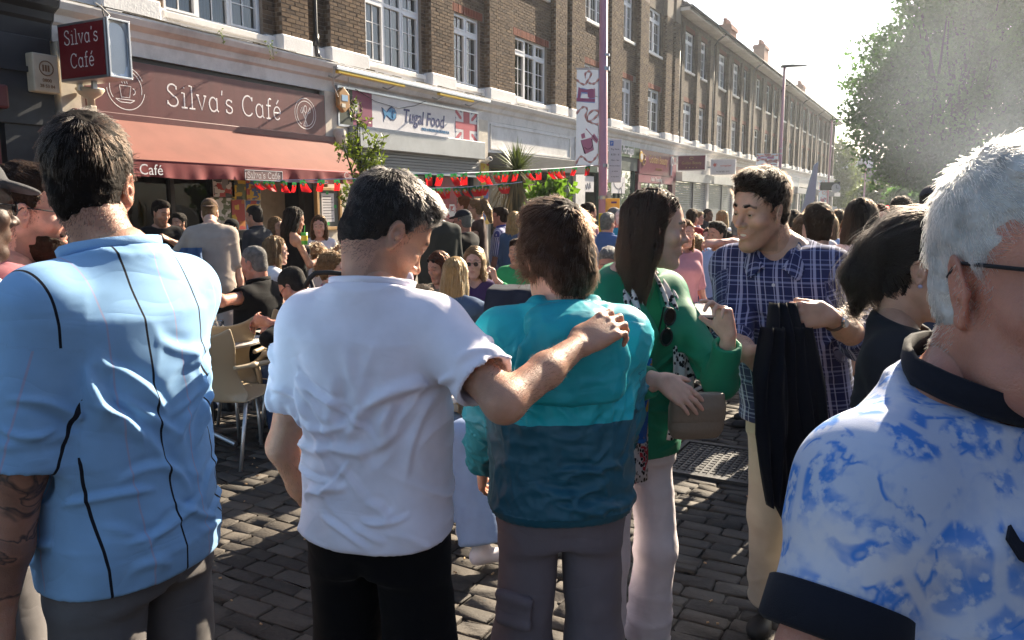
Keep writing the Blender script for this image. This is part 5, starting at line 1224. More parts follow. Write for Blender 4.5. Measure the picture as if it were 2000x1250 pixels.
def head_prims(sp):
 f=sp.get('sex', 'm')=='f';j=sp.get('jaw', .94 if f else 1.0);no=sp.get('nose', .88 if f else 1.0);jy=sp.get('jowl', 0)
 P=[ell((0, -.014, .047), (.075, .098, .083), .0), ell((0, .028, .015), (.066, .066, .085), .03), ell((0, .030, -.046), (.055*j, .060, .080), .03), cap((-.049*j, -.004, -.050), (-.017, .068, -.106), .018, .015, .03), cap((.049*j, -.004, -.050), (.017, .068, -.106), .018, .015, .03), ell((0, .075, -.106), (.022*j, .018, .017), .022)]
 P+=[cap((-.036, .078, .026), (0, .089, .022), .010 if f else .013, .012, .018), cap((.036, .078, .026), (0, .089, .022), .010 if f else .013, .012, .018)]
 for s in(-1, 1):
  P+=[ell((s*.033, .098, .004), (.017, .016, .012), .016, 's')]
  P+=[ell((s*.046, .060, -.022), (.022, .024, .019), .022)]
 P+=[cap((0, .089, .016), (0, .109+.02*(no-1), -.022), .0072, .0082, .012), ell((0, .111+.02*(no-1), -.028), (.0108*no, .013, .0100), .010)]
 for s in(-1, 1):P+=[ell((s*.0125*no, .099, -.032), (.0082, .012, .0082), .006), ell((s*.007, .106, -.040), (.0040, .008, .003), .002, 's')]
 sm=sp.get('smile', 0)
 P+=[ell((0, .080, -.062), (.030, .020, .020), .018)]
 w=.024+.009*sm;cz=-.062+.006*sm
 for s in(-1, 1):
  P+=[cap((0, .0985, -.0575), (s*w, .082-.004*sm, cz), .0052, .0030, .005), cap((0, .0975, -.0705-.004*sm), (s*w, .082-.004*sm, cz), .0062, .0030, .005)]
 if sm:P+=[ell((0, .100, -.0645), (.026, .012, .0055), .002, 's')]
 else:P+=[cap((-.022, .096, -.0635), (.022, .096, -.0635), .0012, .0012, .003, 's'), ell((0, .104, -.0640), (.014, .004, .0012), .002, 's')]
 if jy:P+=[ell((s*.045, .03, -.085), (.03, .035, .025), .03)for s in(-1, 1)]
 for s in(-1, 1):
  P+=[ell((s*.032, .0815, .0045), (.0150, .0135, .0125), .004), ell((s*.032, .096, .0022), (.0118, .010, .0036 if not sp.get('squint')else .0024), .0015, 's')]
 es=sp.get('ear', 1.0)
 for s in(-1, 1):
  M=rotm(s*-24, -8, s*10)
  P+=[ell((s*.078, -.006, -.003), (.0075, .019*es, .032*es), .007, M=M), ell((s*.0845, -.003, .000), (.0055, .0125*es, .022*es), .004, 's', M=M), ell((s*.081, -.002, -.006), (.005, .006, .009), .004, M=M), ell((s*.077, .000, -.030*es), (.006, .009, .009), .006, M=M), ell((s*.080, .010, -.006), (.005, .004, .006), .004)]
 return P
def head_attr(V, sp):
 """tint masks in head frame: lips, dark (brows, lashes), stubble"""
 x, y, z=V[:, 0], V[:, 1], V[:, 2];ax=np.abs(x);front=y>.06
 g=lambda d:np.clip(1-d, 0, 1)
 lips=g(((ax/.026)**2+((z+.0640)/.0125)**2))*front*(y>.082)*1.6
 bz=.030+.006*np.clip(ax/.03, 0, 1)-.010*np.clip((ax-.032)/.02, 0, 1)
 brow=g((z-bz)**2/.0045**2)*((ax>.012)&(ax<.054))*(y>.045)*1.8
 eye=g(((ax-.032)/.017)**2+((z-.0035)/.0055)**2)*(y>.06)*(1.3 if sp.get('lod', 0)else .8)
 st=sp.get('beard', 0)*np.clip((-.028-z+.5*np.clip(y-.03, -1, 0))/.02, 0, 1)*(y>-.02)*(1-np.clip(lips, 0, 1))*np.clip(1-((ax/.02)**2+((z+.03)/.014)**2), 0, 1)**0
 st=st*(((ax>.028)|(z<-.042)))*(z>-.135)
 return np.stack([np.clip(lips, 0, 1)*sp.get('lip', .6), np.clip(np.maximum(brow*sp.get('brow', .75), eye), 0, 1), np.clip(st, 0, 1)], 1)
SKIN={}
def skin(tone, lip=(.36, .10, .09), dark=(.03, .018, .012)):
 if tone in SKIN:return SKIN[tone]
 col={'fair':(.62, .37, .28), 'pink':(.60, .30, .225), 'tan':(.47, .25, .165), 'medium':(.56, .335, .235), 'olive':(.46, .265, .18), 'ruddy':(.52, .235, .165), 'brown':(.13, .065, .040), 'dark':(.075, .038, .025), 'tattoo':(.42, .21, .14)}[tone]
 m=bpy.data.materials.new('skin_'+tone);m.use_nodes=True;N, L=nodes_of(m);b=N['Principled BSDF'];SKIN[tone]=m
 a=N.new('ShaderNodeAttribute');a.attribute_name='tint';s=N.new('ShaderNodeSeparateXYZ');L.new(a.outputs['Vector'], s.inputs[0])
 tc=N.new('ShaderNodeTexCoord');n=N.new('ShaderNodeTexNoise');n.inputs['Scale'].default_value=22;n.inputs['Detail'].default_value=5;L.new(tc.outputs['Object'], n.inputs['Vector'])
 r=N.new('ShaderNodeMapRange');r.inputs['From Min'].default_value=.3;r.inputs['From Max'].default_value=.7;r.inputs['To Min'].default_value=.82;r.inputs['To Max'].default_value=1.14;L.new(n.outputs[0], r.inputs[0])
 v=N.new('ShaderNodeVectorMath');v.operation='SCALE';v.inputs[0].default_value=col;L.new(r.outputs[0], v.inputs['Scale']);cur=v.outputs[0]
 lc=lip if tone not in('brown', 'dark')else(.16, .06, .05)
 for i, c in((2, dark), (0, lc), (1, dark)):
  mx=N.new('ShaderNodeMix');mx.data_type='RGBA';f=N.new('ShaderNodeMath');f.operation='MULTIPLY';f.inputs[1].default_value=(.85 if i!=2 else .62);L.new(s.outputs[i], f.inputs[0]);L.new(f.outputs[0], mx.inputs['Factor']);L.new(cur, mx.inputs[6]);mx.inputs[7].default_value=(*c, 1);cur=mx.outputs[2]
 if tone=='tattoo':
  w=N.new('ShaderNodeTexNoise');w.inputs['Scale'].default_value=9;w.inputs['Detail'].default_value=3;w.inputs['Distortion'].default_value=1.6;L.new(tc.outputs['Object'], w.inputs['Vector'])
  rr=N.new('ShaderNodeValToRGB');e=rr.color_ramp.elements;e[0].position=.44;e[0].color=(0, 0, 0, 1);e[1].position=.62;e[1].color=(.35, .35, .35, 1);k=e.new(.50);k.color=(.9, .9, .9, 1);k2=e.new(.53);k2.color=(.15, .15, .15, 1);L.new(w.outputs[0], rr.inputs[0])
  sx=N.new('ShaderNodeAttribute');sx.attribute_name='ink';mu=N.new('ShaderNodeMath');mu.operation='MULTIPLY';L.new(rr.outputs[0], mu.inputs[0]);L.new(sx.outputs['Fac'], mu.inputs[1])
  mx=N.new('ShaderNodeMix');mx.data_type='RGBA';L.new(mu.outputs[0], mx.inputs['Factor']);L.new(cur, mx.inputs[6]);mx.inputs[7].default_value=(.03, .03, .035, 1);cur=mx.outputs[2]
 L.new(cur, b.inputs['Base Color']);b.inputs['Roughness'].default_value=.48;b.inputs['Specular IOR Level'].default_value=.45
 b.inputs['Subsurface Weight'].default_value=.35 if tone not in('dark', )else .1;b.inputs['Subsurface Radius'].default_value=(1, .26, .12);b.inputs['Subsurface Scale'].default_value=.014
 n2=N.new('ShaderNodeTexNoise');n2.inputs['Scale'].default_value=420;n2.inputs['Detail'].default_value=2;L.new(tc.outputs['Object'], n2.inputs['Vector']);n3=N.new('ShaderNodeTexNoise');n3.inputs['Scale'].default_value=70;n3.inputs['Detail'].default_value=4;L.new(tc.outputs['Object'], n3.inputs['Vector'])
 ad=N.new('ShaderNodeMath');ad.operation='ADD';L.new(n2.outputs[0], ad.inputs[0]);L.new(n3.outputs[0], ad.inputs[1])
 bp=N.new('ShaderNodeBump');bp.inputs['Strength'].default_value=.4;bp.inputs['Distance'].default_value=.003;L.new(ad.outputs[0], bp.inputs['Height']);L.new(bp.outputs[0], b.inputs['Normal'])
 return m
HAIRM={}
def hair_mats(name):
 if name in HAIRM:return HAIRM[name]
 col={'black':(.010, .008, .007), 'dark':(.011, .007, .005), 'brown':(.028, .014, .008), 'midbrown':(.095, .050, .025), 'light':(.20, .115, .055), 'blond':(.36, .225, .10), 'grey':(.20, .19, .18), 'darkgrey':(.030, .026, .024), 'white':(.72, .69, .65), 'auburn':(.085, .028, .016), 'ginger':(.16, .06, .02)}[name]
 c=mat('hair_base_'+name, tuple(x*.75 for x in col), .75, spec=.12, var=.35, vscale=30, bump=.5, bscale=130)
 m=bpy.data.materials.new('hair_'+name);m.use_nodes=True;N, L=nodes_of(m);N.remove(N['Principled BSDF'])
 h=N.new('ShaderNodeBsdfHairPrincipled');h.parametrization='COLOR';h.inputs['Color'].default_value=(*col, 1);h.inputs['IOR'].default_value=1.38;h.inputs['Roughness'].default_value=.36;h.inputs['Radial Roughness'].default_value=.4
 try:h.inputs['Random Roughness'].default_value=.2
 except Exception:pass
 hi=N.new('ShaderNodeHairInfo');r=N.new('ShaderNodeMapRange');r.inputs['To Min'].default_value=.65;r.inputs['To Max'].default_value=1.4;L.new(hi.outputs['Random'], r.inputs[0])
 v=N.new('ShaderNodeVectorMath');v.operation='SCALE';v.inputs[0].default_value=col;L.new(r.outputs[0], v.inputs['Scale']);L.new(v.outputs[0], h.inputs['Color'])
 L.new(h.outputs[0], N['Material Output'].inputs['Surface']);HAIRM[name]=(c, m);return HAIRM[name]
def curves_obj(name, P, rad, m, parent):
 """P (n,k,3)"""
 n, k=P.shape[:2];cu=bpy.data.hair_curves.new(name);cu.add_curves([k]*n);cu.attributes['position'].data.foreach_set('vector', P.astype(np.float32).ravel())
 r=np.tile(np.linspace(1, .35, k), (n, 1))*rad;a=cu.attributes.get('radius')or cu.attributes.new('radius', 'FLOAT', 'POINT');a.data.foreach_set('value', r.astype(np.float32).ravel())
 cu.materials.append(m);o=bpy.data.objects.new(name, cu);link(o, parent);o['kind']='stuff';return o
def sample_mesh(V, F, n, rng):
 T=np.concatenate([F[:, [0, 1, 2]], F[:, [0, 2, 3]]]);ar=np.linalg.norm(np.cross(V[T[:, 1]]-V[T[:, 0]], V[T[:, 2]]-V[T[:, 0]]), axis=1);t=rng.choice(len(T), n, p=ar/ar.sum())
 u=rng.random((n, 1));v=rng.random((n, 1));m=(u+v)>1;u=np.where(m, 1-u, u);v=np.where(m, 1-v, v)
 return V[T[t, 0]]*(1-u-v)+V[T[t, 1]]*u+V[T[t, 2]]*v, T[t, 0]
HL=(A_(0, .086, .088), nrm((0, .80, -.60)))
def hair_prims(style, sp):
 t=sp.get('hair_t', {'short':.011, 'crop':.005, 'curly':.024, 'mop':.026, 'long':.015, 'bob':.018, 'pony':.012, 'tall':.022, 'bun':.013}.get(style, .014))
 lw=style in('short', 'crop', 'curly', 'tall')
 P=[ell((0, -.016, .055 if lw else .047), (.075+t*.8, .099+t*.9, (.077 if lw else .083)+t), 0, clip=[(HL[0]+A_(0, sp.get('fringe', 0), 0), HL[1]), (A_(0, 0, -.055 if style in('short', 'crop', 'curly', 'tall')else-.075), A_(0, 0, -1))])]
 ears=[ell((s*.088, .002, -.016), (.030, .025, .036), .006, 's')for s in(-1, 1)]
 if style in('short', 'crop', 'curly', 'mop', 'tall'):
  P+=[ell((0, -.047, -.020), (.066+t*.3, .060+t*.3, .066), .03, clip=[(A_(0, .01, 0), A_(0, 1, 0))])]
  P+=[cap((s*.0735, .014, .03), (s*.071, .013, -.022), .007+t*.12, .003, .01)for s in(-1, 1)]
 if style=='short':P+=[ell((0, .045, .105+t*.4), (.058, .050, .026+t*.3), .03)]
 if style=='tall':P+=[ell((0, .050, .112), (.060, .052, .036), .03)]
 if style=='mop':
  P+=[ell((0, -.075, -.035), (.074, .046, .075), .03), ell((0, .03, .10), (.072, .072, .05), .03)]
  P+=[ell((s*.070, .0, .012), (.028, .058, .062), .03)for s in(-1, 1)]
  ears=[ell((s*.094, .014, -.022), (.024, .020, .030), .006, 's')for s in(-1, 1)]
 if style in('bob', 'long'):
  L_=sp.get('hair_len', .10 if style=='bob' else .34);fr=sp.get('front', 0.0)
  P+=[ell((0, -.055, -.06), (.086, .060, .11), .04), ell((0, -.075, -.06-L_*.45), (.098, .040, .06+L_*.55), .05)]
  for s in(-1, 1):P+=[ell((s*.070, -.004+fr, -.03), (.026, .046, .095), .03)]+([cap((s*.078, .004+fr, -.06), (s*.095, -.0+fr*2, -.06-L_*.75), .026, .016, .03)])
  ears=[]
 if style=='pony':
  tp=sp.get('pony_at', (0, -.118, .05));pd=sp.get('pony_dir', (0, -.35, -1));L_=sp.get('hair_len', .26);d=nrm(pd);p0=A_(*tp)
  pv=sp.get('pony_v', 1.0);P+=[cap(p0, p0+A_(0, -.035, .01), .026, .032*pv, .02), cap(p0+A_(0, -.035, .01), p0+A_(0, -.04, 0)+d*L_*.5, .038*pv, .050*pv, .02), cap(p0+A_(0, -.04, 0)+d*L_*.5, p0+A_(0, -.035, 0)+d*L_, .050*pv, .026*pv, .02)]
  P+=[ell((0, -.045, -.035), (.064, .056, .05), .02, clip=[(A_(0, 0, -.08), A_(0, 0, -1)), (A_(0, .01, 0), A_(0, 1, 0))])]
 if style=='bun':P+=[ell((0, -.10, .09), (.04, .04, .035), .015), ell((0, -.045, -.035), (.064, .056, .05), .02, clip=[(A_(0, 0, -.08), A_(0, 0, -1))])]
 return P+ears
def add_hair(person, style, colour, Mh, th, hs, sp, lod, rng):
 base, strand=hair_mats(colour);P=sqz(hair_prims(style, sp));h=(.0045, .008, .014)[lod]
 V, F=sdf_mesh(P, h);V=relax(V, F, 1);N_=vnormals(V, F)
 amp=sp.get('hair_amp', {'curly':.006, 'mop':.004, 'crop':.0006, 'long':.0055, 'bob':.005}.get(style, .0035))
 if style in('long', 'bob', 'pony'):q=V*A_(85, 85, 7)
 elif style=='curly':q=V*75
 else:q=V*A_(60, 42, 60)
 V=V+N_*(vnoise(q+7.3, 3)*amp+vnoise(q*2.1, 5)*amp*.5-(.0025 if lod==0 else 0))[:, None]
 W=(Mh@(V*hs).T).T+th
 o=bpy.data.objects.new('hair', np_mesh('hair', W, F, [base]));link(o, person)
 n=sp.get('strands', (5200, 700, 0)[lod])
 if n:
  p, vi=sample_mesh(V, F, n, rng);nn=N_[vi];pts=[p-nn*.003]
  if style in('long', 'bob')or(style=='pony'):
   from mathutils.kdtree import KDTree
   kd=KDTree(len(V));[kd.insert(v, i)for i, v in enumerate(V)];kd.balance()
   k=8;step=sp.get('strand_len', .15)/k;cur=p.copy();out=rng.uniform(.001, .007, (n, 1))*np.where(rng.random((n, 1))<.10, 3.0, 1)*sp.get('fly', 1.0)
   pd=nrm(sp.get('pony_dir', (0, -.35, -1)));tp=A_(*sp.get('pony_at', (0, -.118, .05)))
   nloc=nn.copy();lk=np.stack([vnoise(p*A_(70, 70, 20)+31*j, 21+j)for j in range(3)], 1)*.0035
   for i in range(k):
    g=np.tile(A_(0, -.12, -1.0), (n, 1));g[:, 0]+=np.sign(cur[:, 0])*np.where(cur[:, 1]>-.02, 1.6, .3)*(cur[:, 2]>.045);g[:, 1]-=.8*(cur[:, 1]>.0)*(cur[:, 2]>.03)
    if style=='pony':
     onhead=(cur[:, 1]>tp[1]+.01);g=np.where(onhead[:, None], tp-cur, pd[None])
    t_=g-nloc*(g*nloc).sum(1, keepdims=True);t_/=np.linalg.norm(t_, axis=1, keepdims=True)+1e-9
    cur=cur+t_*step+rng.normal(0, .0012, (n, 3))+(A_(0, 0, 0))
    ids=np.array([kd.find(c)[1]for c in cur]);dd=((cur-V[ids])*N_[ids]).sum(1, keepdims=True);nloc=N_[ids]
    near=np.linalg.norm(cur-V[ids], axis=1, keepdims=True)<.03
    cur=cur-np.where(near, nloc*dd, 0);pts.append(cur+nloc*out*(i+1)/k+lk*(i+1)/k)
  else:
   k=5;L_=sp.get('strand_len', {'crop':.008, 'curly':.036, 'mop':.045, 'tall':.035}.get(style, .024))*rng.uniform(.6, 1.2, (n, 1))*np.where(style!='mop', np.clip((p[:, 2:3]+.09)/.14, .28, 1), 1);lift=sp.get('lift', {'crop':.8, 'curly':.6, 'mop':.07, 'tall':.30}.get(style, .16));wh=A_(*sp.get('whorl', (.01, -.06, .135)))
   cur=pts[0];ph=rng.uniform(0, 6.28, (n, 1))
   cl=np.stack([vnoise(p*55+3, 11), vnoise(p*55+9, 12), vnoise(p*55+17, 13)], 1)
   for i in range(k):
    g=cur-wh;g[:, 1]+=.02;t_=g-nn*(g*nn).sum(1, keepdims=True);t_/=np.linalg.norm(t_, axis=1, keepdims=True)+1e-9
    d=t_*(1-lift)+nn*lift*(1-.25*i)+cl*.22+rng.normal(0, .08, (n, 3))
    if style=='curly':d=d*.5+.9*np.concatenate([np.cos(ph+i*1.7), np.sin(ph+i*1.7), np.cos(ph*2+i)], 1)
    d/=np.linalg.norm(d, axis=1, keepdims=True);cur=cur+d*L_/k;pts.append(cur)
  Pn=np.stack(pts, 1).reshape(-1, 3);Pn=((Mh@(Pn*hs).T).T+th).reshape(n, -1, 3)
  curves_obj('hair_strands', Pn, sp.get('strand_r', (.00055, .0011, .002)[lod]), strand, o)
 return o
def ik(a, b, l1, l2, pole):
 a, b=np.asarray(a, float), np.asarray(b, float);d=b-a;D=np.linalg.norm(d);D2=min(D, (l1+l2)*.999);u=d/D
 x=(l1**2-l2**2+D2**2)/(2*D2);hgt=math.sqrt(max(l1**2-x**2, 0));p=np.asarray(pole, float);p=p-u*(p@u);p=nrm(p)
 return a+u*x+p*hgt
def hand_prims(w, f, n, side, s=1.0, curl=(20, 25, 15), spread=.0, thumb=(.55, .8, .25), full=True, pt=False):
 f=nrm(f);n=nrm(np.asarray(n, float)-f*(np.asarray(n, float)@f));t=np.cross(n, f)*(-1 if side>0 else 1);P=[]
 q=lambda a, b, c:w+(f*a+t*b+n*c)*s
 kn=[(.092, .031), (.096, .010), (.091, -.011), (.081, -.030)];ln=(.072, .080, .074, .058)
 for i, (a, b)in enumerate(kn):P.append(cap(q(.008, b*.55, 0), q(a, b, 0), .0150*s, .0112*s, .010*s))
 P.append(ell(q(.05, .002, .004), (.036*s, .040*s, .0165*s), .012*s, M=np.stack([t, f, n], 1)[:, [0, 1, 2]]))
 P.append(ell(q(.034, .024, .010), (.018*s, .032*s, .016*s), .012*s, M=np.stack([t, f, n], 1)))
 for i, (a, b)in enumerate(kn):
  p=q(a, b, 0);ang=0;cu=curl[i]if isinstance(curl[0], (tuple, list))else curl;sp_=(1.5-i)*spread;r=(.0092, .0094, .0090, .0078)[i]*s
  for j, (fr, c)in enumerate(zip((.46, .30, .26), cu)):
   ang+=R(c);d=nrm((f*math.cos(ang)+n*math.sin(ang))+t*sp_*(1 if j==0 else .8));p2=p+d*ln[i]*fr*s;P.append(cap(p, p2, r, r*.90, .0035*s if j else .007*s));p=p2;r*=.90
 tb=q(.028, .030, .006);d=nrm(f*thumb[0]+t*thumb[1]+n*thumb[2]);p1=tb+d*.040*s;d2=nrm(d+f*.25+n*.15);P+=[cap(q(.012, .018, .004), tb, .015*s, .0145*s, .01*s), cap(tb, p1, .0135*s, .0110*s, .008*s), cap(p1, p1+d2*.032*s, .0108*s, .0085*s, .003*s)]
 return P
CLO={}
def cloth(name, col, rough=.85, bump=.25, var=.06, pattern=None, sheen=.04, trans=0.0, weave=900, crease=.35, spec=.25):
 """fabric; pattern(N, L, uv) returns a colour socket, uv = cloth coordinates in metres"""
 if name in CLO:return CLO[name]
 m=bpy.data.materials.new(name);m.use_nodes=True;N, L=nodes_of(m);b=N['Principled BSDF'];CLO[name]=m
 b.inputs['Roughness'].default_value=rough;b.inputs['Sheen Weight'].default_value=sheen;b.inputs['Specular IOR Level'].default_value=spec
 a=N.new('ShaderNodeAttribute');a.attribute_name='cc';tc=N.new('ShaderNodeTexCoord')
 n=N.new('ShaderNodeTexNoise');n.inputs['Scale'].default_value=16;n.inputs['Detail'].default_value=7;L.new(tc.outputs['Object'], n.inputs['Vector'])
 r=N.new('ShaderNodeMapRange');r.inputs['From Min'].default_value=.3;r.inputs['From Max'].default_value=.7;r.inputs['To Min'].default_value=1-var;r.inputs['To Max'].default_value=1+var;L.new(n.outputs[0], r.inputs[0])
 v=N.new('ShaderNodeVectorMath');v.operation='SCALE';L.new(r.outputs[0], v.inputs['Scale'])
 if pattern:L.new(pattern(N, L, a.outputs['Vector']), v.inputs[0])
 else:v.inputs[0].default_value=col
 L.new(v.outputs[0], b.inputs['Base Color'])
 w=N.new('ShaderNodeTexNoise');w.inputs['Scale'].default_value=weave;w.inputs['Detail'].default_value=1;L.new(tc.outputs['Object'], w.inputs['Vector'])
 mp=N.new('ShaderNodeMapping');mp.inputs['Rotation'].default_value=(.3, .5, .4);mp.inputs['Scale'].default_value=(4.5, 6, 10);L.new(tc.outputs['Object'], mp.inputs[0])
 c=N.new('ShaderNodeTexNoise');c.inputs['Scale'].default_value=1;c.inputs['Detail'].default_value=2;c.inputs['Distortion'].default_value=.8;L.new(mp.outputs[0], c.inputs['Vector'])
 ab=N.new('ShaderNodeMath');ab.operation='SUBTRACT';ab.inputs[1].default_value=.5;L.new(c.outputs[0], ab.inputs[0]);a2=N.new('ShaderNodeMath');a2.operation='ABSOLUTE';L.new(ab.outputs[0], a2.inputs[0]);pw=N.new('ShaderNodeMath');pw.operation='POWER';pw.inputs[1].default_value=.85;L.new(a2.outputs[0], pw.inputs[0])
 b1=N.new('ShaderNodeBump');b1.inputs['Strength'].default_value=crease;b1.inputs['Distance'].default_value=.012;L.new(pw.outputs[0], b1.inputs['Height'])
 b2=N.new('ShaderNodeBump');b2.inputs['Strength'].default_value=bump;b2.inputs['Distance'].default_value=.0012;L.new(w.outputs[0], b2.inputs['Height']);L.new(b1.outputs[0], b2.inputs['Normal']);L.new(b2.outputs[0], b.inputs['Normal'])
 if trans:
  t=N.new('ShaderNodeBsdfTranslucent');L.new(v.outputs[0], t.inputs[0]);mx=N.new('ShaderNodeMixShader');mx.inputs[0].default_value=trans;L.new(b.outputs[0], mx.inputs[1]);L.new(t.outputs[0], mx.inputs[2]);L.new(mx.outputs[0], N['Material Output'].inputs['Surface'])
 return m
def folds(V, N_, z0, z1, amp, seed, style='tee'):
 """drape: creases gathered at the waist and from the shoulders"""
 t=np.clip((V[:, 2]-z0)/(z1-z0), 0, 1);o=np.zeros(len(V))
 W=V+.05*np.stack([vnoise(V*6, seed+1), vnoise(V*6+5, seed+2), vnoise(V*6+9, seed+3)], 1)
 ridge=lambda q, s:(1-np.abs(vnoise(q, s)))**3
 o+=.9*(ridge(W*A_(6, 6, 2.2), seed)-.45)*(.35+.65*(1-t))
 side=(1-np.abs(N_[:, 2]))**2
 o+=.9*side*(ridge(W@np.array([[1, 0, .5], [0, 1, .3], [-.5, 0, 1]])*A_(3.5, 3.5, 13), seed+7)-.45)*np.clip(1.25-2.0*t, .05, 1)
 o+=.5*side*(ridge(W@np.array([[1, 0, -.8], [0, 1, 0], [.8, 0, 1]])*A_(5, 5, 9), seed+9)-.4)
 if style=='shell':o+=.8*(ridge(W*17, seed+13)-.45)+.4*(ridge(W*34, seed+14)-.45)
 M_=N_.copy();M_[:, 2]*=.35
 o=o*np.clip((z1+.05-V[:, 2])/.10, .12, 1)
 return V+M_*(o*amp)[:, None]
def creases(V, N_, cc, z0, z1, amp, seed, wmul=1.0):
 """sharp-sided cloth folds: fans from the armpits, stacks above the hem, rings on the sleeves"""
 r_=np.random.default_rng(seed+500);o=np.zeros(len(V));H_=z1-z0;arm=np.abs(cc[:, 2])>.5
 def seg(P, a, b, bend, sg):
  a, b=np.array(a), np.array(b);d=b-a;L_=np.linalg.norm(d);u=d/L_;n=np.array([-u[1], u[0]]);q=P-a;t=(q@u)/L_;off=q@n-bend*4*t*(1-t)*L_
  env=np.clip(np.minimum(t, 1-t)*4, 0, 1)**.7;return env*(np.exp(-(off/sg)**2)-.55*np.exp(-((off-1.9*sg)/(1.3*sg))**2))
 for side in(-1, 1):
  m=(~arm)&(V[:, 1]*side>-.02);P=np.stack([V[:, 0], V[:, 2]], 1)[m];w=np.zeros(len(P))
  for sx in(-1, 1):
   for k in range(6):
    a=(sx*(.165+r_.uniform(-.02, .01)), z1-H_*r_.uniform(.22, .36));an_=R(r_.uniform(15, 78));L_=r_.uniform(.10, .26);b=(a[0]-sx*L_*math.cos(an_), a[1]-L_*math.sin(an_));w+=r_.uniform(.4, 1.0)*seg(P, a, b, r_.uniform(-.15, .15), r_.uniform(.006, .013))
  for k in range(13):
   c=(r_.uniform(-.15, .15), z0+H_*abs(r_.normal(0, .20))+.03);L_=r_.uniform(.07, .20);an_=R(r_.normal(0, 22));w+=r_.uniform(.4, 1.1)*seg(P, (c[0]-L_/2*math.cos(an_), c[1]-L_/2*math.sin(an_)), (c[0]+L_/2*math.cos(an_), c[1]+L_/2*math.sin(an_)), r_.uniform(-.25, .25), r_.uniform(.005, .011))
  for k in range(6):
   a=(r_.uniform(-.13, .13), z1-H_*r_.uniform(.12, .3));b=(a[0]+r_.uniform(-.06, .06), a[1]-H_*r_.uniform(.25, .55));w+=r_.uniform(.3, .7)*seg(P, a, b, r_.uniform(-.1, .1), r_.uniform(.010, .022))
  o[m]+=w*np.clip((V[m, 1]*side+.02)/.05, 0, 1)
 for s in(-1, 1):
  m=arm&(cc[:, 2]*s>0)
  if not m.any():continue
  P=np.stack([cc[m, 0]-.5*s, cc[m, 1]], 1);w=np.zeros(len(P));top_=P[:, 1].max()
  for k in range(int(10*max(1, top_/.25))):
   c=(r_.uniform(-.15, .15), r_.uniform(.08, top_));L_=r_.uniform(.05, .13);an_=R(r_.normal(10, 28));w+=r_.uniform(.4, 1.0)*seg(P, (c[0]-L_/2*math.cos(an_), c[1]-L_/2*math.sin(an_)), (c[0]+L_/2*math.cos(an_), c[1]+L_/2*math.sin(an_)), r_.uniform(-.2, .2), r_.uniform(.005, .011))
  o[m]+=w
 M_=N_.copy();M_[:, 2]*=.5;return V+M_*(o*amp*np.clip((z1+.03-V[:, 2])/.08, .1, 1))[:, None]
def cam_dir(r, u, f):return RT*r+np.array([0, 0, 1.])*u+F0*f
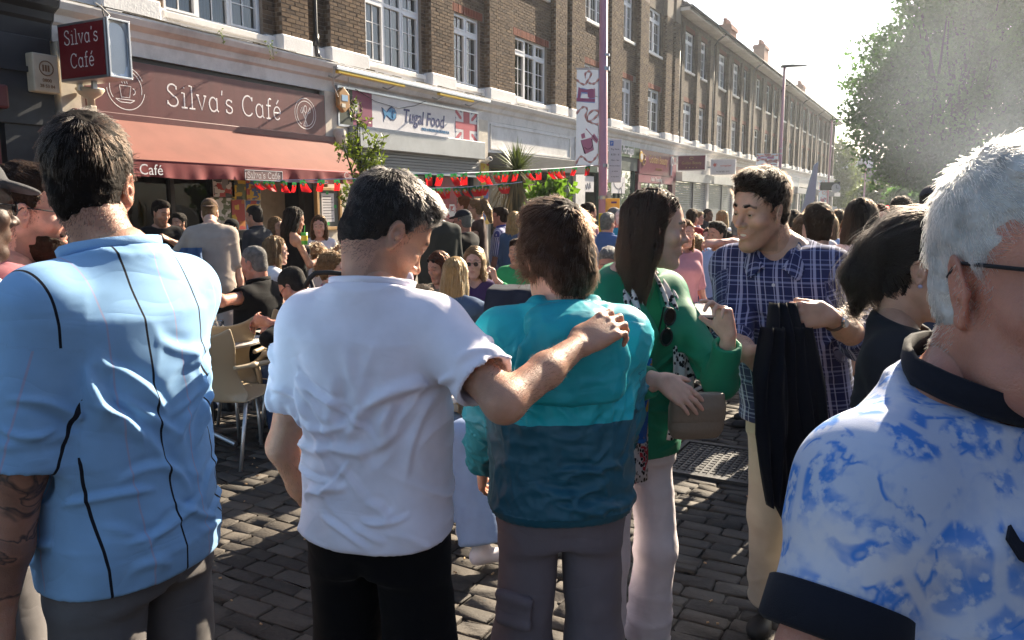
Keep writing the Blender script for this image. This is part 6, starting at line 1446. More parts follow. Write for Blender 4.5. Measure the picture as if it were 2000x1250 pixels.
def person(label, px, py_top, d, face, sp):
 """px, py_top: pixel of the crown; d: depth; face: 0 away from the camera, 90 image right, -90 left, 180 towards it"""
 lod=sp.get('lod', 1);rng=np.random.default_rng(sp.get('seed', int(px*7+py_top)));q=at(px, py_top, d)
 seated=sp.get('seated', False);f=sp.get('sex', 'm')=='f';S=sp.get('S', 1.0 if seated else(q[2]+sp.get('bow', 0))/1.75);hs=sp.get('hs', (.95 if f else 1.0)*(1.0 if S>.9 else .97))
 bw=sp.get('w', .92 if f else 1.0)*S;bd=sp.get('dp', .95 if f else 1.0)*S
 lean=A_(*sp.get('lean', (0, 0)));pz=sp.get('pelz', .92*S)
 if seated:pz=q[2]-sp.get('bow', 0)*0-.83*S+sp.get('bow', 0)
 def sp_off(z):t=np.clip((z-pz)/(.51*S), 0, 1.6);return lean[0]*t, lean[1]*t
 up=lambda z:pz+(z-.92)*S
 def pt(x, y, z):ox, oy=sp_off(up(z));return A_(x*S+ox, y*S+oy, up(z))
 rz=YAW-R(face)
 sh={s:pt(s*.163*sp.get('w', .92 if f else 1)*(1 if not f else .98), -.015, 1.405)+A_(*sp.get('shr' if s>0 else 'shl', (0, 0, 0)))for s in(-1, 1)}
 nb=pt(0, -.025, 1.475);hp=pt(*sp.get('hoff', (0, .025, 1.625)));Mh=rotm(*sp.get('head', (0, 0, 0)))
 offw=Matrix.Rotation(rz, 3, 'Z')@Vector(hp+Mh@(A_(0, -.01, .0)*hs));loc=np.array([q[0]-offw.x, q[1]-offw.y, sp.get('dz', 0)])
 Rl=np.array(Matrix.Rotation(rz, 3, 'Z'));loc_of=lambda w:Rl.T@(np.asarray(w, float)-loc);dir_of=lambda w:Rl.T@np.asarray(w, float)
 arms={}
 for s, key in((1, 'ra'), (-1, 'la')):
  a=sp.get(key, {});wr=A_(*a['wr'])*S if 'wr' in a else A_(s*.245*sp.get('w', 1), .06, .84)*S+A_(0, 0, up(.92)-.92*S)
  if a.get('abs'):wr=A_(*a['wr'])
  if 'wrw' in a:wr=loc_of(at(*a['wrw']))
  if 'fw' in a:a=dict(a);a['f']=dir_of(cam_dir(*a['fw']));a['n']=dir_of(cam_dir(*a['nw']))
  if 'elw' in a:arms[s]=(sh[s], loc_of(at(*a['elw'])), wr, a);continue
  el=ik(sh[s], wr, .295*S, .255*S, a.get('pole', (s*.3, -1, -.15)));arms[s]=(sh[s], el, sh[s]+(wr-sh[s])if np.linalg.norm(wr-sh[s])<.55*S else el+nrm(wr-el)*.255*S, a)
 if seated:
  kx=sp.get('kx', .13);kn={s:A_(s*kx*S, .42*S, max(.10*S+.40*S, pz-.03))for s in(-1, 1)};an={s:A_(s*(kx+.01)*S, (.40+s*.03)*S, .08*S)for s in(-1, 1)}
  if 'knw' in sp:kn={s:loc_of(at(*sp['knw'][0 if s<0 else 1]))for s in(-1, 1)};an={s:loc_of(at(*sp['anw'][0 if s<0 else 1]))for s in(-1, 1)}
  if 'kn' in sp:kn={s:A_(*sp['kn'][0 if s<0 else 1])for s in(-1, 1)};an={s:A_(*sp['an'][0 if s<0 else 1])for s in(-1, 1)}
 else:
  st=sp.get('stance', .10);kn={s:A_(s*st*1.02*S, (.02+s*sp.get('stride', 0)*.5)*S, .49*S)for s in(-1, 1)};an={s:A_(s*st*1.08*S, (-.03+s*sp.get('stride', 0))*S, .085*S)for s in(-1, 1)}
 hip={s:A_(s*.080*bw, 0, pz-.02*S)for s in(-1, 1)}
 if f:prof=[(.84, .165, .115, .0), (.92, .178, .122, -.005), (1.02, .150, .100, .0), (1.10, .133, .092, .005), (1.20, .142, .105, .012), (1.29, .152, .122, .018), (1.37, .160, .098, .0), (1.43, .120, .070, -.012), (1.48, .06, .055, -.02)]
 else:prof=[(.84, .160, .115, .0), (.92, .170, .122, -.005), (1.02, .158, .112, .004), (1.10, .155, .108, .006), (1.20, .162, .112, .006), (1.30, .174, .120, .004), (1.38, .176, .108, -.006), (1.43, .135, .078, -.016), (1.49, .06, .055, -.022)]
 bel=sp.get('belly', 0)
 def torso(ease, zlo=None, zhi=None, straight=0.0, ed=None):
  pr=np.array(prof);z=np.array([up(a)for a in pr[:, 0]]);hw=pr[:, 1]*bw+ease;hd=pr[:, 2]*bd+(ease if ed is None else ed);cyy=pr[:, 3]*S
  bl_=np.exp(-((pr[:, 0]-1.06)/.12)**2)*bel;hd=hd+bl_*.5;cyy=cyy+bl_*.5
  if straight:
   mx=hw[4:7].max();low=pr[:, 0]<1.25;hw=np.where(low, hw*(1-straight)+mx*straight, hw);md=hd[4:7].max();hd=np.where(low, np.maximum(hd, hd*(1-straight)+md*straight), hd)
  if zlo is not None:
   zz=np.concatenate([[zlo], z[z>zlo+.005]]);g=lambda w:np.interp(zz, z, w);hw, hd, cyy, z=g(hw), g(hd), g(cyy), zz
  ox, oy=sp_off(z);return('u', 'loft', .05*S, (z, ox, oy+cyy, hw, hd, 2.35), None)
 trap=lambda e:[cap(nb+A_(s*.02, -.005, .035)*S, sh[s]*.8+nb*.2+A_(0, 0, .0), .036*S+e, .045*S+e, .05*S)for s in(-1, 1)]
 delt=lambda e:[cap(sh[s]*.6+nb*.4+A_(0, 0, -.055), sh[s], .056*S+e, .051*S+e, .05*S)for s in(-1, 1)]
 ar=sp.get('arm', .86 if f else 1.0)*S
 def armP(s, e=0):a, b, c, _=arms[s];m=b*.45+c*.55;return[cap(a, b, .050*ar+e, .041*ar+e, .03), cap(b, m, .042*ar+e, .038*ar+e, .025), cap(m, c, .038*ar+e, .0265*ar+e, .02)]
 neck=[cap(nb+A_(0, .0, -.03)*S, hp+Mh@(A_(0, -.022, -.045)*hs), .058*S*(.86 if f else sp.get('neck', 1.0)), .053*hs*(.84 if f else 1), .02), cap(nb+A_(0, 0, .0), hp+Mh@(A_(0, -.055, -.03)*hs), .048*S*(.85 if f else 1), .042*hs, .03)]
 hsp=dict(sp);hsp['lod']=lod;HP=xf(sqz(head_prims(hsp)), Mh, hp, hs);zc=nb[2]-.015*S
 V0, F0_=sdf_mesh(HP+neck, (.0034, .0068, .013)[lod], lo=A_(-9, -9, zc));V0=relax(V0, F0_, 1, .4)
 tint=head_attr((Mh.T@(V0-hp).T).T/hs/SQ, hsp);Vs, Fs, Ts, Is=[V0], [F0_], [tint], [np.zeros(len(V0))]
 off=len(V0)
 for s in(-1, 1):
  a, b, c, A=arms[s];fd=nrm(A.get('f', c-b));n=A.get('n', nrm(A_(-s, 0, 0)))
  P=armP(s)+(hand_prims(c, fd, n, s, S*sp.get('hand', .90 if f else 1.0), A.get('curl', (25, 30, 20)), A.get('spread', .06), A.get('thumb', (.75, .6, .25)))if not A.get('nohand')else[])
  V, F=sdf_mesh(P, (.0042, .0085, .016)[lod]if not A.get('nohand')or lod else .008);V=relax(V, F, 1, .4)
  ink=np.clip(((V-b)@nrm(c-b)+.30)*12, 0, 1)if A.get('ink')else np.zeros(len(V))
  Vs.append(V);Fs.append(F+off);Ts.append(np.zeros((len(V), 3)));Is.append(ink);off+=len(V)
 bare=sp.get('bare', False);e=0 if bare else-.006
 legs=lambda e:sum([[cap(hip[s], kn[s], .083*bw+e, .055*S+e, .04), cap(kn[s], kn[s]*.6+an[s]*.4+A_(0, -.015, 0), .053*S+e, .056*S+e, .03), cap(kn[s]*.6+an[s]*.4+A_(0, -.015, 0), an[s], .055*S+e, .036*S+e, .03)]for s in(-1, 1)], [])
 PB=[torso(e)]+trap(e)+delt(e)+legs(0 if not sp.get('bottom')else-.016)+[ell((s*.075*S+sp_off(up(1.28))[0], .085*S+sp_off(up(1.28))[1], up(1.275)), (.062*S, .055*S, .062*S), .03)for s in(-1, 1)if f]
 V, F=sdf_mesh(PB, (.012, .012, .022)[lod]);Vs.append(V);Fs.append(F+off);Ts.append(np.zeros((len(V), 3)));Is.append(np.zeros(len(V)))
 VB=np.concatenate(Vs);FB=np.concatenate(Fs)
 o=bpy.data.objects.new('person', np_mesh('person', VB, FB, [skin(sp.get('skin', 'fair'))], attrs={'tint':('FLOAT_VECTOR', np.concatenate(Ts)), 'ink':('FLOAT', np.concatenate(Is))}));link(o)
 o.location=tuple(loc);o.rotation_euler=(0, 0, rz);tag(o, label, 'person', sp.get('group'))
 def garment(name, prims, h, m, amp, seed, z0, z1, fold='tee', part_of=o, relaxn=2, lo=None, keep=None):
  V, F=sdf_mesh(prims, h, lo=lo)
  if not len(V):return None
  V=relax(V, F, relaxn, .5);N_=vnormals(V, F)
  if amp:V=folds(V, N_, z0, z1, amp, seed, fold)
  ox, oy=sp_off(V[:, 2]);u=V[:, 0]-ox;cc=np.stack([u, V[:, 2]-pz, np.zeros(len(V))], 1)
  tq=np.abs(V[:, 0]-ox)-.15*bw
  for s in(-1, 1):
   a, b, c, _=arms[s]
   for(p0, p1, base)in((a, b, 0), (b, c, .295)):
    ba=p1-p0;t=np.clip(((V-p0)@ba)/(ba@ba), 0, 1);dd=np.linalg.norm(V-p0-t[:, None]*ba, axis=1)
    w=(dd<(.095 if base==0 else .068)*S)&((t>.22)|(base>0))&((tq>0)|(base>0));ux=nrm(np.cross(ba, A_(.2, 1, .1)));uy=nrm(np.cross(ba, ux));r_=V-p0;ang=np.arctan2(r_@ux, r_@uy)
    cc[w]=np.stack([ang*.06+.5*s, t*np.linalg.norm(ba)+base, np.full(len(V), float(s))], 1)[w]
  if lod==0 and amp and name not in('trousers', 'hood'):V=creases(V, N_, cc, z0, z1, amp*(1.0 if fold=='shell' else 1.15), seed)
  k=bpy.data.objects.new(name, np_mesh(name, V, F, [m], attrs={'cc':('FLOAT_VECTOR', cc)}));link(k, part_of);return k
 gh=(.0055, .012, .022)[lod];top=sp.get('top');info=dict(o=o, S=S, sh=sh, arms=arms, hp=hp, Mh=Mh, hs=hs, nb=nb, pz=pz, up=up, sp_off=sp_off, torso=torso, pt=pt, garment=garment, bw=bw, bd=bd, kn=kn, an=an, hip=hip, armP=armP, loc_of=loc_of, dir_of=dir_of)
 if top:
  e=top.get('ease', .014);hem=up(top.get('hem', .86));sl=top.get('sleeve', .55);se=top.get('sl_ease', .013);P=[torso(e, hem, straight=top.get('straight', .45), ed=top.get('ed', e+.006))]
  if not top.get('strapless'):P+=trap(e*.35+.004)+delt(e*.4+.006)
  if f and top.get('bust', True):P+=[ell((s*.072*S+sp_off(up(1.28))[0], .088*S+sp_off(up(1.28))[1], up(1.275)), (.070*S, .062*S, .070*S), .06)for s in(-1, 1)]
  cuts=[]
  for s in(-1, 1):
   if top.get('strapless')or sl<=0:continue
   a, b, c, A=arms[s];tot=.55
   L1, L2=np.linalg.norm(b-a), np.linalg.norm(c-b);Ls=sl*(L1+L2)
   r0=.056*ar+se*.8;r1=.046*ar+se+.008*(sl<.6)
   if Ls<=L1:end=a+(b-a)*Ls/L1;dn=nrm(b-a);P.append(cap(a, end+dn*.05, r0, r1, .035, clip=[(end, dn)]))
   else:
    end=b+(c-b)*min((Ls-L1)/L2, 1);dn=nrm(c-b);P+=[cap(a, b, r0, .046*ar+se, .035), cap(b, end+dn*.03, .046*ar+se, .033*ar+se*.9, .02, clip=[(end, dn)])];r1=.033*ar+se*.9
   cuts.append(cap(end-dn*.012, end+dn*.03, r1-.011, r1-.011, 0, 's'))
  nk=top.get('neck', .070)*S
  if not top.get('strapless'):P.append(('i', 'half', 0, (nb+A_(0, 0, top.get('nz', .020))*S, nrm((0, .34, 1))), None))
  P+=cuts+[cap(nb+A_(0, top.get('ny', .012), .0)*S+A_(0, 0, -top.get('nd', .012)), hp+A_(0, .0, 0), nk, nk*.95, .004, 's')]
  if top.get('vneck'):P.append(cap(nb+A_(0, .06, .03)*S, pt(0, .16, 1.475-top['vneck']), .055*S, .012, .01, 's'))
  g=garment(top.get('name', 'shirt'), P, gh, top['mat'], top.get('amp', .006)*(1 if lod==0 else 1.2), sp.get('seed', 1), hem, up(1.45), top.get('fold', 'tee'));info['top']=g
  if top.get('collar'):
   cm=top.get('collar_mat', top['mat']);mb=MB();n=18;rr=nk+.004;ch=top['collar']*S;dirn=nrm(hp-nb);ring=[]
   gv=np.empty(len(g.data.vertices)*3, np.float32);g.data.vertices.foreach_get('co', gv);gv=gv.reshape(-1, 3);cyy_=nb[1]+top.get('ny', .012)*S;rel_=gv[:, :2]-A_(nb[0], cyy_);rad_=np.linalg.norm(rel_, axis=1);th_=np.arctan2(rel_[:, 0], rel_[:, 1]);sel=(rad_<nk+.07)&(gv[:, 2]>nb[2]-.14);zz_=[];rr_=[]
   for k in range(n):
    t=2*math.pi*k/n;dt=np.abs((th_-t+math.pi)%(2*math.pi)-math.pi);w_=sel&(dt<.3);ix=np.where(w_)[0];ix=ix[np.argsort(-gv[ix, 2])[:5]];zz_.append(gv[ix, 2].mean()if len(ix)else nb[2]);rr_.append(rad_[ix].mean()if len(ix)else nk)
   zz_=np.array(zz_);zz_=(np.roll(zz_, 1)+zz_+np.roll(zz_, -1))/3;rr_=np.array(rr_);rr_=(np.roll(rr_, 1)+rr_+np.roll(rr_, -1))/3
   for k in range(n+1):
    t=2*math.pi*k/n;ring.append(A_(nb[0]+math.sin(t)*(rr_[k%n]+.001), cyy_+math.cos(t)*(rr_[k%n]+.001), zz_[k%n]-.005))
   pr=[(0, 0), (.5, .35), (.6, 1), (-.1, 1.0), (-.5, .1)];vs=[];
   for r_ in ring:
    ou=nrm(A_(r_[0]-nb[0], r_[1]-nb[1]-.01, 0));
    for(a_, b_)in pr:vs.append(tuple(r_+ou*(.010*a_)+(dirn*.6+A_(0, 0, .4))*ch*b_))
   m_=len(pr);mb.add(vs, [(k*m_+i, (k+1)*m_+i, (k+1)*m_+(i+1)%m_, k*m_+(i+1)%m_)for k in range(n)for i in range(m_)], cm);cobj=mb.build('collar', g, smooth=True)
 bot=sp.get('bottom')
 if bot:
  e=bot.get('ease', .018);P=[torso(.002, up(.82), ed=.002)]
  zt=up(bot.get('waist', 1.03));P=[(p[0], p[1], p[2], p[3], [(A_(0, 0, zt), A_(0, 0, 1))])for p in P]
  for s in(-1, 1):
   fl=bot.get('flare', .0);hemz=bot.get('hemz', 0)
   ank=an[s]+A_(0, 0, .02)if not bot.get('short')else kn[s]
   P+=[cap(hip[s]+A_(0, -.008, 0), kn[s], .080*bw+e*.4, .060*S+e, .035)]
   if bot.get('short'):P[-1]=cap(hip[s], kn[s], .092*bw+e, .07*S+e, .045, clip=[(kn[s]*.85+hip[s]*.15, nrm(kn[s]-hip[s]))])
   else:P+=[cap(kn[s], ank, .058*S+e, .044*S+e+fl, .04, clip=[(ank, nrm(ank-kn[s]))])]
  P.append(ell((0, -.01, up(.40)-.0), (.011, .30, .40*S), .03, 's'))if not seated else None
  info['bottom']=garment(bot.get('name', 'trousers'), P, (.010, .014, .024)[lod], bot['mat'], bot.get('amp', .006), sp.get('seed', 1)+50, .0, up(1.0), 'tee')
 if lod<2 and sp.get('shoes', True):
  sm=sp.get('shoe_mat', BLACKM)
  for s in(-1, 1):
   tdir=A_(s*.12, 1, 0)if 'kn' not in sp else A_(s*.1, 1, -.2)
   p=an[s];V, F=sdf_mesh([cap(p+A_(0, -.035, -.045*1), p+nrm(tdir)*.15*S+A_(0, 0, -.052), .036*S, .030*S, .02), cap(p+A_(0, -.01, -.02), p+A_(0, -.01, .02), .042*S, .040*S, .03), ell(p+nrm(tdir)*.12*S+A_(0, 0, -.05), (.045*S, .065*S, .032*S), .02), ('i', 'half', 0, (A_(0, 0, p[2]-.083*S), A_(0, 0, -1)), None)], .009 if lod==0 else .014)
   k=bpy.data.objects.new('shoe', np_mesh('shoe', V, F, [sm]));link(k, o)
 hst=sp.get('hair', ('short', 'dark'))
 if hst:info['hair']=add_hair(o, hst[0], hst[1], Mh, hp, hs, sp, lod, rng)
 if hst and lod==0 and hst[0]in('short', 'curly', 'tall', 'crop'):
  p_, vi_=sample_mesh(V0, F0_, 26000, rng);ql=(Mh.T@(p_-hp).T).T/hs/SQ;nf=vnormals(V0, F0_)[vi_]
  pr_=np.where(ql[:, 1]<-.02, np.clip((ql[:, 2]+.105)/.055, 0, 1)*(ql[:, 2]<.02), 0)+np.where((np.abs(ql[:, 1]-.015)<.018)&(np.abs(ql[:, 0])>.06), np.clip((ql[:, 2]+.04)/.05, 0, 1)*(ql[:, 2]<.06)*.5, 0)
  kp=rng.random(len(p_))<pr_*.6;p_, nf=p_[kp], nf[kp];dn_=Mh@A_(0, -.2, -1);d_=dn_*.8+nf*.35+rng.normal(0, .15, p_.shape);L_=rng.uniform(.004, .009, (len(p_), 1))
  if len(p_):curves_obj('nape_hair', np.stack([p_-nf*.001, p_+d_*L_*.5, p_+d_*L_], 1), .0004, hair_mats(hst[1])[1], info['hair'])
 def H(v):return tuple(hp+Mh@(np.asarray(v, float)*SQ*hs))
 info['H']=H
 if sp.get('cap'):
  cm=sp['cap'];P=[ell((0, -.012, .060), (.083, .106, .080), 0, clip=[(A_(0, 0, .052), nrm((0, -.12, -1)))]), ell((0, .098, .060), (.070, .075, .012), .008, M=rotm(0, 12, 0), clip=[(A_(0, .06, 0), A_(0, -1, 0))])]
  if sp.get('cap_back'):P=[ell((0, -.012, .060), (.083, .106, .080), 0, clip=[(A_(0, 0, .040), nrm((0, -.25, -1)))]), ell((0, -.098, .040), (.062, .055, .010), .008, M=rotm(0, -35, 0))]
  V, F=sdf_mesh(sqz(P), (.005, .008, .014)[lod]);V=relax(V, F, 1);W=(Mh@(V*hs).T).T+hp;k=bpy.data.objects.new('cap', np_mesh('cap', W, F, [cm], attrs={'cc':('FLOAT_VECTOR', V)}));link(k, o)
 if sp.get('beard_mesh'):
  P=[ell((0, .032, -.060), (.0615, .0675, .080), 0, clip=[(A_(0, 0, -.046), nrm((0, .20, 1)))]), ell((0, .074, -.106), (.028, .026, .026), .03), cap((-.026, .089, -.052), (.026, .089, -.052), .0062, .0062, .01), ell((0, .10, -.064), (.020, .02, .006), .003, 's')]
  V, F=sdf_mesh(sqz(P), (.0045, .008, .014)[lod]);N_=vnormals(V, F);V=V+N_*(vnoise(V*90, 4)*.003)[:, None];W=(Mh@(V*hs).T).T+hp;k=bpy.data.objects.new('beard', np_mesh('beard', W, F, [hair_mats(sp['beard_mesh'])[0]]));link(k, o)
 if sp.get('glasses'):
  gz, kind=sp.get('gz', .004), sp['glasses'];fm=BLACKM;mb=MB();up_=sp.get('g_up', 0)
  dy=-.02 if up_ else 0;dz=.085 if up_ else 0
  for s in(-1, 1):
   pr=[(.020*math.cos(t), .016*math.sin(t)-(.004 if kind=='sun' else 0))for t in np.linspace(0, 2*math.pi, 13)]
   mb.tube([H((s*.033+a, .1035+dy-.12*abs(a+s*.033)**1.3, gz+dz+b))for a, b in pr], .0022, fm, 5);mb.tube([H((s*.053, .094+dy, gz+dz+.008)), H((s*.078, .04+dy, gz+dz+.010)), H((s*.081, -.008+dy, gz+dz+.010)), H((s*.079, -.022+dy, gz+dz-.005))], .0021, fm, 5)
  mb.tube([H((-.013, .107+dy, gz+dz+.004)), H((.013, .107+dy, gz+dz+.004))], .0022, fm, 5);g=mb.build('glasses' if kind!='sun' else 'sunglasses', o)
  lm=mat('sunglass_lens', (.008, .008, .01), .22, spec=.35)if kind=='sun' else glass_mat_clear()
  for s in(-1, 1):
   pr=[(.0195*math.cos(t), .0155*math.sin(t)-(.004 if kind=='sun' else 0))for t in np.linspace(0, 2*math.pi, 13)[:-1]]
   MB().add([H((s*.033+a, .1035+dy-.12*abs(a+s*.033)**1.3, gz+dz+b))for a, b in pr], [tuple(range(12))], lm).build('lens', g)
 if sp.get('smile')and lod==0:
  mb=MB();pts=[(.024*math.sin(t), .0905+.004*math.cos(t)-.008*abs(math.sin(t))**2)for t in np.linspace(-1.1, 1.1, 9)]
  for(a, b), (c, d_)in zip(pts[:-1], pts[1:]):mb.add([H((a, b, -.069)), H((c, d_, -.069)), H((c, d_, -.0595)), H((a, b, -.0595))], [(0, 1, 2, 3)], mat('teeth', (.72, .68, .62), .25))
  mb.build('teeth', o)
 if lod==0 and sp.get('eyes', True):
  ew=mat('eye_white', (.50, .46, .43), .2);ei=mat('eye_iris', (.035, .018, .010), .12)
  for s in(-1, 1):
   c=A_(s*.032, .0805, .0035);vs=[];mb=MB();gz=nrm(sp.get('gaze', (0, 1, 0)))
   V, F=sdf_mesh([ell((0, 0, 0), (.0122, .0122, .0122), 0)], .0032);V=V/np.linalg.norm(V, axis=1, keepdims=True)*.0122;fc=V[F].mean(1);fc/=np.linalg.norm(fc, axis=1, keepdims=True);mi=((fc@gz)>.84).astype(int)
   W=np.array([H(c+v)for v in V]);k=bpy.data.objects.new('eye', np_mesh('eye', W, F, [ew, ei], mi=mi));link(k, o)
  if sp.get('brow_mesh', True)and hst:
   for s in(-1, 1):
    pts=[(.010, .0985, .024), (.020, .0985, .0290), (.032, .093, .0315), (.044, .083, .0295), (.053, .072, .0245)];mb=MB();mb.tube([H((s*a, b-.0012, c+.001))for a, b, c in pts], [x*sp.get('brow_w', 1)for x in(.0030, .0040, .0038, .0030, .0012)], hair_mats(hst[1])[0]if not sp.get('brow_col')else hair_mats(sp['brow_col'])[0], 6);mb.build('eyebrow', o, smooth=True)
 return info
_gc=[]
def arm_hair(info, s, n, colour, rng):
 V, F=sdf_mesh(info['armP'](s), .01);a, b, c, _=info['arms'][s];p, vi=sample_mesh(V, F, n*3, rng);ax=nrm(c-b);t=(p-b)@ax;k=(t>.0)&(t<np.linalg.norm(c-b)*.95);p=p[k][:n];nn=vnormals(V, F)[vi][k][:n]
 d=ax*.8+nn*.35+rng.normal(0, .25, p.shape);L_=rng.uniform(.006, .014, (len(p), 1));pts=np.stack([p, p+d*L_*.5, p+d*L_+A_(0, 0, -.001)], 1);o=curves_obj('arm_hair', pts, .00022, hair_mats(colour)[1], info['o']);return o
def glass_mat_clear():
 if not _gc:_gc.append(glass_mat('spectacle_lens', (.85, .88, .9), .3))
 return _gc[0]
def sepv(N, L, v):s=N.new('ShaderNodeSeparateXYZ');L.new(v, s.inputs[0]);return s.outputs
def mth(N, L, op, a, b=None, c=None):
 m=N.new('ShaderNodeMath');m.operation=op
 for i, x in enumerate((a, b, c)):
  if x is None:continue
  if isinstance(x, (int, float)):m.inputs[i].default_value=x
  else:L.new(x, m.inputs[i])
 return m.outputs[0]
def mixc(N, L, f, a, b):
 m=N.new('ShaderNodeMix');m.data_type='RGBA'
 if isinstance(f, (int, float)):m.inputs['Factor'].default_value=f
 else:L.new(f, m.inputs['Factor'])
 for i, x in((6, a), (7, b)):
  if isinstance(x, tuple):m.inputs[i].default_value=(*x, 1)
  else:L.new(x, m.inputs[i])
 return m.outputs[2]
def band(N, L, x, period, width, off=0.0):
 f=mth(N, L, 'FRACT', mth(N, L, 'MULTIPLY_ADD', x, 1/period, off+40));return mth(N, L, 'LESS_THAN', f, width/period)
def plaid(base, l1, l2, per=.030):
 def P(N, L, v):
  x, y, z=sepv(N, L, v)
  a=mth(N, L, 'ADD', band(N, L, x, per, per*.11), band(N, L, x, per*2, per*.30, .23));b=mth(N, L, 'ADD', band(N, L, y, per, per*.10), band(N, L, y, per*2, per*.22, .3))
  c=mixc(N, L, mth(N, L, 'MULTIPLY', b, .45), base, l2);return mixc(N, L, mth(N, L, 'MINIMUM', mth(N, L, 'MULTIPLY', a, .62), 1.0), c, l1)
 return P
def pinstripe(base, c1, c2):
 def P(N, L, v):
  x, y, z=sepv(N, L, v);t=mth(N, L, 'MULTIPLY_ADD', y, .10, x)
  c=mixc(N, L, mth(N, L, 'MULTIPLY', band(N, L, t, .150, .0035, .5), .5), base, c2);return mixc(N, L, band(N, L, t, .150, .0046, .0), c, c1)
 return P
def stripes(base, c1, per=.02, w=.006, axis=0):
 def P(N, L, v):o=sepv(N, L, v);return mixc(N, L, band(N, L, o[axis], per, w), base, c1)
 return P
def noise_tex(N, L, v, scale, detail=3, dist=0.0):
 n=N.new('ShaderNodeTexNoise');n.inputs['Scale'].default_value=scale;n.inputs['Detail'].default_value=detail;n.inputs['Distortion'].default_value=dist;L.new(v, n.inputs['Vector']);return n.outputs[0]
def sstep(N, L, x, a, b):
 r=N.new('ShaderNodeMapRange');r.interpolation_type='SMOOTHSTEP';r.inputs['From Min'].default_value=a;r.inputs['From Max'].default_value=b;L.new(x, r.inputs[0]);return r.outputs[0]
def jersey(N, L, v):
 v=N.new('ShaderNodeTexCoord').outputs['Object']
 vo=N.new('ShaderNodeTexVoronoi');vo.feature='DISTANCE_TO_EDGE';vo.inputs['Scale'].default_value=11;w=N.new('ShaderNodeVectorMath');w.operation='ADD';nn=N.new('ShaderNodeTexNoise');nn.inputs['Scale'].default_value=9;L.new(v, nn.inputs['Vector']);sc=N.new('ShaderNodeVectorMath');sc.operation='SCALE';sc.inputs['Scale'].default_value=.05;L.new(nn.outputs['Color'], sc.inputs[0]);L.new(v, w.inputs[0]);L.new(sc.outputs[0], w.inputs[1]);L.new(w.outputs[0], vo.inputs['Vector'])
 edge=sstep(N, L, vo.outputs['Distance'], .10, .035)
 blot=sstep(N, L, noise_tex(N, L, v, 17, 9, .8), .40, .54);big=sstep(N, L, noise_tex(N, L, v, 7, 4, .5), .30, .50);fine=sstep(N, L, noise_tex(N, L, v, 70, 5), .36, .52)
 vein=sstep(N, L, mth(N, L, 'ABSOLUTE', mth(N, L, 'SUBTRACT', noise_tex(N, L, v, 10, 3, 1.5), .5)), .06, .0)
 m=mth(N, L, 'MAXIMUM', mth(N, L, 'MULTIPLY', mth(N, L, 'MULTIPLY', blot, big), fine), mth(N, L, 'MULTIPLY', vein, fine))
 m=mth(N, L, 'MULTIPLY', m, mth(N, L, 'SUBTRACT', 1.0, mth(N, L, 'MULTIPLY', edge, .9)))
 soft=mixc(N, L, mth(N, L, 'MULTIPLY', big, .5), (.68, .66, .72), (.36, .47, .70))
 at_=N.new('ShaderNodeAttribute');at_.attribute_name='cc';fl=sepv(N, L, at_.outputs['Vector'])[2];ox_=sepv(N, L, v)
 pan=mth(N, L, 'MULTIPLY', mth(N, L, 'GREATER_THAN', mth(N, L, 'ABSOLUTE', ox_[0]), .165), mth(N, L, 'MULTIPLY', mth(N, L, 'LESS_THAN', mth(N, L, 'ABSOLUTE', fl), .5), mth(N, L, 'LESS_THAN', ox_[2], 1.24)))
 return mixc(N, L, pan, mixc(N, L, mth(N, L, 'MULTIPLY', m, .95), soft, (.045, .21, .62)), (.008, .009, .016))
def leopard(N, L, v):
 vo=N.new('ShaderNodeTexVoronoi');vo.inputs['Scale'].default_value=62;L.new(v, vo.inputs['Vector']);d=vo.outputs['Distance'];n=noise_tex(N, L, v, 90, 2);t=mth(N, L, 'MULTIPLY_ADD', n, .35, d)
 sp_=sstep(N, L, t, .62, .54);pk=sstep(N, L, noise_tex(N, L, v, 9, 1), .60, .63);c=mixc(N, L, sp_, (.72, .68, .70), (.02, .015, .02));return mixc(N, L, mth(N, L, 'MULTIPLY', pk, mth(N, L, 'GREATER_THAN', d, .5)), c, (.45, .03, .05))
def floral(a, b, c):
 def P(N, L, v):
  n1=sstep(N, L, noise_tex(N, L, v, 9, 2, 1.0), .47, .5);n2=sstep(N, L, noise_tex(N, L, v, 13, 2, .8), .56, .59);return mixc(N, L, n2, mixc(N, L, n1, a, b), c)
 return P
def windbreaker(N, L, v):
 x, y, z=sepv(N, L, v);az=mth(N, L, 'ABSOLUTE', z);body=mixc(N, L, mth(N, L, 'GREATER_THAN', y, .262), (.014, .092, .140), (.012, .41, .49))
 slv=mixc(N, L, mth(N, L, 'GREATER_THAN', y, .095), (.012, .39, .48), (.014, .19, .27));return mixc(N, L, mth(N, L, 'GREATER_THAN', az, .5), body, slv)
def surf(o, px, py, tol=9):
 """front-most point of a mesh near a pixel, and its normal (local space)"""
 n=len(o.data.vertices);V=np.empty(n*3, np.float32);o.data.vertices.foreach_get('co', V);V=V.reshape(-1, 3);Nn=np.empty(n*3, np.float32);o.data.vertices.foreach_get('normal', Nn);Nn=Nn.reshape(-1, 3)
 root=o
 while root.parent:root=root.parent
 M_=np.array(root.matrix_basis);W_=V@M_[:3, :3].T+M_[:3, 3]-CP;w=W_@FW;x=1000+FPX*(W_@RT)/w;y=625-FPX*(W_@UP)/w
 k=np.where((np.hypot(x-px, y-py)<tol)&(w>.1))[0]
 if not len(k):k=np.array([np.argmin(np.hypot(x-px, y-py))])
 i=k[np.argmin(w[k])];return V[i], Nn[i]
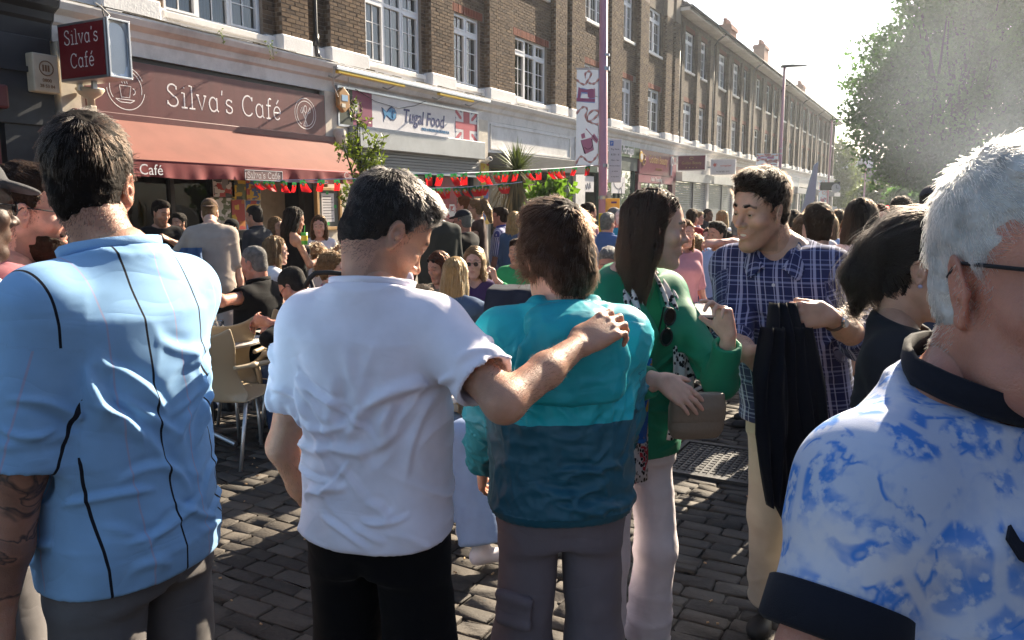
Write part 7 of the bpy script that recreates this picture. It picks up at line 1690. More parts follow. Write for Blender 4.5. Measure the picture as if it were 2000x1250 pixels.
def drape(name, parent, path, widths, normals, m, waves=(3, .012), n=17, thick=.003, seed=0, sides=None):
 P=[A_(*p)for p in path];k=40;T=np.linspace(0, len(P)-1, k);cs=np.arange(len(P));I=lambda arr:np.stack([np.interp(T, cs, np.array(arr)[:, i])for i in range(np.array(arr).shape[1])], 1)
 C_=I(P)
 for _ in range(3):C_[1:-1]=(C_[:-2]+C_[1:-1]*2+C_[2:])/4
 W_=np.interp(T, cs, widths);N_=I(normals);N_/=np.linalg.norm(N_, axis=1, keepdims=True);d=np.gradient(C_, axis=0);d/=np.linalg.norm(d, axis=1, keepdims=True);Sd=np.cross(d, N_);Sd/=np.linalg.norm(Sd, axis=1, keepdims=True)
 if sides is not None:Sd=I(sides);Sd/=np.linalg.norm(Sd, axis=1, keepdims=True)
 ln=np.concatenate([[0], np.cumsum(np.linalg.norm(np.diff(C_, axis=0), axis=1))]);V=[];CC=[]
 r_=np.random.default_rng(seed);ph=r_.uniform(0, 6, 3)
 for i in range(k):
  for j in range(n):
   t=j/(n-1)*2-1;wv=waves[1]*(math.sin(t*math.pi*waves[0]+ph[0]+.8*math.sin(i*.11+ph[1]))+.5*math.sin(t*7+i*.25+ph[2]))
   V.append(C_[i]+Sd[i]*W_[i]*t+N_[i]*(wv-.18*W_[i]*t*t));CC.append((t*W_[i]*1.6, ln[i], 0))
 F=[(i*n+j, i*n+j+1, (i+1)*n+j+1, (i+1)*n+j)for i in range(k-1)for j in range(n-1)]
 o=bpy.data.objects.new(name, np_mesh(name, np.array(V), np.array(F), [m], attrs={'cc':('FLOAT_VECTOR', np.array(CC))}));link(o, parent)
 so=o.modifiers.new('thickness', 'SOLIDIFY');so.thickness=thick;so.offset=0
 return o
C_BLACK=cloth('black_trousers', (.004, .004, .005), var=.1, spec=.1);C_WHITE=cloth('white_cotton', (.80, .77, .86), bump=.3, crease=.35);C_GREY=cloth('grey_chinos', (.15, .14, .14));C_JOG=cloth('grey_joggers', (.16, .135, .15), bump=.5, weave=500)
C_SKY=cloth('sky_blue_jersey', (.13, .33, .66), pattern=pinstripe((.27, .48, .75), (.008, .008, .015), (.50, .34, .47)), bump=.2, crease=.4)
i1=person('man seen from behind in light blue T-shirt with thin black lines and tattooed arm', 164, 238, 1.63, -66, dict(lod=0, seed=3, S=1.06, w=.99, skin='tattoo', hair=('short', 'dark'), hair_t=.016, strand_len=.034, strands=9000, ear=1.05, beard=.5, head=(-52, 6, 0), hoff=(.01, .055, 1.62), la=dict(wr=(-.25, .06, .80), ink=True, pole=(-.6, -1, 0)), ra=dict(wr=(.12, .33, 1.06), pole=(.2, -.6, -1)), top=dict(mat=C_SKY, hem=.86, sleeve=.52, ease=.014, sl_ease=.018, amp=.008, neck=.074, collar_mat=cloth('sky_blue_rib', (.30, .51, .78), bump=.5, weave=400), collar=.022, straight=.8, nd=.0), bottom=dict(mat=C_GREY, ease=.03, amp=.011)))
o=i1['o'];nb=i1['nb']
beads=mat('dark_beads', (.03, .025, .025), .3, metal=.5);mb=MB()
for k in range(64):
 t=2*math.pi*k/64;p=nb+A_(math.sin(t)*.073, math.cos(t)*.075+.012, .052+.006*math.cos(t)-.03*(math.cos(t)+1));mb.lathe([(0, -.003), (.0032, 0), (0, .003)], tuple(p), beads, 6)
ch=mb.build('necklace', smooth=True);ch.parent=o;ch['kind']='stuff'
i2=person('man in white T-shirt seen from behind with his arm round the boy in turquoise', 745, 369, 1.85, 14, dict(lod=0, seed=8, S=1.0, w=.95, skin='tan', hair=('short', 'darkgrey'), hair_t=.011, hair_amp=.0028, strand_len=.020, lift=.36, strands=15000, beard=.55, head=(-44, 36, 0), hoff=(.012, .05, 1.615), neck=1.05, nose=1.12, brow_col='darkgrey', la=dict(elw=(556, 872, 1.98), wrw=(618, 1000, 2.12)), ra=dict(elw=(985, 786, 1.66), wrw=(1128, 676, 1.83), fw=(.72, .38, .42), nw=(.10, -.75, .62), curl=((16, 52, 40), (18, 55, 42), (20, 55, 42), (24, 55, 40)), spread=.06, thumb=(.85, .45, .25)), top=dict(mat=C_WHITE, hem=.905, sleeve=.37, ease=.016, sl_ease=.018, amp=.011, neck=.066, collar=.018, straight=.6), bottom=dict(mat=C_BLACK, ease=.034, amp=.012), hand=1.1))
arm_hair(i2, 1, 1500, 'dark', RNG);arm_hair(i2, -1, 500, 'dark', RNG)
C_WIND=cloth('windbreaker_nylon', (.01, .2, .3), pattern=windbreaker, rough=.52, sheen=0, bump=.1, crease=.7, spec=.35);C_HOOD=cloth('hood_nylon', (.012, .39, .47), rough=.52, sheen=0, bump=.1, crease=.7, spec=.35, trans=.15)
i3=person('boy in turquoise and teal hooded windbreaker seen from behind', 1090, 402, 2.05, -6, dict(lod=0, seed=12, S=.955, w=1.0, skin='fair', hair=('mop', 'brown'), hair_t=.011, strands=9500, head=(24, 8, 0), hoff=(-.015, .022, 1.622), glasses='clear', brow_mesh=False, la=dict(wr=(-.20, .30, .93), pole=(-.85, -.6, -.1)), ra=dict(wr=(.20, .28, .88), pole=(.75, -.75, 0)), top=dict(mat=C_WIND, hem=.935, sleeve=.97, ease=.034, sl_ease=.026, amp=.009, fold='shell', neck=.062, straight=.75), bottom=dict(mat=C_JOG, ease=.026, waist=1.02, amp=.010)))
o3=i3['o'];S3=i3['S'];nb=i3['nb'];pt=i3['pt']
P=[ell(pt(0, -.172, 1.365), (.145, .048, .115), 0, M=rotm(0, -14, 0)), ell(pt(0, -.125, 1.455), (.120, .060, .06), .05), cap(pt(-.07, -.05, 1.495), pt(.07, -.05, 1.495), .030, .030, .04), cap(pt(-.085, -.02, 1.47), pt(-.05, .06, 1.43), .026, .018, .03), cap(pt(.085, -.02, 1.47), pt(.05, .06, 1.43), .026, .018, .03), cap(pt(-.10, -.175, 1.285), pt(.10, -.175, 1.285), .020, .020, .05), cap(nb+A_(0, .02, .0), i3['hp']+A_(0, .02, 0), .056, .058, .01, 's'), ell(pt(0, -.06, 1.53), (.05, .03, .03), .02, 's')]
hd=i3['garment']('hood', P, .0068, C_HOOD, .008, 31, pt(0, 0, 1.2)[2], pt(0, 0, 1.9)[2], 'shell')
mb=MB();wb=[]
for k in range(90):
 t=2*math.pi*k/90;r_=.006*(k%2)
 wb.append((math.sin(t), math.cos(t), r_))
V=[];zz=i3['up'](.94)
for(dz, dr)in((-.028, -.010), (-.020, .0), (.012, .004), (.020, -.006)):
 for(a, b, r_)in wb:hwv, hdv=.176*i3['bw']+.018+dr+r_*.6, .126*i3['bd']+.026+dr+r_*.6;V.append((abs(a)**.85*np.sign(a)*hwv, abs(b)**.85*np.sign(b)*hdv, zz+dz))
F=[(j*90+k, j*90+(k+1)%90, (j+1)*90+(k+1)%90, (j+1)*90+k)for j in range(3)for k in range(90)]
k_=bpy.data.objects.new('elastic_hem', np_mesh('elastic_hem', np.array(V), np.array(F), [cloth('windbreaker_dark', (.014, .092, .140), rough=.5, crease=.3)]));link(k_, o3)
pk, pn=surf(i3['bottom'], 992, 1190, 14);ang=math.atan2(pn[0], -pn[1]);V, F=sdf_mesh([cap(A_(-.040, 0, .028), A_(.040, 0, .020), .014, .014, .01), cap(A_(-.040, 0, -.045), A_(.040, 0, -.050), .012, .012, .03), ell((0, 0, -.012), (.052, .012, .045), .02)], .006);M_=np.array(Matrix.Rotation(ang, 3, 'Z'));k_=bpy.data.objects.new('cargo_pocket', np_mesh('cargo_pocket', (V@M_.T)+pk+pn*.001, F, [C_JOG]));link(k_, o3)
C_GRN=cloth('green_blazer', (.010, .20, .105), bump=.15, crease=.3, rough=.65);C_GTOP=cloth('green_top', (.010, .22, .075), crease=.25);C_WJEAN=cloth('white_jeans', (.80, .73, .76), crease=.35);C_SCARF=cloth('leopard_scarf', (.7, .7, .7), pattern=leopard, crease=.2, trans=.25)
i4=person('woman in green blazer with leopard print scarf and white jeans holding a taupe bag', 1274, 408, 2.62, 154, dict(lod=0, seed=15, sex='f', S=.985, arm=.78, skin='fair', hair=('long', 'brown'), hair_t=.010, front=-.018, hair_len=.30, strand_len=.36, strands=7000, head=(60, 4, 0), hoff=(-.045, .04, 1.625), brow_w=1.0, nose=.98, lip=.8, la=dict(elw=(1408, 748, 2.46), wrw=(1424, 655, 2.36), fw=(-.25, .9, .1), nw=(-.8, -.1, -.5), curl=((25, 35, 20), (45, 55, 30), (60, 60, 35), (65, 60, 35)), spread=.05, thumb=(.7, .5, .5)), ra=dict(elw=(1240, 750, 2.30), wrw=(1290, 742, 2.24), fw=(.75, -.5, -.1), nw=(-.3, -.4, .8), curl=(12, 15, 10), spread=.05), top=dict(mat=C_GRN, hem=.86, sleeve=.95, ease=.018, sl_ease=.016, amp=.006, neck=.072, vneck=.20, name='blazer'), bottom=dict(mat=C_WJEAN, ease=.012, flare=.035, amp=.011)))
o4=i4['o'];pt=i4['pt']
P4=[i4['torso'](.010, i4['up'](.93), ed=.014)]+[ell((s*.070, .095, i4['up'](1.275)), (.066, .056, .068), .05)for s in(-1, 1)]+[cap(pt(0, .06, 1.52), pt(0, .15, 1.385), .060, .012, .01, 's')]
i4['garment']('green_top', P4, .0075, C_GTOP, .004, 4, i4['up'](.9), i4['up'](1.45))
for s, zz in((-1, .93), (1, .80)):
 drape('scarf', o4, [pt(s*.0, -.085, 1.50), pt(s*.070, -.02, 1.50), pt(s*.078, .085, 1.42), pt(s*.088, .155, 1.30), pt(s*.090, .168, 1.18), pt(s*.092, .160, 1.05), pt(s*.095, .16, zz)], [.026, .030, .036, .040, .044, .048, .060], [(0, -1, .5), (s*.7, .1, .8), (s*.3, .8, .6), (0, 1, .15), (0, 1, 0), (0, 1, 0), (0, 1, .0)], C_SCARF, waves=(2.5, .007), seed=s+3)
drape('scarf_blue_panel', o4, [pt(.085, .185, 1.22), pt(.088, .184, 1.12), pt(.09, .178, 1.0), pt(.092, .176, .94)], [.030, .032, .033, .030], [(0, 1, .1)]*4, cloth('scarf_blue', (.02, .14, .50), pattern=floral((.02, .15, .52), (.012, .08, .32), (.45, .25, .03))), waves=(1.5, .004))
H4=i4['H'];mb=MB();ring=mat('silver', (.6, .6, .6), .25, metal=1.0);mb.tube([H4((s_, -.004+.006*math.cos(t), -.040+.008*math.sin(t)))for s_ in(.080, )for t in np.linspace(0, 6.28, 10)], .0018, ring, 5);mb.build('earring', o4)
sg_=empty('sunglasses', tuple(np.array(o4.matrix_basis@Vector(pt(-.012, .172, 1.315)))), 0, 'dark sunglasses hung on the neckline of the green top', 'sunglasses');sg_.rotation_euler=(R(8), R(78), YAW-R(138))
mb=MB();lm=mat('sunglass_lens', (.008, .008, .01), .22, spec=.35)
for s in(-1, 1):
 mb.tube([(s*.033+.027*math.cos(t), 0, .025*math.sin(t))for t in np.linspace(0, 6.283, 17)], .0035, BLACKM, 6);MB().add([(s*.033+.026*math.cos(t), .0, .024*math.sin(t))for t in np.linspace(0, 6.283, 17)[:-1]], [tuple(range(16))], lm).build('lens', sg_)
mb.tube([(-.008, .002, .012), (.008, .002, .012)], .003, BLACKM, 6);mb.tube([(-.06, 0, .012), (-.062, -.02, .012), (.04, -.022, .018)], .003, BLACKM, 6);mb.build('frame', sg_, smooth=True)
bagm=mat('taupe_leather', (.20, .145, .105), .42, var=.1, vscale=3, bump=.15, bscale=90)
bg=at(1360, 806, 2.30);bag=empty('bag', tuple(bg), YAW+R(8), 'taupe leather bag carried at the hip of the woman in green', 'bag')
lz=lambda z, hw, hd, cy:('u', 'loft', .012, (np.array(z)*.92, np.zeros(len(z)), np.full(len(z), cy), np.array(hw)*.80, np.array(hd), 2.6), None)
V, F=sdf_mesh([lz([-.085, -.078, -.05, .02, .060], [.060, .090, .104, .104, .096], [.008, .022, .034, .032, .012], 0)], .006);V=relax(V, F, 2)
k_=bpy.data.objects.new('body', np_mesh('body', V, F, [bagm]));link(k_, bag)
V, F=sdf_mesh([lz([-.035, -.025, .02, .066], [.095, .104, .1065, .100], [.004, .026, .030, .016], -.008)], .006);V=relax(V, F, 2);k_=bpy.data.objects.new('flap', np_mesh('flap', V, F, [bagm]));link(k_, bag)
C_PLAID=cloth('plaid_shirt', (.02, .03, .10), pattern=plaid((.016, .022, .085), (.46, .47, .66), (.30, .34, .56)), bump=.12, crease=.35);C_CHINO=cloth('beige_chinos', (.36, .32, .27), crease=.35)
i5=person('smiling man in navy plaid shirt and beige chinos holding a dark jacket', 1494, 322, 2.74, -152, dict(lod=0, seed=21, w=1.02, skin='medium', hair=('tall', 'dark'), hair_t=.013, strand_len=.030, lift=.22, strands=9000, smile=1.5, beard=.5, head=(-30, 10, -4), lean=(.085, .05), hoff=(.025, .05, 1.60), brow_w=1.25, nose=1.14, squint=1, whorl=(.02, -.07, .12), stance=.085, stride=-.14, la=dict(elw=(1684, 668, 2.66), wrw=(1622, 618, 2.46), fw=(-.97, .05, -.12), nw=(.05, -.15, .9), curl=((55, 70, 45), (58, 72, 45), (62, 74, 45), (62, 70, 45)), spread=.03, thumb=(.9, .25, .4)), ra=dict(elw=(1432, 672, 2.70), wrw=(1462, 690, 2.48), fw=(.72, -.55, -.25), nw=(.2, .25, .95), curl=(14, 16, 10), spread=.16, thumb=(.55, .85, .1)), top=dict(mat=C_PLAID, hem=.87, sleeve=.66, ease=.018, sl_ease=.016, amp=.0075, neck=.064, vneck=.085, straight=.7), bottom=dict(mat=C_CHINO, ease=.016, flare=.022, amp=.012)))
arm_hair(i5, 1, 700, 'dark', RNG);arm_hair(i5, -1, 700, 'dark', RNG)
o5=i5['o'];nb=i5['nb'];pt=i5['pt']
for s in(-1, 1):
 V, F=[], []
 base=[pt(s*.004, -.098, 1.492), pt(s*.070, -.060, 1.487), pt(s*.084, .005, 1.470), pt(s*.064, .068, 1.440), pt(s*.024, .122, 1.395)]
 topp=[pt(s*.004, -.088, 1.535), pt(s*.062, -.052, 1.532), pt(s*.072, .005, 1.517), pt(s*.057, .060, 1.490), pt(s*.027, .108, 1.432)]
 outp=[pt(s*.004, -.125, 1.485), pt(s*.090, -.075, 1.478), pt(s*.108, .005, 1.458), pt(s*.098, .092, 1.418), pt(s*.080, .146, 1.355)]
 for r_ in(base, topp, outp):V+=r_
 F=[(j*5+k, j*5+k+1, (j+1)*5+k+1, (j+1)*5+k)for j in range(2)for k in range(4)]
 cc=np.array(V);k_=bpy.data.objects.new('collar', np_mesh('collar', np.array(V), np.array(F), [C_PLAID], attrs={'cc':('FLOAT_VECTOR', cc)}));link(k_, i5['top']);sb_=k_.modifiers.new('smooth', 'SUBSURF');sb_.levels=sb_.render_levels=2;so=k_.modifiers.new('thickness', 'SOLIDIFY');so.thickness=.003
for z in(1.36, 1.24, 1.13, 1.02):MB().lathe([(0, .003), (.0055, .003), (.006, 0)], tuple(pt(.0, .142 if z>1.2 else .136, z)), mat('shirt_button', (.55, .55, .6), .3), 10, Matrix.Rotation(R(-90), 3, 'X')).build('button', i5['top'])
el, wr=i5['arms'][-1][1], i5['arms'][-1][2];ax=nrm(wr-el);wc=wr-ax*.035;up_=i5['dir_of'](cam_dir(0, .25, -1));up_=nrm(up_-ax*(up_@ax));sd_=np.cross(ax, up_)
MW=Matrix((tuple(ax), tuple(sd_), tuple(up_))).transposed();wt=MB();wt.lathe([(0, .040), (.0175, .040), (.020, .036), (.020, .031), (.0, .031)], tuple(wc), ring, 20, MW);wo=wt.build('watch', o5, smooth=False)
MB().lathe([(0, .0415), (.016, .0413), (.016, .040)], tuple(wc), mat('watch_dial', (.72, .70, .68), .3), 20, MW).build('dial', wo);mb=MB();mb.tube([tuple(wc+sd_*.033*math.sin(t)+up_*.033*math.cos(t))for t in np.linspace(0, 6.283, 20)], .0055, mat('leather_strap', (.10, .05, .03), .5), 6);mb.build('strap', wo)
C_JKT=cloth('dark_jacket_cloth', (.005, .006, .011), crease=.3, spec=.1)
jk=empty('jacket', (0, 0, 0), 0, 'dark navy jacket hanging from the hand of the man in the plaid shirt', 'jacket')
W=lambda x, y, d:tuple(at(x, y, d));tc_=tuple(-F0*.9+RT*.1)
drape('body', jk, [W(1535, 592, 2.45), W(1545, 660, 2.40), W(1545, 760, 2.40), W(1556, 860, 2.42), W(1565, 960, 2.44), W(1572, 1035, 2.47)], [.040, .065, .085, .100, .095, .050], [tc_]*6, C_JKT, waves=(3, .016), seed=2, sides=[tuple(RT)]*6)
drape('sleeve', jk, [W(1512, 640, 2.38), W(1510, 740, 2.35), W(1512, 850, 2.36), W(1514, 990, 2.38)], [.035, .050, .050, .018], [tc_]*4, C_JKT, waves=(2, .014), seed=5, sides=[tuple(RT)]*4)
drape('sleeve', jk, [W(1570, 640, 2.40), W(1585, 760, 2.39), W(1600, 850, 2.40), W(1608, 905, 2.41)], [.03, .050, .045, .03], [tc_]*4, C_JKT, waves=(2, .012), seed=7, sides=[tuple(RT)]*4)
C_JER=cloth('patterned_jersey', (.5, .5, .7), pattern=jersey, bump=.2, crease=.25);C_NAVY=cloth('navy_knit', (.008, .009, .016), bump=.4)
i6=person('white haired man in glasses and blue patterned football shirt with navy collar', 2012, 440, .80, 152, dict(lod=0, seed=27, S=1.0, w=1.06, belly=.05, skin='ruddy', hair=('short', 'white'), hair_t=.012, strand_len=.026, lift=.26, strands=14000, strand_r=.0004, glasses='clear', gz=.012, ear=1.12, jowl=1, neck=1.12, hoff=(0, .025, 1.60), head=(-22, 0, 0), brow_col='white', beard=.12, ra=dict(elw=(1610, 1300, .74), wrw=(1740, 1640, .70)), la=dict(wr=(-.3, .1, .86)), top=dict(mat=C_JER, hem=.84, sleeve=.46, ease=.016, sl_ease=.006, amp=.007, neck=.076, collar=.030, collar_mat=C_NAVY, straight=.7), bottom=dict(mat=C_NAVY, ease=.02)))
o6=i6['o'];sh_, el_, wr_, _=i6['arms'][1];S6=i6['S']
Ls=.46*(np.linalg.norm(el_-sh_)+np.linalg.norm(wr_-el_));d_=nrm(el_-sh_);end=sh_+d_*Ls;r1=.046*S6+.006+.008
u_=nrm(np.cross(d_, A_(0, 1, 0)));v_=np.cross(d_, u_);V=[]
for(a, r_)in((-.040, .004), (-.038, .007), (0.0, .008), (.004, .002), (-.002, -.006)):
 for k in range(36):t=2*math.pi*k/36;V.append(end+d_*a+(u_*math.cos(t)+v_*math.sin(t))*(r1+r_))
F=[(j*36+k, j*36+(k+1)%36, (j+1)*36+(k+1)%36, (j+1)*36+k)for j in range(4)for k in range(36)]
k_=bpy.data.objects.new('sleeve_cuff', np_mesh('sleeve_cuff', np.array(V), np.array(F), [C_NAVY]));link(k_, i6['top'])
sw=[(0, .0), (.006, -.018), (.020, -.026), (.040, -.022), (.085, .020), (.038, -.008), (.020, -.010), (.010, -.002), (.006, .012)]
lp_, ln_=surf(i6['top'], 1958, 1042, 14);lx=nrm(i6['dir_of'](RT)-ln_*(i6['dir_of'](RT)@ln_));lz_=nrm(np.cross(ln_, lx));lz_=lz_*np.sign(lz_[2]);MB().prism(sw, tuple(lp_+ln_*.002), tuple(lx), tuple(lz_), tuple(ln_*.005), C_NAVY).build('chest_emblem', i6['top'])
i7=person('woman with dark wavy ponytail and pearl ear stud in black top', 1796, 462, 1.92, 118, dict(lod=0, seed=33, sex='f', S=.94, skin='olive', hair=('pony', 'black'), hair_t=.012, pony_at=(0, -.088, .03), pony_dir=(0, -.10, -1), hair_len=.11, pony_v=.85, hair_amp=.009, fly=3, strand_len=.20, strands=7000, eyes=True, head=(0, 4, 0), top=dict(mat=cloth('black_top', (.012, .013, .018)), hem=.86, sleeve=.5, neck=.066), bottom=dict(mat=C_BLACK)))
MB().lathe([(0, -.005), (.0045, -.003), (.0055, .0), (.0045, .003), (0, .005)], i7['H']((.086, .004, -.036)), mat('pearl', (.35, .33, .45), .2), 10).build('ear_stud', i7['o'], smooth=True)
i8=person('dark skinned man in grey cap and white shirt with a red strap', -88, 312, 1.95, 40, dict(lod=0, seed=40, skin='dark', S=1.03, hair=('crop', 'black'), cap=cloth('cap_grey', (.05, .05, .055), bump=.6, weave=300), glasses='clear', beard=.3, head=(0, 4, 0), eyes=True, top=dict(mat=cloth('white_shirt', (.66, .66, .72)), sleeve=.5), bottom=dict(mat=C_GREY)))
drape('red_strap', i8['o'], [i8['pt'](-.02, -.16, 1.25), i8['pt'](.08, -.125, 1.40), i8['pt'](.13, -.02, 1.475), i8['pt'](.12, .10, 1.38), i8['pt'](.05, .16, 1.2)], [.018]*5, [(0, -1, 0), (.2, -1, .4), (.1, 0, 1), (.1, 1, .3), (0, 1, 0)], cloth('red_webbing', (.40, .015, .03)), waves=(1, .001))
i9=person('bearded man in round sunglasses behind the man in light blue', 40, 314, 2.3, 66, dict(lod=0, seed=44, skin='pink', S=1.02, hair=('short', 'brown'), glasses='sun', beard=.9, lip=.25, beard_mesh='brown', head=(0, 8, 0), nose=1.1, top=dict(mat=cloth('dusty_pink', (.35, .12, .14)), sleeve=.5), bottom=dict(mat=C_GREY)))
i10=person('woman with loose curly blond hair behind the bearded man', 58, 440, 2.9, 40, dict(lod=0, seed=47, sex='f', skin='fair', S=.90, bow=0, hair=('long', 'blond'), hair_len=.2, hair_t=.02, strand_len=.2, strands=3500, strand_r=.0009, eyes=False, brow_mesh=False, top=dict(mat=cloth('pale_top', (.5, .5, .55)), sleeve=.5), bottom=dict(mat=C_GREY)))
def T(mat_, **k):return dict(mat=mat_, **k)
k_blk=cloth('black_tee', (.0055, .0055, .007), spec=.15);k_nvy=cloth('navy_tee', (.014, .018, .035));k_wht=cloth('white_tee', (.68, .68, .72));k_bei=cloth('beige_tee', (.40, .33, .28));k_char=cloth('charcoal_polo', (.030, .034, .042));k_dnm=cloth('denim', (.045, .085, .17), bump=.5);k_jean=cloth('blue_jeans', (.025, .05, .12), bump=.5);k_ltj=cloth('pale_jeans', (.27, .36, .55), bump=.5);k_lil=cloth('lilac_dress', (.55, .48, .58));k_str=cloth('striped_blue_shirt', (.3, .3, .5), pattern=stripes((.55, .56, .70), (.06, .07, .28), .028, .011));k_purple=cloth('purple_top', (.055, .025, .09));k_green=cloth('bright_green', (.02, .28, .10));k_blue=cloth('mid_blue_shirt', (.06, .12, .30));k_turq=cloth('turquoise_jacket', (.01, .26, .42));k_red=cloth('red_top', (.35, .03, .03));k_hst=cloth('white_striped_top', (.6, .6, .6), pattern=stripes((.64, .62, .62), (.10, .10, .14), .045, .014, 1));k_suit=cloth('dark_suit', (.022, .024, .032));k_flor=cloth('orange_floral', (.5, .2, .05), pattern=floral((.46, .24, .06), (.40, .06, .03), (.10, .03, .04)));k_pblue=cloth('pale_blue_shirt', (.34, .46, .72));k_pink=cloth('pink_top', (.48, .22, .26));k_khaki=cloth('khaki', (.22, .19, .13));k_lep=cloth('animal_print_top', (.5, .4, .3), pattern=leopard)
LJ, LK, LC=dict(mat=k_jean), dict(mat=k_blk), dict(mat=k_khaki)
G1='people standing outside the cafe';G2='people sitting at the cafe tables';G3='people further down the street'
def M(label, px, py, d, face, **k):
 k.setdefault('lod', 1);return person(label, px, py, d, face, k)
m1=M('dark haired man in black T-shirt with a wristwatch raising a hand to his mouth', 312, 404, 8.6, 150, skin='tan', hair=('short', 'dark'), beard=.8, head=(28, 14, 0), S=.98, la=dict(wr=(-.04, .30, 1.34), curl=(70, 80, 50), pole=(-1, -.5, -.6)), top=T(k_blk), bottom=LJ, group=G1)
m2=M('stooping man in beige T-shirt and brown cap with a denim jacket over his arm', 409, 410, 7.7, -14, skin='fair', hair=('crop', 'light'), w=1.05, cap=cloth('brown_cap', (.10, .055, .035)), cap_back=True, lean=(0, .12), hoff=(-.02, .09, 1.60), head=(0, 22, 0), S=1.0, la=dict(wr=(-.22, .26, 1.02), pole=(-1, -.6, 0)), top=T(k_bei, ease=.03, amp=.010, hem=.82), bottom=dict(mat=cloth('pale_trousers', (.45, .40, .38))), group=G1)
jk2=empty('denim_jacket', (0, 0, 0), 0, 'blue denim jacket draped over the arm of the man in beige', 'jacket')
W=lambda x, y, d:tuple(at(x, y, d));tcam=tuple(-F0)
drape('cloth', jk2, [W(372, 484, 7.4), W(366, 505, 7.3), W(370, 530, 7.3), W(378, 560, 7.35)], [.10, .14, .12, .05], [tcam]*4, k_dnm, waves=(2.5, .03), seed=3, sides=[tuple(RT)]*4)
drape('sleeve', jk2, [W(345, 490, 7.4), W(352, 505, 7.25), W(366, 500, 7.2)], [.05, .06, .05], [tcam]*3, k_dnm, waves=(2, .02), seed=4, sides=[tuple(RT)]*3)
m3=M('shaven headed man in charcoal polo shirt turned to the posters', 497, 405, 9.3, -72, skin='tan', hair=('crop', 'darkgrey'), strands=250, w=1.08, belly=.05, beard=.3, head=(0, 8, 0), top=T(k_char, collar=.03), bottom=LK, group=G1)
m4=M('woman with long dark hair in strapless black dress holding a green drink', 572, 408, 8.3, 50, sex='f', skin='tan', bare=True, hair=('long', 'dark'), hair_len=.22, strand_len=.26, head=(-10, 12, 0), ra=dict(wr=(.10, .34, 1.20), curl=(60, 60, 40)), top=T(k_blk, strapless=True, hem=.55, name='dress'), bottom=None, group=G1)
m5=M('woman in sleeveless white top holding a phone and a small dog', 623, 424, 9.0, 172, sex='f', skin='fair', bare=True, hair=('long', 'midbrown'), hair_len=.28, strand_len=.3, glasses='sun', g_up=1, ra=dict(wr=(.07, .26, 1.22), curl=(50, 60, 40)), la=dict(wr=(-.16, .24, 1.05)), top=T(k_wht, sleeve=0, neck=.078), bottom=dict(mat=k_wht), group=G1)
m9=M('person in white T-shirt behind the man with greying curly hair', 722, 398, 6.9, 20, skin='tan', hair=('short', 'dark'), la=dict(wr=(-.20, .25, .95), pole=(-1, -.6, 0)), top=T(k_wht, hem=.84, ease=.025), bottom=LJ, group=G1)
ph=empty('phone', tuple(at(616, 492, 8.65)), YAW+R(160), 'orange backed phone in the hand of the woman in the white top', 'phone');MB().box((-.037, -.004, -.075), (.037, .004, .075), mat('phone_orange', (.55, .16, .07), .4)).build('case', ph, bevel=.003)
MB().box((-.022, -.007, .03), (-.002, -.004, .06), BLACKM).build('camera', ph)
dk=empty('drink_cup', tuple(at(594, 458, 7.95)), 0, 'tall green and yellow cup with a straw held by the woman in black', 'cup');MB().lathe([(0, -.10), (.030, -.10), (.034, .02), (.030, .02), (.0, .02)], (0, 0, 0), mat('cup_green', (.10, .42, .06), .3), 14).build('body', dk, smooth=True)
MB().lathe([(.0325, -.06), (.034, -.01)], (0, 0, 0), mat('cup_yellow', (.65, .50, .05), .4), 14).build('band', dk, smooth=True);mb=MB();mb.tube([(0, 0, .0), (.012, 0, .09)], .003, mat('straw_green', (.1, .5, .1), .4), 5);mb.build('straw', dk)
DOG=hair_mats('light');db=empty('dog', tuple(at(632, 508, 8.7)), YAW+R(170), 'fluffy brown and cream pomeranian held in the arms of the woman in white', 'dog')
V, F=sdf_mesh([ell((0, 0, 0), (.13, .10, .12), 0), ell((.06, .05, .11), (.075, .075, .07), .04), cap((.07, .10, .10), (.075, .145, .09), .028, .016, .02), cap((.03, .04, .165), (.025, .035, .195), .018, .006, .015), cap((.095, .04, .165), (.105, .035, .195), .018, .006, .015), cap((-.05, .05, -.10), (-.05, .09, -.16), .03, .022, .03), cap((.05, .05, -.10), (.05, .09, -.16), .03, .022, .03), cap((-.10, -.05, .05), (-.16, -.04, .14), .05, .03, .04)], .012);N_=vnormals(V, F);V=V+N_*(vnoise(V*60, 3)*.012)[:, None]
bd_=bpy.data.objects.new('body', np_mesh('body', V, F, [mat('dog_fur', (.24, .14, .075), .9, var=.5, vscale=8)]));link(bd_, db)
p_, vi=sample_mesh(V, F, 1400, RNG);nn=N_[vi];pts=np.stack([p_, p_+nn*.018+RNG.normal(0, .006, p_.shape), p_+nn*.030+A_(0, 0, -.012)+RNG.normal(0, .010, p_.shape)], 1);curves_obj('fur', pts, .0016, DOG[1], bd_)
for s in(-1, 1):MB().lathe([(0, -.006), (.006, 0), (0, .006)], (.066+s*.028, .112, .125), BLACKM, 8).build('eye', db)
MB().lathe([(0, -.007), (.008, 0), (0, .007)], (.075, .158, .095), BLACKM, 8).build('nose', db)
for(px, py, d, fc, lab, hr, tp)in((350, 420, 10.6, -160, 'person in dark clothes and headphones in the shade under the awning', ('short', 'dark'), k_nvy), (452, 432, 10.4, -150, 'person in black cap in the shade behind the man in beige', ('crop', 'black'), k_blk), (538, 428, 10.8, 120, 'woman with fair hair in the cafe doorway', ('long', 'light'), k_blk)):
 M(lab, px, py, d, fc, lod=1, strands=200, skin='tan', hair=hr, top=T(tp), bottom=LK, group=G1, cap=(k_blk if 'cap' in lab else None), seed=int(px))
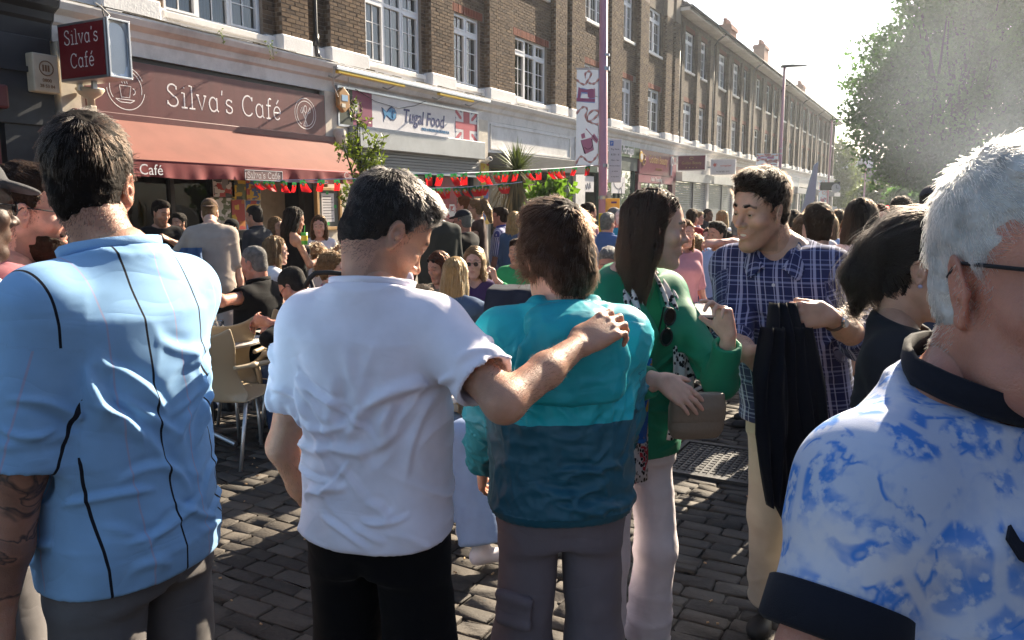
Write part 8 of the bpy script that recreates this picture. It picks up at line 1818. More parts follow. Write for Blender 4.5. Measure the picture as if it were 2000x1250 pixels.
m6=M('grey haired man in black polo shirt sitting at the table with one arm out', 497, 484, 6.1, -74, seated=True, skin='ruddy', S=1.02, w=1.1, belly=.06, hair=('crop', 'grey'), strands=500, beard=.35, nose=1.15, head=(-4, 12, 0), la=dict(wr=(-.26, .36, 1.02), pole=(-1, -.3, -.6)), ra=dict(elw=(432, 588, 5.75), wrw=(402, 560, 5.75), fw=(-.8, .2, .3), nw=(.2, -.6, .4), curl=(40, 50, 30)), top=T(k_blk, collar=.032, hem=.88, ease=.024), bottom=LJ, group=G2)
m7=M('man in dark T-shirt and sunglasses bent over his clasped hands at the table', 574, 520, 5.6, -62, seated=True, skin='ruddy', hair=('crop', 'darkgrey'), hair_t=.008, strands=600, glasses='sun', beard=.4, head=(8, 34, 0), lean=(0, .16), hoff=(0, .08, 1.60), ra=dict(elw=(600, 640, 5.35), wrw=(528, 632, 5.25), fw=(-1, .3, .1), nw=(0, .2, .6), curl=(40, 50, 30)), la=dict(wrw=(520, 625, 5.4), fw=(-.9, -.3, .2), nw=(.2, -.3, -.6), curl=(45, 55, 30), pole=(-1, -.4, -.4)), top=T(k_blk, hem=.88, ease=.02), bottom=LJ, group=G2)
m8=M('woman with fair brown hair in pale top behind the grey haired man', 536, 464, 7.3, 62, seated=True, sex='f', skin='fair', hair=('long', 'light'), hair_len=.24, strand_len=.26, glasses='sun', top=T(k_wht, sleeve=0), bare=True, bottom=LJ, group=G2)
m10=M('woman with auburn hair looking down beside the man in white T-shirt', 858, 494, 6.7, -140, seated=True, sex='f', skin='tan', hair=('long', 'auburn'), hair_len=.16, strand_len=.2, glasses='sun', g_up=1, head=(0, 14, 0), top=T(k_khaki), bottom=LJ, group=G2)
m11=M('woman with long straight blond hair in denim jacket seen from behind', 889, 506, 5.7, 18, seated=True, sex='f', skin='fair', hair=('long', 'blond'), hair_len=.26, strand_len=.32, strands=1600, head=(0, 6, 0), ra=dict(wr=(.22, .34, .95), pole=(1, -.6, -.3)), top=T(k_dnm, sleeve=.95, ease=.03, fold='shell'), bottom=LJ, group=G2)
m12=M('woman with blond bob and sunglasses sipping from a straw in green and purple', 927, 485, 6.6, -172, seated=True, sex='f', skin='fair', hair=('bob', 'light'), strands=1200, glasses='sun', la=dict(wrw=(967, 545, 6.35), fw=(-.2, 1, 0), nw=(-.8, 0, -.3), curl=(60, 70, 40), pole=(-1, -.3, -1)), top=T(k_purple, sleeve=.95, vneck=.12), bottom=LJ, group=G2)
V, F=sdf_mesh([cap(m12['arms'][-1][0], m12['arms'][-1][1], .066, .056, .02), cap(m12['arms'][-1][1], m12['arms'][-1][1]*.4+m12['arms'][-1][2]*.6, .056, .046, .02)], .012);k_=bpy.data.objects.new('green_sleeve', np_mesh('green_sleeve', V, F, [k_green]));link(k_, m12['o'])
m21=M('elderly grey haired man sitting behind the woman in green', 1190, 487, 6.2, -162, seated=True, skin='ruddy', hair=('short', 'grey'), strands=800, beard=.2, nose=1.1, head=(0, 12, 0), top=T(k_nvy, collar=.03), bottom=LJ, group=G2)
mbby=M('child with fluffy fair hair low beside the man in sunglasses', 648, 505, 6.2, 100, seated=True, S=.8, skin='fair', hair=('curly', 'light'), strands=900, top=T(k_pink), bottom=LJ, group=G2)
m20=M('person in frayed pale jeans and white trainers sitting behind the man in white', 806, 565, 4.05, 62, seated=True, S=1.0, lod=1, skin='fair', hair=('short', 'brown'), top=T(k_wht), bottom=dict(mat=k_ltj, ease=.030, flare=.045, amp=.008), shoe_mat=mat('white_trainer', (.72, .66, .70), .5), group=G2, knw=[(880, 842, 4.05), (912, 856, 3.72)], anw=[(915, 1020, 4.0), (944, 1068, 3.66)])
m13=M('tall man in black shirt with shaven head behind the man with greying hair', 853, 388, 8.6, -26, skin='brown', w=1.15, hair=('crop', 'black'), strands=300, beard=.6, top=T(cloth('dark_grey_green_shirt', (.020, .024, .022)), ease=.03, hem=.8), bottom=LK, group=G1)
m14=M('man in black baseball cap and black T-shirt looking away to the side', 905, 414, 9.0, -62, skin='ruddy', w=1.1, hair=('crop', 'grey'), cap=cloth('navy_cap', (.012, .014, .022)), glasses='sun', head=(0, 4, 0), top=T(k_blk, hem=.83, ease=.024), bottom=LJ, group=G1)
m15=M('ginger haired man with a hand at his chin by the red poster', 908, 386, 10.8, -66, skin='pink', hair=('short', 'ginger'), strands=400, beard=.6, la=dict(wr=(.0, .28, 1.45), curl=(60, 70, 40)), top=T(k_char), bottom=LJ, group=G1)
m16=M('woman with high fair ponytail and dark sunglasses in brown top', 930, 397, 10.2, -80, sex='f', skin='tan', S=1.0, hair=('pony', 'light'), pony_at=(0, -.09, .10), hair_len=.26, strand_len=.2, glasses='sun', bare=True, top=T(cloth('brown_vest', (.05, .025, .02)), sleeve=0), bottom=LJ, group=G1)
m17=M('man in blue striped shirt and glasses in profile', 978, 408, 10.7, -70, skin='ruddy', hair=('short', 'brown'), hair_t=.007, strands=400, glasses='clear', belly=.04, top=T(k_str, sleeve=.6, collar=.03), bottom=LC, group=G1)
m18=M('woman with shoulder length blond hair in denim shirt and pink bag strap', 1005, 417, 10.0, 28, sex='f', skin='fair', hair=('long', 'blond'), hair_len=.18, strand_len=.25, top=T(k_dnm, sleeve=.9), bottom=LJ, group=G1)
m19=M('man with curly dark hair behind the boy in turquoise', 1042, 396, 10.6, -140, skin='tan', hair=('curly', 'brown'), strands=600, top=T(k_nvy), bottom=LJ, group=G1)
m20b=M('man with short grey hair beside the curly haired man', 1070, 397, 12.4, 10, skin='fair', hair=('crop', 'grey'), top=T(k_suit), bottom=LJ, group=G1)
m20c=M('woman with brown hair tied in a bun under the pink lamp post', 1150, 398, 10.2, 60, sex='f', skin='tan', hair=('bun', 'brown'), top=T(k_pink), bottom=LJ, group=G1)
m22=M('grey haired man in mid blue shirt seen from behind under the pink lamp post', 1186, 420, 9.4, 36, skin='pink', hair=('short', 'grey'), strands=500, top=T(k_blue, collar=.03, sleeve=.6), bottom=LC, group=G1)
m23=M('white haired man in turquoise jacket seen from behind', 1215, 412, 10.6, 30, skin='pink', w=1.1, hair=('short', 'white'), hair_t=.010, strands=500, top=T(k_turq, sleeve=.95), bottom=LC, group=G1)
m24=M('man in red top and glasses next to the white haired man in turquoise', 1200, 408, 11.5, 70, skin='pink', hair=('crop', 'grey'), glasses='sun', top=T(k_red), bottom=LJ, group=G1)
m25=M('tall man with curly grey hair and glasses behind the woman in green', 1264, 377, 8.8, -150, skin='fair', hair=('curly', 'grey'), strands=700, glasses='clear', top=T(k_khaki), bottom=LJ, group=G1)
m26=M('woman in white blouse with crossed arms by the shutters', 1364, 416, 16.0, 110, sex='f', skin='pink', hair=('short', 'light'), glasses='sun', ra=dict(wr=(-.08, .22, 1.15)), la=dict(wr=(.08, .24, 1.12)), top=T(k_lil, sleeve=.6), bottom=LJ, group=G3)
m27=M('man in dark suit jacket and blue shirt in front of the shutters', 1383, 410, 17.5, 130, skin='brown', hair=('crop', 'black'), top=T(k_suit, sleeve=.95), bottom=LK, group=G3)
m28=M('white haired person in grey top clapping in the sunshine', 1440, 418, 15.5, 170, skin='fair', hair=('short', 'white'), ra=dict(wr=(.02, .28, 1.25)), la=dict(wr=(-.02, .28, 1.25)), top=T(k_char, sleeve=.3), bottom=LC, group=G3)
m30=M('woman in animal print top sitting by the orange barrier', 1384, 446, 11.4, -150, seated=True, sex='f', skin='pink', hair=('bun', 'auburn'), glasses='clear', top=T(k_lep, sleeve=.9), bottom=LJ, group=G3)
m31=M('woman with curly fair hair in black vest sitting by the white table', 1356, 464, 9.6, -40, seated=True, sex='f', skin='pink', bare=True, hair=('curly', 'light'), hair_t=.035, strands=1600, strand_len=.06, ra=dict(wr=(.2, .25, .8)), top=T(k_blk, sleeve=0), bottom=LJ, group=G3)
m32=M('person in white top with dark stripes sitting with back turned', 1420, 455, 9.6, -20, seated=True, skin='tan', hair=('short', 'brown'), strands=500, top=T(k_hst, ease=.03), bottom=LC, group=G3)
m33=M('person in navy top reaching out an arm behind the man in plaid', 1484, 405, 5.9, -70, skin='pink', hair=('short', 'brown'), la=dict(elw=(1455, 478, 5.4), wrw=(1408, 474, 5.3), fw=(-1, 0, .1), nw=(0, -.8, .4), curl=(40, 50, 30)), top=T(k_nvy, sleeve=.55), bottom=LJ, group=G3)
m34=M('person with tousled brown hair beyond the shoulder of the man in plaid', 1588, 412, 7.0, 20, skin='pink', hair=('tall', 'midbrown'), strands=900, top=T(k_wht), bottom=LJ, group=G3)
m35=M('person with light brown hair low behind the shoulder of the man in plaid', 1580, 430, 5.2, 0, skin='pink', hair=('mop', 'midbrown'), strands=1200, top=T(k_blk), bottom=LJ, group=G3)
m41=M('woman with shoulder length brown hair in pale blue top in the sun', 1622, 424, 8.6, 30, sex='f', skin='fair', hair=('long', 'midbrown'), hair_len=.18, strand_len=.25, top=T(k_pblue), bottom=LJ, group=G3)
m42=M('man with wavy brown hair beyond the woman in pale blue', 1638, 416, 10.6, 10, skin='fair', hair=('tall', 'brown'), top=T(k_pink), bottom=LJ, group=G3)
m36=M('woman with long straight dark hair in white T-shirt facing away', 1684, 393, 4.5, 34, sex='f', skin='tan', hair=('long', 'dark'), hair_len=.32, strand_len=.4, strands=3200, strand_r=.0009, top=T(k_wht, ease=.03), bottom=LJ, group=G3)
m37=M('woman in sunglasses with reddish hair next to the woman with long dark hair', 1718, 404, 6.4, -176, sex='f', skin='pink', hair=('long', 'auburn'), glasses='sun', strand_len=.3, top=T(k_wht), bottom=LJ, group=G3)
m38=M('bearded man in orange and red floral shirt and sunglasses', 1762, 389, 7.9, 70, skin='brown', w=1.1, hair=('curly', 'black'), hair_t=.014, strands=900, beard=1, beard_mesh='black', glasses='sun', head=(-8, 0, 0), top=T(k_flor, collar=.03), bottom=LJ, group=G3)
drape('bag_strap', m38['o'], [m38['pt'](.13, .03, 1.47), m38['pt'](.06, .15, 1.34), m38['pt'](-.08, .165, 1.15), m38['pt'](-.16, .12, .98)], [.02]*4, [(0, .5, 1), (0, 1, .2), (0, 1, 0), (-.4, 1, 0)], k_blk, waves=(1, .001))
m39=M('man in dark flat cap and pale blue shirt seen from behind', 1822, 366, 5.6, 42, skin='dark', hair=('crop', 'black'), cap=k_nvy, beard=.5, top=T(k_pblue, sleeve=.9, collar=.03), bottom=LJ, group=G3)
m40=M('tall brown haired man beyond the white haired man', 1866, 348, 6.6, 20, skin='fair', hair=('short', 'midbrown'), top=T(k_khaki), bottom=LJ, group=G3)
for(px, py, d, fc, sx, lab, sk, hr, tp, bt, seat)in((1338, 432, 7.6, 160, 'f', 'woman with ginger hair in pink top just past the woman in green', 'pink', ('long', 'ginger'), k_pink, LJ, True), (1402, 436, 8.4, -120, 'm', 'dark haired man in pale blue shirt sitting beside the ginger haired woman in pink', 'tan', ('short', 'dark'), k_pblue, LJ, True), (1352, 412, 11.8, 40, 'm', 'man in red top standing past the ginger haired woman', 'tan', ('short', 'brown'), k_red, LJ, False), (1410, 414, 12.6, -30, 'f', 'woman in white top with blond bob standing before the shutters', 'fair', ('bob', 'blond'), k_wht, LC, False), (1448, 428, 9.0, 100, 'm', 'grey haired man in khaki shirt sitting behind the reaching arm', 'ruddy', ('short', 'grey'), k_khaki, LJ, True), (1660, 432, 6.8, -150, 'm', 'man with short ginger hair between two dark haired women', 'pink', ('short', 'ginger'), k_char, LJ, False), (1550, 415, 9.6, 30, 'm', 'man in turquoise jacket behind the neck of the smiling man', 'tan', ('short', 'dark'), k_turq, LJ, False), (1300, 420, 10.8, -100, 'm', 'balding man in striped shirt behind the hair of the woman in green', 'pink', ('crop', 'grey'), k_str, LJ, False), (772, 470, 7.8, 30, 'f', 'woman in lilac behind the neck of the man in white', 'fair', ('long', 'brown'), k_lil, LJ, True), (1010, 470, 8.2, -160, 'm', 'man in green T-shirt sitting behind the head of the boy', 'tan', ('short', 'brown'), k_green, LJ, True)):
 M(lab, px, py, d, fc, sex=sx, skin=sk, hair=hr, seated=seat, top=T(tp), bottom=bt, group=G3, seed=int(px*3))
m44=M('person in dark jeans and trainers standing behind the man in plaid', 1600, 405, 4.4, 12, skin='fair', hair=('short', 'brown'), top=T(k_nvy), bottom=LJ, group=G3, seed=91)
protos=[]
cr=[(k_wht, ('short', 'brown'), 'm', 'fair'), (k_blue, ('long', 'blond'), 'f', 'fair'), (k_blk, ('short', 'dark'), 'm', 'tan'), (k_pink, ('long', 'midbrown'), 'f', 'pink'), (k_khaki, ('crop', 'grey'), 'm', 'ruddy'), (k_turq, ('curly', 'brown'), 'm', 'tan'), (k_red, ('bob', 'dark'), 'f', 'tan'), (k_char, ('short', 'white'), 'm', 'pink')]
r_=np.random.default_rng(41);spots=[]
for i in range(64):
 px=r_.uniform(1310, 1840);d=r_.uniform(13, 44);spots.append((px, d))
for i in range(12):spots.append((r_.uniform(1080, 1330), r_.uniform(12, 22)))
for i in range(30):spots.append((r_.uniform(1325, 1680), r_.uniform(9.5, 20)))
FARLAB='distant person in the crowd filling the end of the street'
for i, (px, d)in enumerate(spots):
 c=i%len(cr);py=414+r_.uniform(-4, 8)+(25-min(d, 25))*.25;g=at(px, py, d)
 if g[0]<-9.2 or(abs(px-1519)<30 and d>34):continue
 if len(protos)<len(cr):
  c=len(protos);t, h_, sx, sk=cr[c];q=person(FARLAB, px, py, d, r_.uniform(-180, 180), dict(lod=2, sex=sx, skin=sk, hair=h_, strands=0, top=T(t), bottom=[LJ, LK, LC][c%3], group='distant crowd', seed=c+60))['o'];protos.append(q)
 else:
  q=copy_tree(protos[c]);q.location=(g[0], g[1], 0);q.rotation_euler=(0, 0, r_.uniform(0, 6.28));s_=g[2]/1.72*r_.uniform(.97, 1.0);q.scale=(s_, s_, s_)
CHM=mat('resin_chair_beige', (.44, .355, .24), .42, var=.05, vscale=3, bump=.05);CHM2=mat('resin_chair_pinkish', (.52, .38, .33), .45);DISC=mat('chair_badge_black', (.02, .017, .015), .45);DISR=mat('chair_badge_red', (.22, .04, .03), .5)
def shell_mesh(name, m):
 """one-piece resin shell: seat, waisted back, and arms, 11 x 26 grid"""
 nu, nv=15, 30;V=[]
 for j in range(nv):
  t=j/(nv-1)
  for i in range(nu):
   u=i/(nu-1)*2-1
   if t<.45:
    s=t/.45;y=.24-.46*s;z=.44+.012*math.cos(s*3.1)+.018*abs(u)**3*(1-s)-.02*(1-abs(u))*s;w=.225-.01*s;x=u*w
    if s<.12:z-=(.12-s)*.22
   else:
    s=(t-.45)/.55;y=-.22-.10*s-.06*s*s+.085*(abs(u)**2.2)*(1-.35*s);z=.43+.45*s+(.05*abs(u)**3-.018*(1-abs(u)**2))*max(0, s-.75)*4;w=.215-.055*math.sin(math.pi*min(1, s*1.25))*(s<.8)+(.03*max(0, s-.5));x=u*w
   V.append((x, y, z))
 F=[(j*nu+i, j*nu+i+1, (j+1)*nu+i+1, (j+1)*nu+i)for j in range(nv-1)for i in range(nu-1)]
 return np_mesh(name, np.array(V), np.array(F), [m])
def make_chair(lab, m, group='resin cafe chairs'):
 q=empty('cafe_chair', (0, 0, 0), 0, lab, 'chair', group);o=bpy.data.objects.new('shell', shell_mesh('shell', m));link(o, q);so=o.modifiers.new('t', 'SOLIDIFY');so.thickness=.012;so.offset=0;sb=o.modifiers.new('s', 'SUBSURF');sb.levels=sb.render_levels=1
 for s in(-1, 1):
  V, F=sdf_mesh([cap((s*.205, -.27, .66), (s*.255, -.16, .665), .017, .017, .02), cap((s*.255, -.16, .665), (s*.262, .10, .655), .018, .018, .02), cap((s*.262, .10, .655), (s*.245, .20, .58), .018, .018, .02), cap((s*.245, .20, .58), (s*.215, .20, .44), .018, .020, .02)], .011);k=bpy.data.objects.new('armrest', np_mesh('armrest', V, F, [m]));link(k, q)
  for(y0, y1)in((.17, .22), (-.17, -.29)):
   mb=MB();mb.tube([(s*.19, y0, .43), (s*.225, y1, .0)], .0125, ALUP, 10);mb.build('leg', q, smooth=True)
 M_=Matrix.Translation((0, -.345, .735))@Matrix.Rotation(R(76), 4, 'X')
 b=MB();pr=[(.055*math.cos(t), .062*math.sin(t))for t in np.linspace(0, 2*math.pi, 25)[:-1]];b.prism(pr, tuple(M_@Vector((0, 0, .004))), tuple(M_.to_3x3()@Vector((1, 0, 0))), tuple(M_.to_3x3()@Vector((0, 1, 0))), tuple(M_.to_3x3()@Vector((0, 0, .003))), DISC);bo=b.build('badge', q)
 b=MB();pr=[(-.030, -.006), (-.012, .028), (.0, .012), (.014, .030), (.030, -.004), (.010, .0), (-.010, .0)];b.prism(pr, tuple(M_@Vector((0, 0, .0075))), tuple(M_.to_3x3()@Vector((1, 0, 0))), tuple(M_.to_3x3()@Vector((0, 1, 0))), tuple(M_.to_3x3()@Vector((0, 0, .002))), DISR)
 b.prism([(-.035, -.022), (.035, -.022), (.03, -.030), (-.03, -.030)], tuple(M_@Vector((0, 0, .0075))), tuple(M_.to_3x3()@Vector((1, 0, 0))), tuple(M_.to_3x3()@Vector((0, 1, 0))), tuple(M_.to_3x3()@Vector((0, 0, .002))), DISR);b.build('badge_print', bo)
 return q
ALUP=mat('leg_aluminium', (.55, .55, .56), .4, metal=.8)
ch0=make_chair('beige resin cafe chair with a round black badge, standing free in front of the table', CHM);g=ground(476, 892);ch0.location=(g[0], g[1], .015);ch0.rotation_euler.z=YAW+R(-22)
def chair(px, py, d, rz, lab):
 c=copy_tree(ch0);c['label']=lab;p=at(px, py, d);c.location=(p[0], p[1], .015);c.rotation_euler=(0, 0, YAW+R(rz));return c
chair(448, 700, 5.75, 12, 'beige resin cafe chair pushed in at the table, behind the free standing one')
chair(500, 640, 6.15, 72, 'beige chair under the grey haired man in the black polo shirt')
chair(590, 660, 5.65, 62, 'beige chair under the man bent over his hands')
chair(868, 640, 5.75, -12, 'beige chair under the woman in the denim jacket')
chair(965, 690, 4.9, 150, 'pinkish beige chair back beside the left sleeve of the boy')
chair(1008, 640, 5.35, -8, 'chair with a dark jacket hung over its back beyond the boy')
chair(808, 700, 4.4, -60, 'beige chair under the person in frayed pale jeans')
chair(935, 560, 6.7, 172, 'beige chair under the woman with the blond bob');chair(1190, 560, 6.35, 160, 'beige chair under the elderly man behind the woman in green');chair(1356, 520, 9.7, 40, 'pale chair under the woman with curly hair');chair(1420, 520, 9.7, 20, 'pale chair under the person in the striped top');chair(1384, 500, 11.5, 150, 'pale chair under the woman in animal print');chair(540, 560, 7.4, -60, 'beige chair under the woman with fair brown hair');chair(855, 560, 6.8, 140, 'beige chair under the woman with auburn hair');chair(650, 560, 6.3, -100, 'beige chair under the fluffy haired child')
TOPM=mat('table_white', (.62, .57, .53), .35, var=.04);EDGE=mat('table_edge', (.50, .47, .45), .4, metal=.3)
def table(px, py, d, w, l, rz, lab, h=.74, rnd=False):
 p=at(px, py, d);q=empty('cafe_table', (p[0], p[1], .01), YAW+R(rz), lab, 'table', 'white cafe tables')
 if rnd:MB().lathe([(0, h), (w, h), (w+.006, h-.012), (w, h-.028), (0, h-.028)], (0, 0, 0), TOPM, 40).build('top', q, smooth=False)
 else:MB().box((-w, -l, h-.028), (w, l, h), TOPM).build('top', q, bevel=.008)
 mb=MB();mb.tube([(0, 0, .03), (0, 0, h-.03)], .03, ALUP, 12);mb.build('column', q, smooth=True)
 for k in range(4):a=R(45+90*k);mb=MB();mb.tube([(0, 0, .06), (math.cos(a)*.28, math.sin(a)*.28, .015)], .018, ALUP, 8);mb.build('foot', q)
 return q
table(398, 622, 5.6, .40, .40, 12, 'round white cafe table with plastic cups beside the man in the black polo', rnd=True)
table(985, 556, 6.1, .55, .38, 6, 'white table with condiments behind the boy in turquoise')
table(905, 770, 4.25, .50, .35, 8, 'white table edge showing below the arm of the man in white')
table(925, 640, 6.1, .45, .4, 4, 'white table in front of the blond woman in denim');table(1395, 570, 7.2, .50, .40, -4, 'white table between the woman in green and the plaid shirt');table(570, 600, 6.2, .4, .4, 20, 'white table beyond the man in sunglasses');table(1230, 545, 6.9, .45, .4, 2, 'white table in front of the elderly man')
clr=glass_mat('clear_plastic', (.86, .84, .80), .5);org=mat('orange_drink', (.62, .22, .04), .25);wpot=mat('white_pot', (.70, .68, .66), .4)
def cup(px, py, d, lab, fill=None, r=.038, h=.11, group='plastic cups on the tables'):
 p=at(px, py, d);q=empty('plastic_cup', (p[0], p[1], .765), 0, lab, 'cup', group);MB().lathe([(0, .001), (r*.72, .001), (r, h), (r*1.05, h+.003), (r*.96, h-.002), (r*.68, .006), (0, .006)], (0, 0, 0), clr, 18).build('wall', q, smooth=True)
 if fill:MB().lathe([(0, .008), (r*.66, .008), (r*.76, h*.45), (0, h*.45)], (0, 0, 0), fill, 14).build('drink', q, smooth=True)
 return q
cup(412, 612, 5.40, 'nearly empty clear plastic cup closest to the blue shirt', wpot);cup(425, 604, 5.6, 'clear plastic cup with an orange drink behind the nearer cup', org)
cup(938, 590, 6.0, 'large clear cup with a strawberry print on the table of the blond women', mat('pink_ice', (.55, .20, .18), .3), .05, .14);cup(945, 575, 6.2, 'clear cup with a lilac straw at the blond bob woman', mat('pink_ice2', (.5, .3, .3), .3));cup(616, 560, 6.1, 'clear cup on the table beyond the man in sunglasses', wpot);cup(628, 560, 6.3, 'clear cup next to the child with fluffy hair', wpot)
p=at(430, 622, 5.45);sp_=MB().box((p[0]-.03, p[1]-.012, .752), (p[0]+.04, p[1]+.012, .756), org).build('paper_scrap');tag(sp_, 'orange scrap of paper on the round white table', 'paper')
for(px, py, d, r, h, m_, lab, cat, nm)in((972, 545, 6.0, .03, .13, clr, 'clear condiment bottle on the table behind the boy', 'bottle', 'condiment_bottle'), (978, 548, 6.1, .032, .09, wpot, 'white pot with rounded lid on the condiment table', 'pot', 'pot'), (986, 548, 6.05, .035, .08, mat('cream_pot', (.55, .42, .28), .5), 'cream coloured pot in the middle of the condiment table', 'pot', 'pot'), (997, 545, 6.0, .034, .12, clr, 'glass jar on the condiment table nearest the boy', 'jar', 'glass_jar'), (918, 556, 6.1, .025, .13, wpot, 'white squeezy bottle beside the blond woman in denim', 'bottle', 'squeezy_bottle')):
 p=at(px, py, d);q=empty(nm, (p[0], p[1], .76), 0, lab, cat);MB().lathe([(0, 0), (r, 0), (r, h*.7), (r*.5, h*.85), (r*.5, h*.9)], (0, 0, 0), m_, 14).build('body', q, smooth=True);MB().lathe([(r*.55, h*.88), (r*.55, h*1.0), (0, h*1.04)], (0, 0, 0), wpot, 12).build('lid', q, smooth=True)
cj=empty('jacket', (0, 0, 0), 0, 'dark navy jacket hung over a chair back behind the boy', 'jacket')
drape('cloth', cj, [W(1005, 556, 5.20), W(1003, 566, 5.06), W(1000, 600, 5.03), W(1000, 645, 5.03), W(1002, 690, 5.05)], [.135, .17, .18, .185, .19], [tcam]*5, cloth('navy_wool', (.012, .016, .032), bump=.4), waves=(2, .012), seed=4, sides=[tuple(RT)]*5)
pz_=at(898, 768, 4.25);fd=empty('food_plate', (pz_[0], pz_[1], .765), 0, 'plate of golden food on the table below the arm of the man in white', 'plate');MB().lathe([(0, 0), (.11, .004), (.13, .015), (.125, .018), (.10, .008), (0, .006)], (0, 0, 0), wpot, 24).build('dish', fd, smooth=True);MB().lathe([(0, .03), (.06, .026), (.10, .010)], (0, 0, 0), mat('golden_food', (.50, .26, .06), .7, var=.3, vscale=40, bump=.6), 20).build('food', fd, smooth=True)
b0=at(1345, 470, 13.5);b1=at(1442, 470, 14.5);ob=empty('safety_barrier', (b0[0], b0[1], 0), 0, 'orange plastic safety barrier behind the seated women', 'barrier');orb=mat('barrier_orange', (.65, .13, .05), .5, trans=.2);n_=16
dv=(b1-b0)/n_
for k in range(4):mb=MB();mb.tube([(0, 0, .72+k*.10), tuple(dv[i]*n_ if i<2 else .72+k*.10 for i in range(3))], .035, orb, 6);mb.build('rail', ob)
for k in range(0, n_+1, 4):mb=MB();mb.tube([(dv[0]*k, dv[1]*k, 0), (dv[0]*k, dv[1]*k, 1.1)], .03, orb, 6);mb.build('post', ob)
hv=empty('safety_vest', (0, 0, 0), 0, 'yellow green hi-vis vest hanging from a chair behind the white table', 'vest');drape('cloth', hv, [W(1387, 500, 9.0), W(1392, 520, 8.9), W(1390, 540, 8.9), W(1396, 562, 8.9)], [.05, .07, .06, .09], [tcam]*4, mat('hi_vis', (.42, .62, .04), .6), waves=(2, .02), seed=3, sides=[tuple(RT)]*4)
wood=mat('menu_wood', (.42, .25, .10), .55, var=.2, vscale=6, stretch=(1, 1, .1));y0, z1=fac(617, 365, .22);y1, z0=fac(668, 448, .22)
mc=empty('menu_case', (FX+.2, (y0+y1)/2, (z0+z1)/2), 0, 'wooden framed menu case with a white menu beside the cafe door', 'menu case');hw_, hh_=(y1-y0)/2, (z1-z0)/2
for q_ in((-hw_, -hh_, hw_, -hh_+.06), (-hw_, hh_-.06, hw_, hh_), (-hw_, -hh_+.06, -hw_+.06, hh_-.06), (hw_-.06, -hh_+.06, hw_, hh_-.06)):MB().box((-.04, q_[0], q_[1]), (.04, q_[2], q_[3]), wood).build('frame_rail', mc, bevel=.005)
MB().box((-.03, -hw_+.06, -hh_+.06), (0, hw_-.06, hh_-.06), mat('menu_back', (.10, .11, .10), .6)).build('back_board', mc);mn=MB().box((.001, -hw_*.55, -hh_*.62), (.005, hw_*.45, hh_*.72), SGW).build('menu_sheet', mc)
for k in range(9):MB().box((.0055, -hw_*.45, hh_*(.55-.13*k)), (.0065, hw_*(.2+.1*(k%3)), hh_*(.575-.13*k)), PIPE).build('menu_line', mn)
for(a, c)in((-.1, .74), (.52, .1), (-.1, -.70)):MB().box((.006, hw_*a-.03, hh_*c-.03), (.008, hw_*a+.04, hh_*c+.03), mat('green_tape', (.03, .38, .08), .5)).build('green_tape', mn)
pc=empty('pushchair', tuple(at(640, 700, 5.6)*A_(1, 1, 0)), YAW, 'black pushchair with a curved handle behind the man in white', 'pushchair');pw=lambda x, y:tuple(np.array([(at(x, y, 5.6)-at(640, 700, 5.6))@RT, 0, at(x, y, 5.6)[2]]))
mb=MB();mb.tube([pw(600, 560), pw(612, 540), pw(622, 531), pw(650, 530), pw(690, 534)], .018, BLACKM, 10);mb.build('handle', pc, smooth=True);mb=MB();mb.tube([pw(612, 545), pw(640, 640), (.1, .1, .12)], .014, BLACKM, 8);mb.tube([pw(690, 534), pw(690, 640), (.2, .1, .12)], .014, BLACKM, 8);mb.build('frame', pc, smooth=True)
V, F=sdf_mesh([ell((.12, .25, .62), (.24, .30, .13), 0), ell((.12, .40, .85), (.22, .06, .22), .06)], .025);k_=bpy.data.objects.new('seat', np_mesh('seat', V, F, [k_blk]));link(k_, pc)
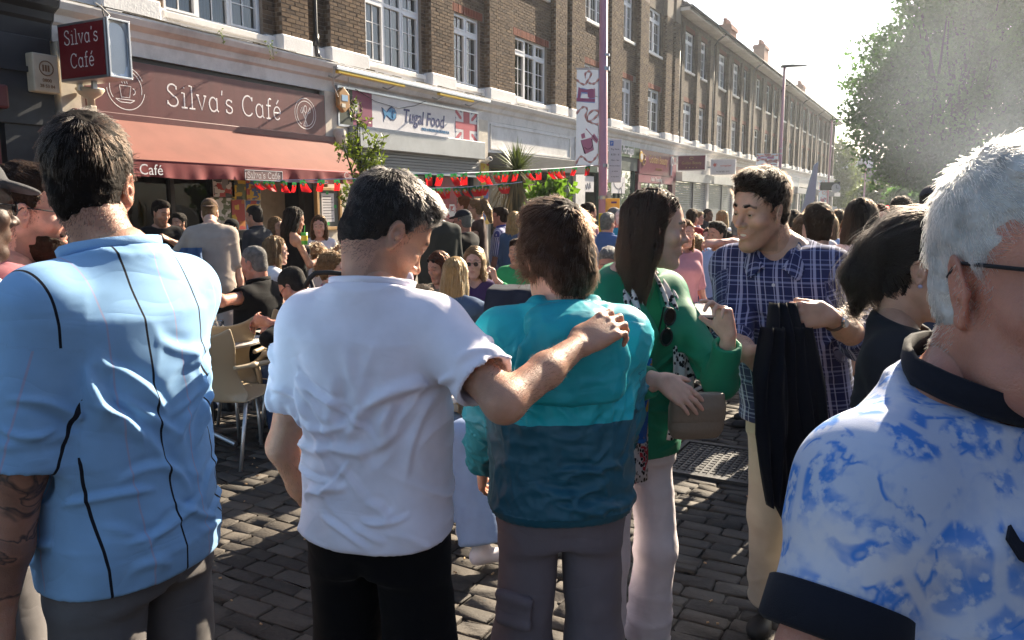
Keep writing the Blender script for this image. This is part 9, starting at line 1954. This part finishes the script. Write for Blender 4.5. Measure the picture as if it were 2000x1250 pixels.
for sx in(-.1, .34):
 for sy in(.0, .55):mb=MB();mb.lathe([(.07, -.02), (.12, -.02), (.12, .02), (.07, .02)], (sx, sy, .125), BLACKM, 18, Matrix.Rotation(R(90), 3, 'Y'));mb.build('wheel', pc, smooth=True)
litm=mat('cigarette_end', (.45, .28, .15), .8);lt=MB();r_=np.random.default_rng(2)
for i in range(60):
 g=ground(r_.uniform(380, 1500), r_.uniform(900, 1240));a=r_.uniform(0, 3.14);l=r_.uniform(.008, .02);lt.tube([(g[0], g[1], .021), (g[0]+l*math.cos(a), g[1]+l*math.sin(a), .021)], .004, litm, 5)
tag(lt.build('litter'), 'scattered cigarette ends and bits of litter on the cobbles', kind='stuff')
def vol(name, density, aniso, col=(.84, .91, 1.0), noise=None):
 m=bpy.data.materials.new(name);m.use_nodes=True;N, L=nodes_of(m);N.remove(N['Principled BSDF'])
 v=N.new('ShaderNodeVolumePrincipled');v.inputs['Color'].default_value=(*col, 1);v.inputs['Density'].default_value=density;v.inputs['Anisotropy'].default_value=aniso
 if noise:L.new(noise(N, L), v.inputs['Density'])
 L.new(v.outputs[0], N['Material Output'].inputs['Volume']);return m
hz=MB().box((-405, -65, -1.0), (405, 905, 27.0), vol('haze_air', .0007, .78)).build('haze');tag(hz, 'thin sunlit haze and barbecue smoke hanging over the whole street', kind='stuff')
def plume(N, L):
 tc=N.new('ShaderNodeTexCoord');n=noise_tex(N, L, tc.outputs['Object'], 1.1, 3, .8);d=sstep(N, L, n, .34, .78)
 ln=N.new('ShaderNodeVectorMath');ln.operation='LENGTH';L.new(tc.outputs['Object'], ln.inputs[0]);f=sstep(N, L, ln.outputs['Value'], 1.0, .25)
 return mth(N, L, 'MULTIPLY', mth(N, L, 'MULTIPLY', d, f), .055)
c=at(1995, 170, 19)
V, F=sdf_mesh([ell((0, 0, 0), (1, 1, 1), 0)], .12);so=bpy.data.objects.new('smoke', np_mesh('smoke', V, F, [vol('smoke_air', .1, .1, noise=plume, col=(.76, .86, 1.0))]));link(so);so.location=tuple(c);so.scale=(4.6, 6.0, 4.4);so.rotation_euler=(R(10), R(18), 0);tag(so, 'drifting pale barbecue smoke in front of the big tree', kind='stuff')
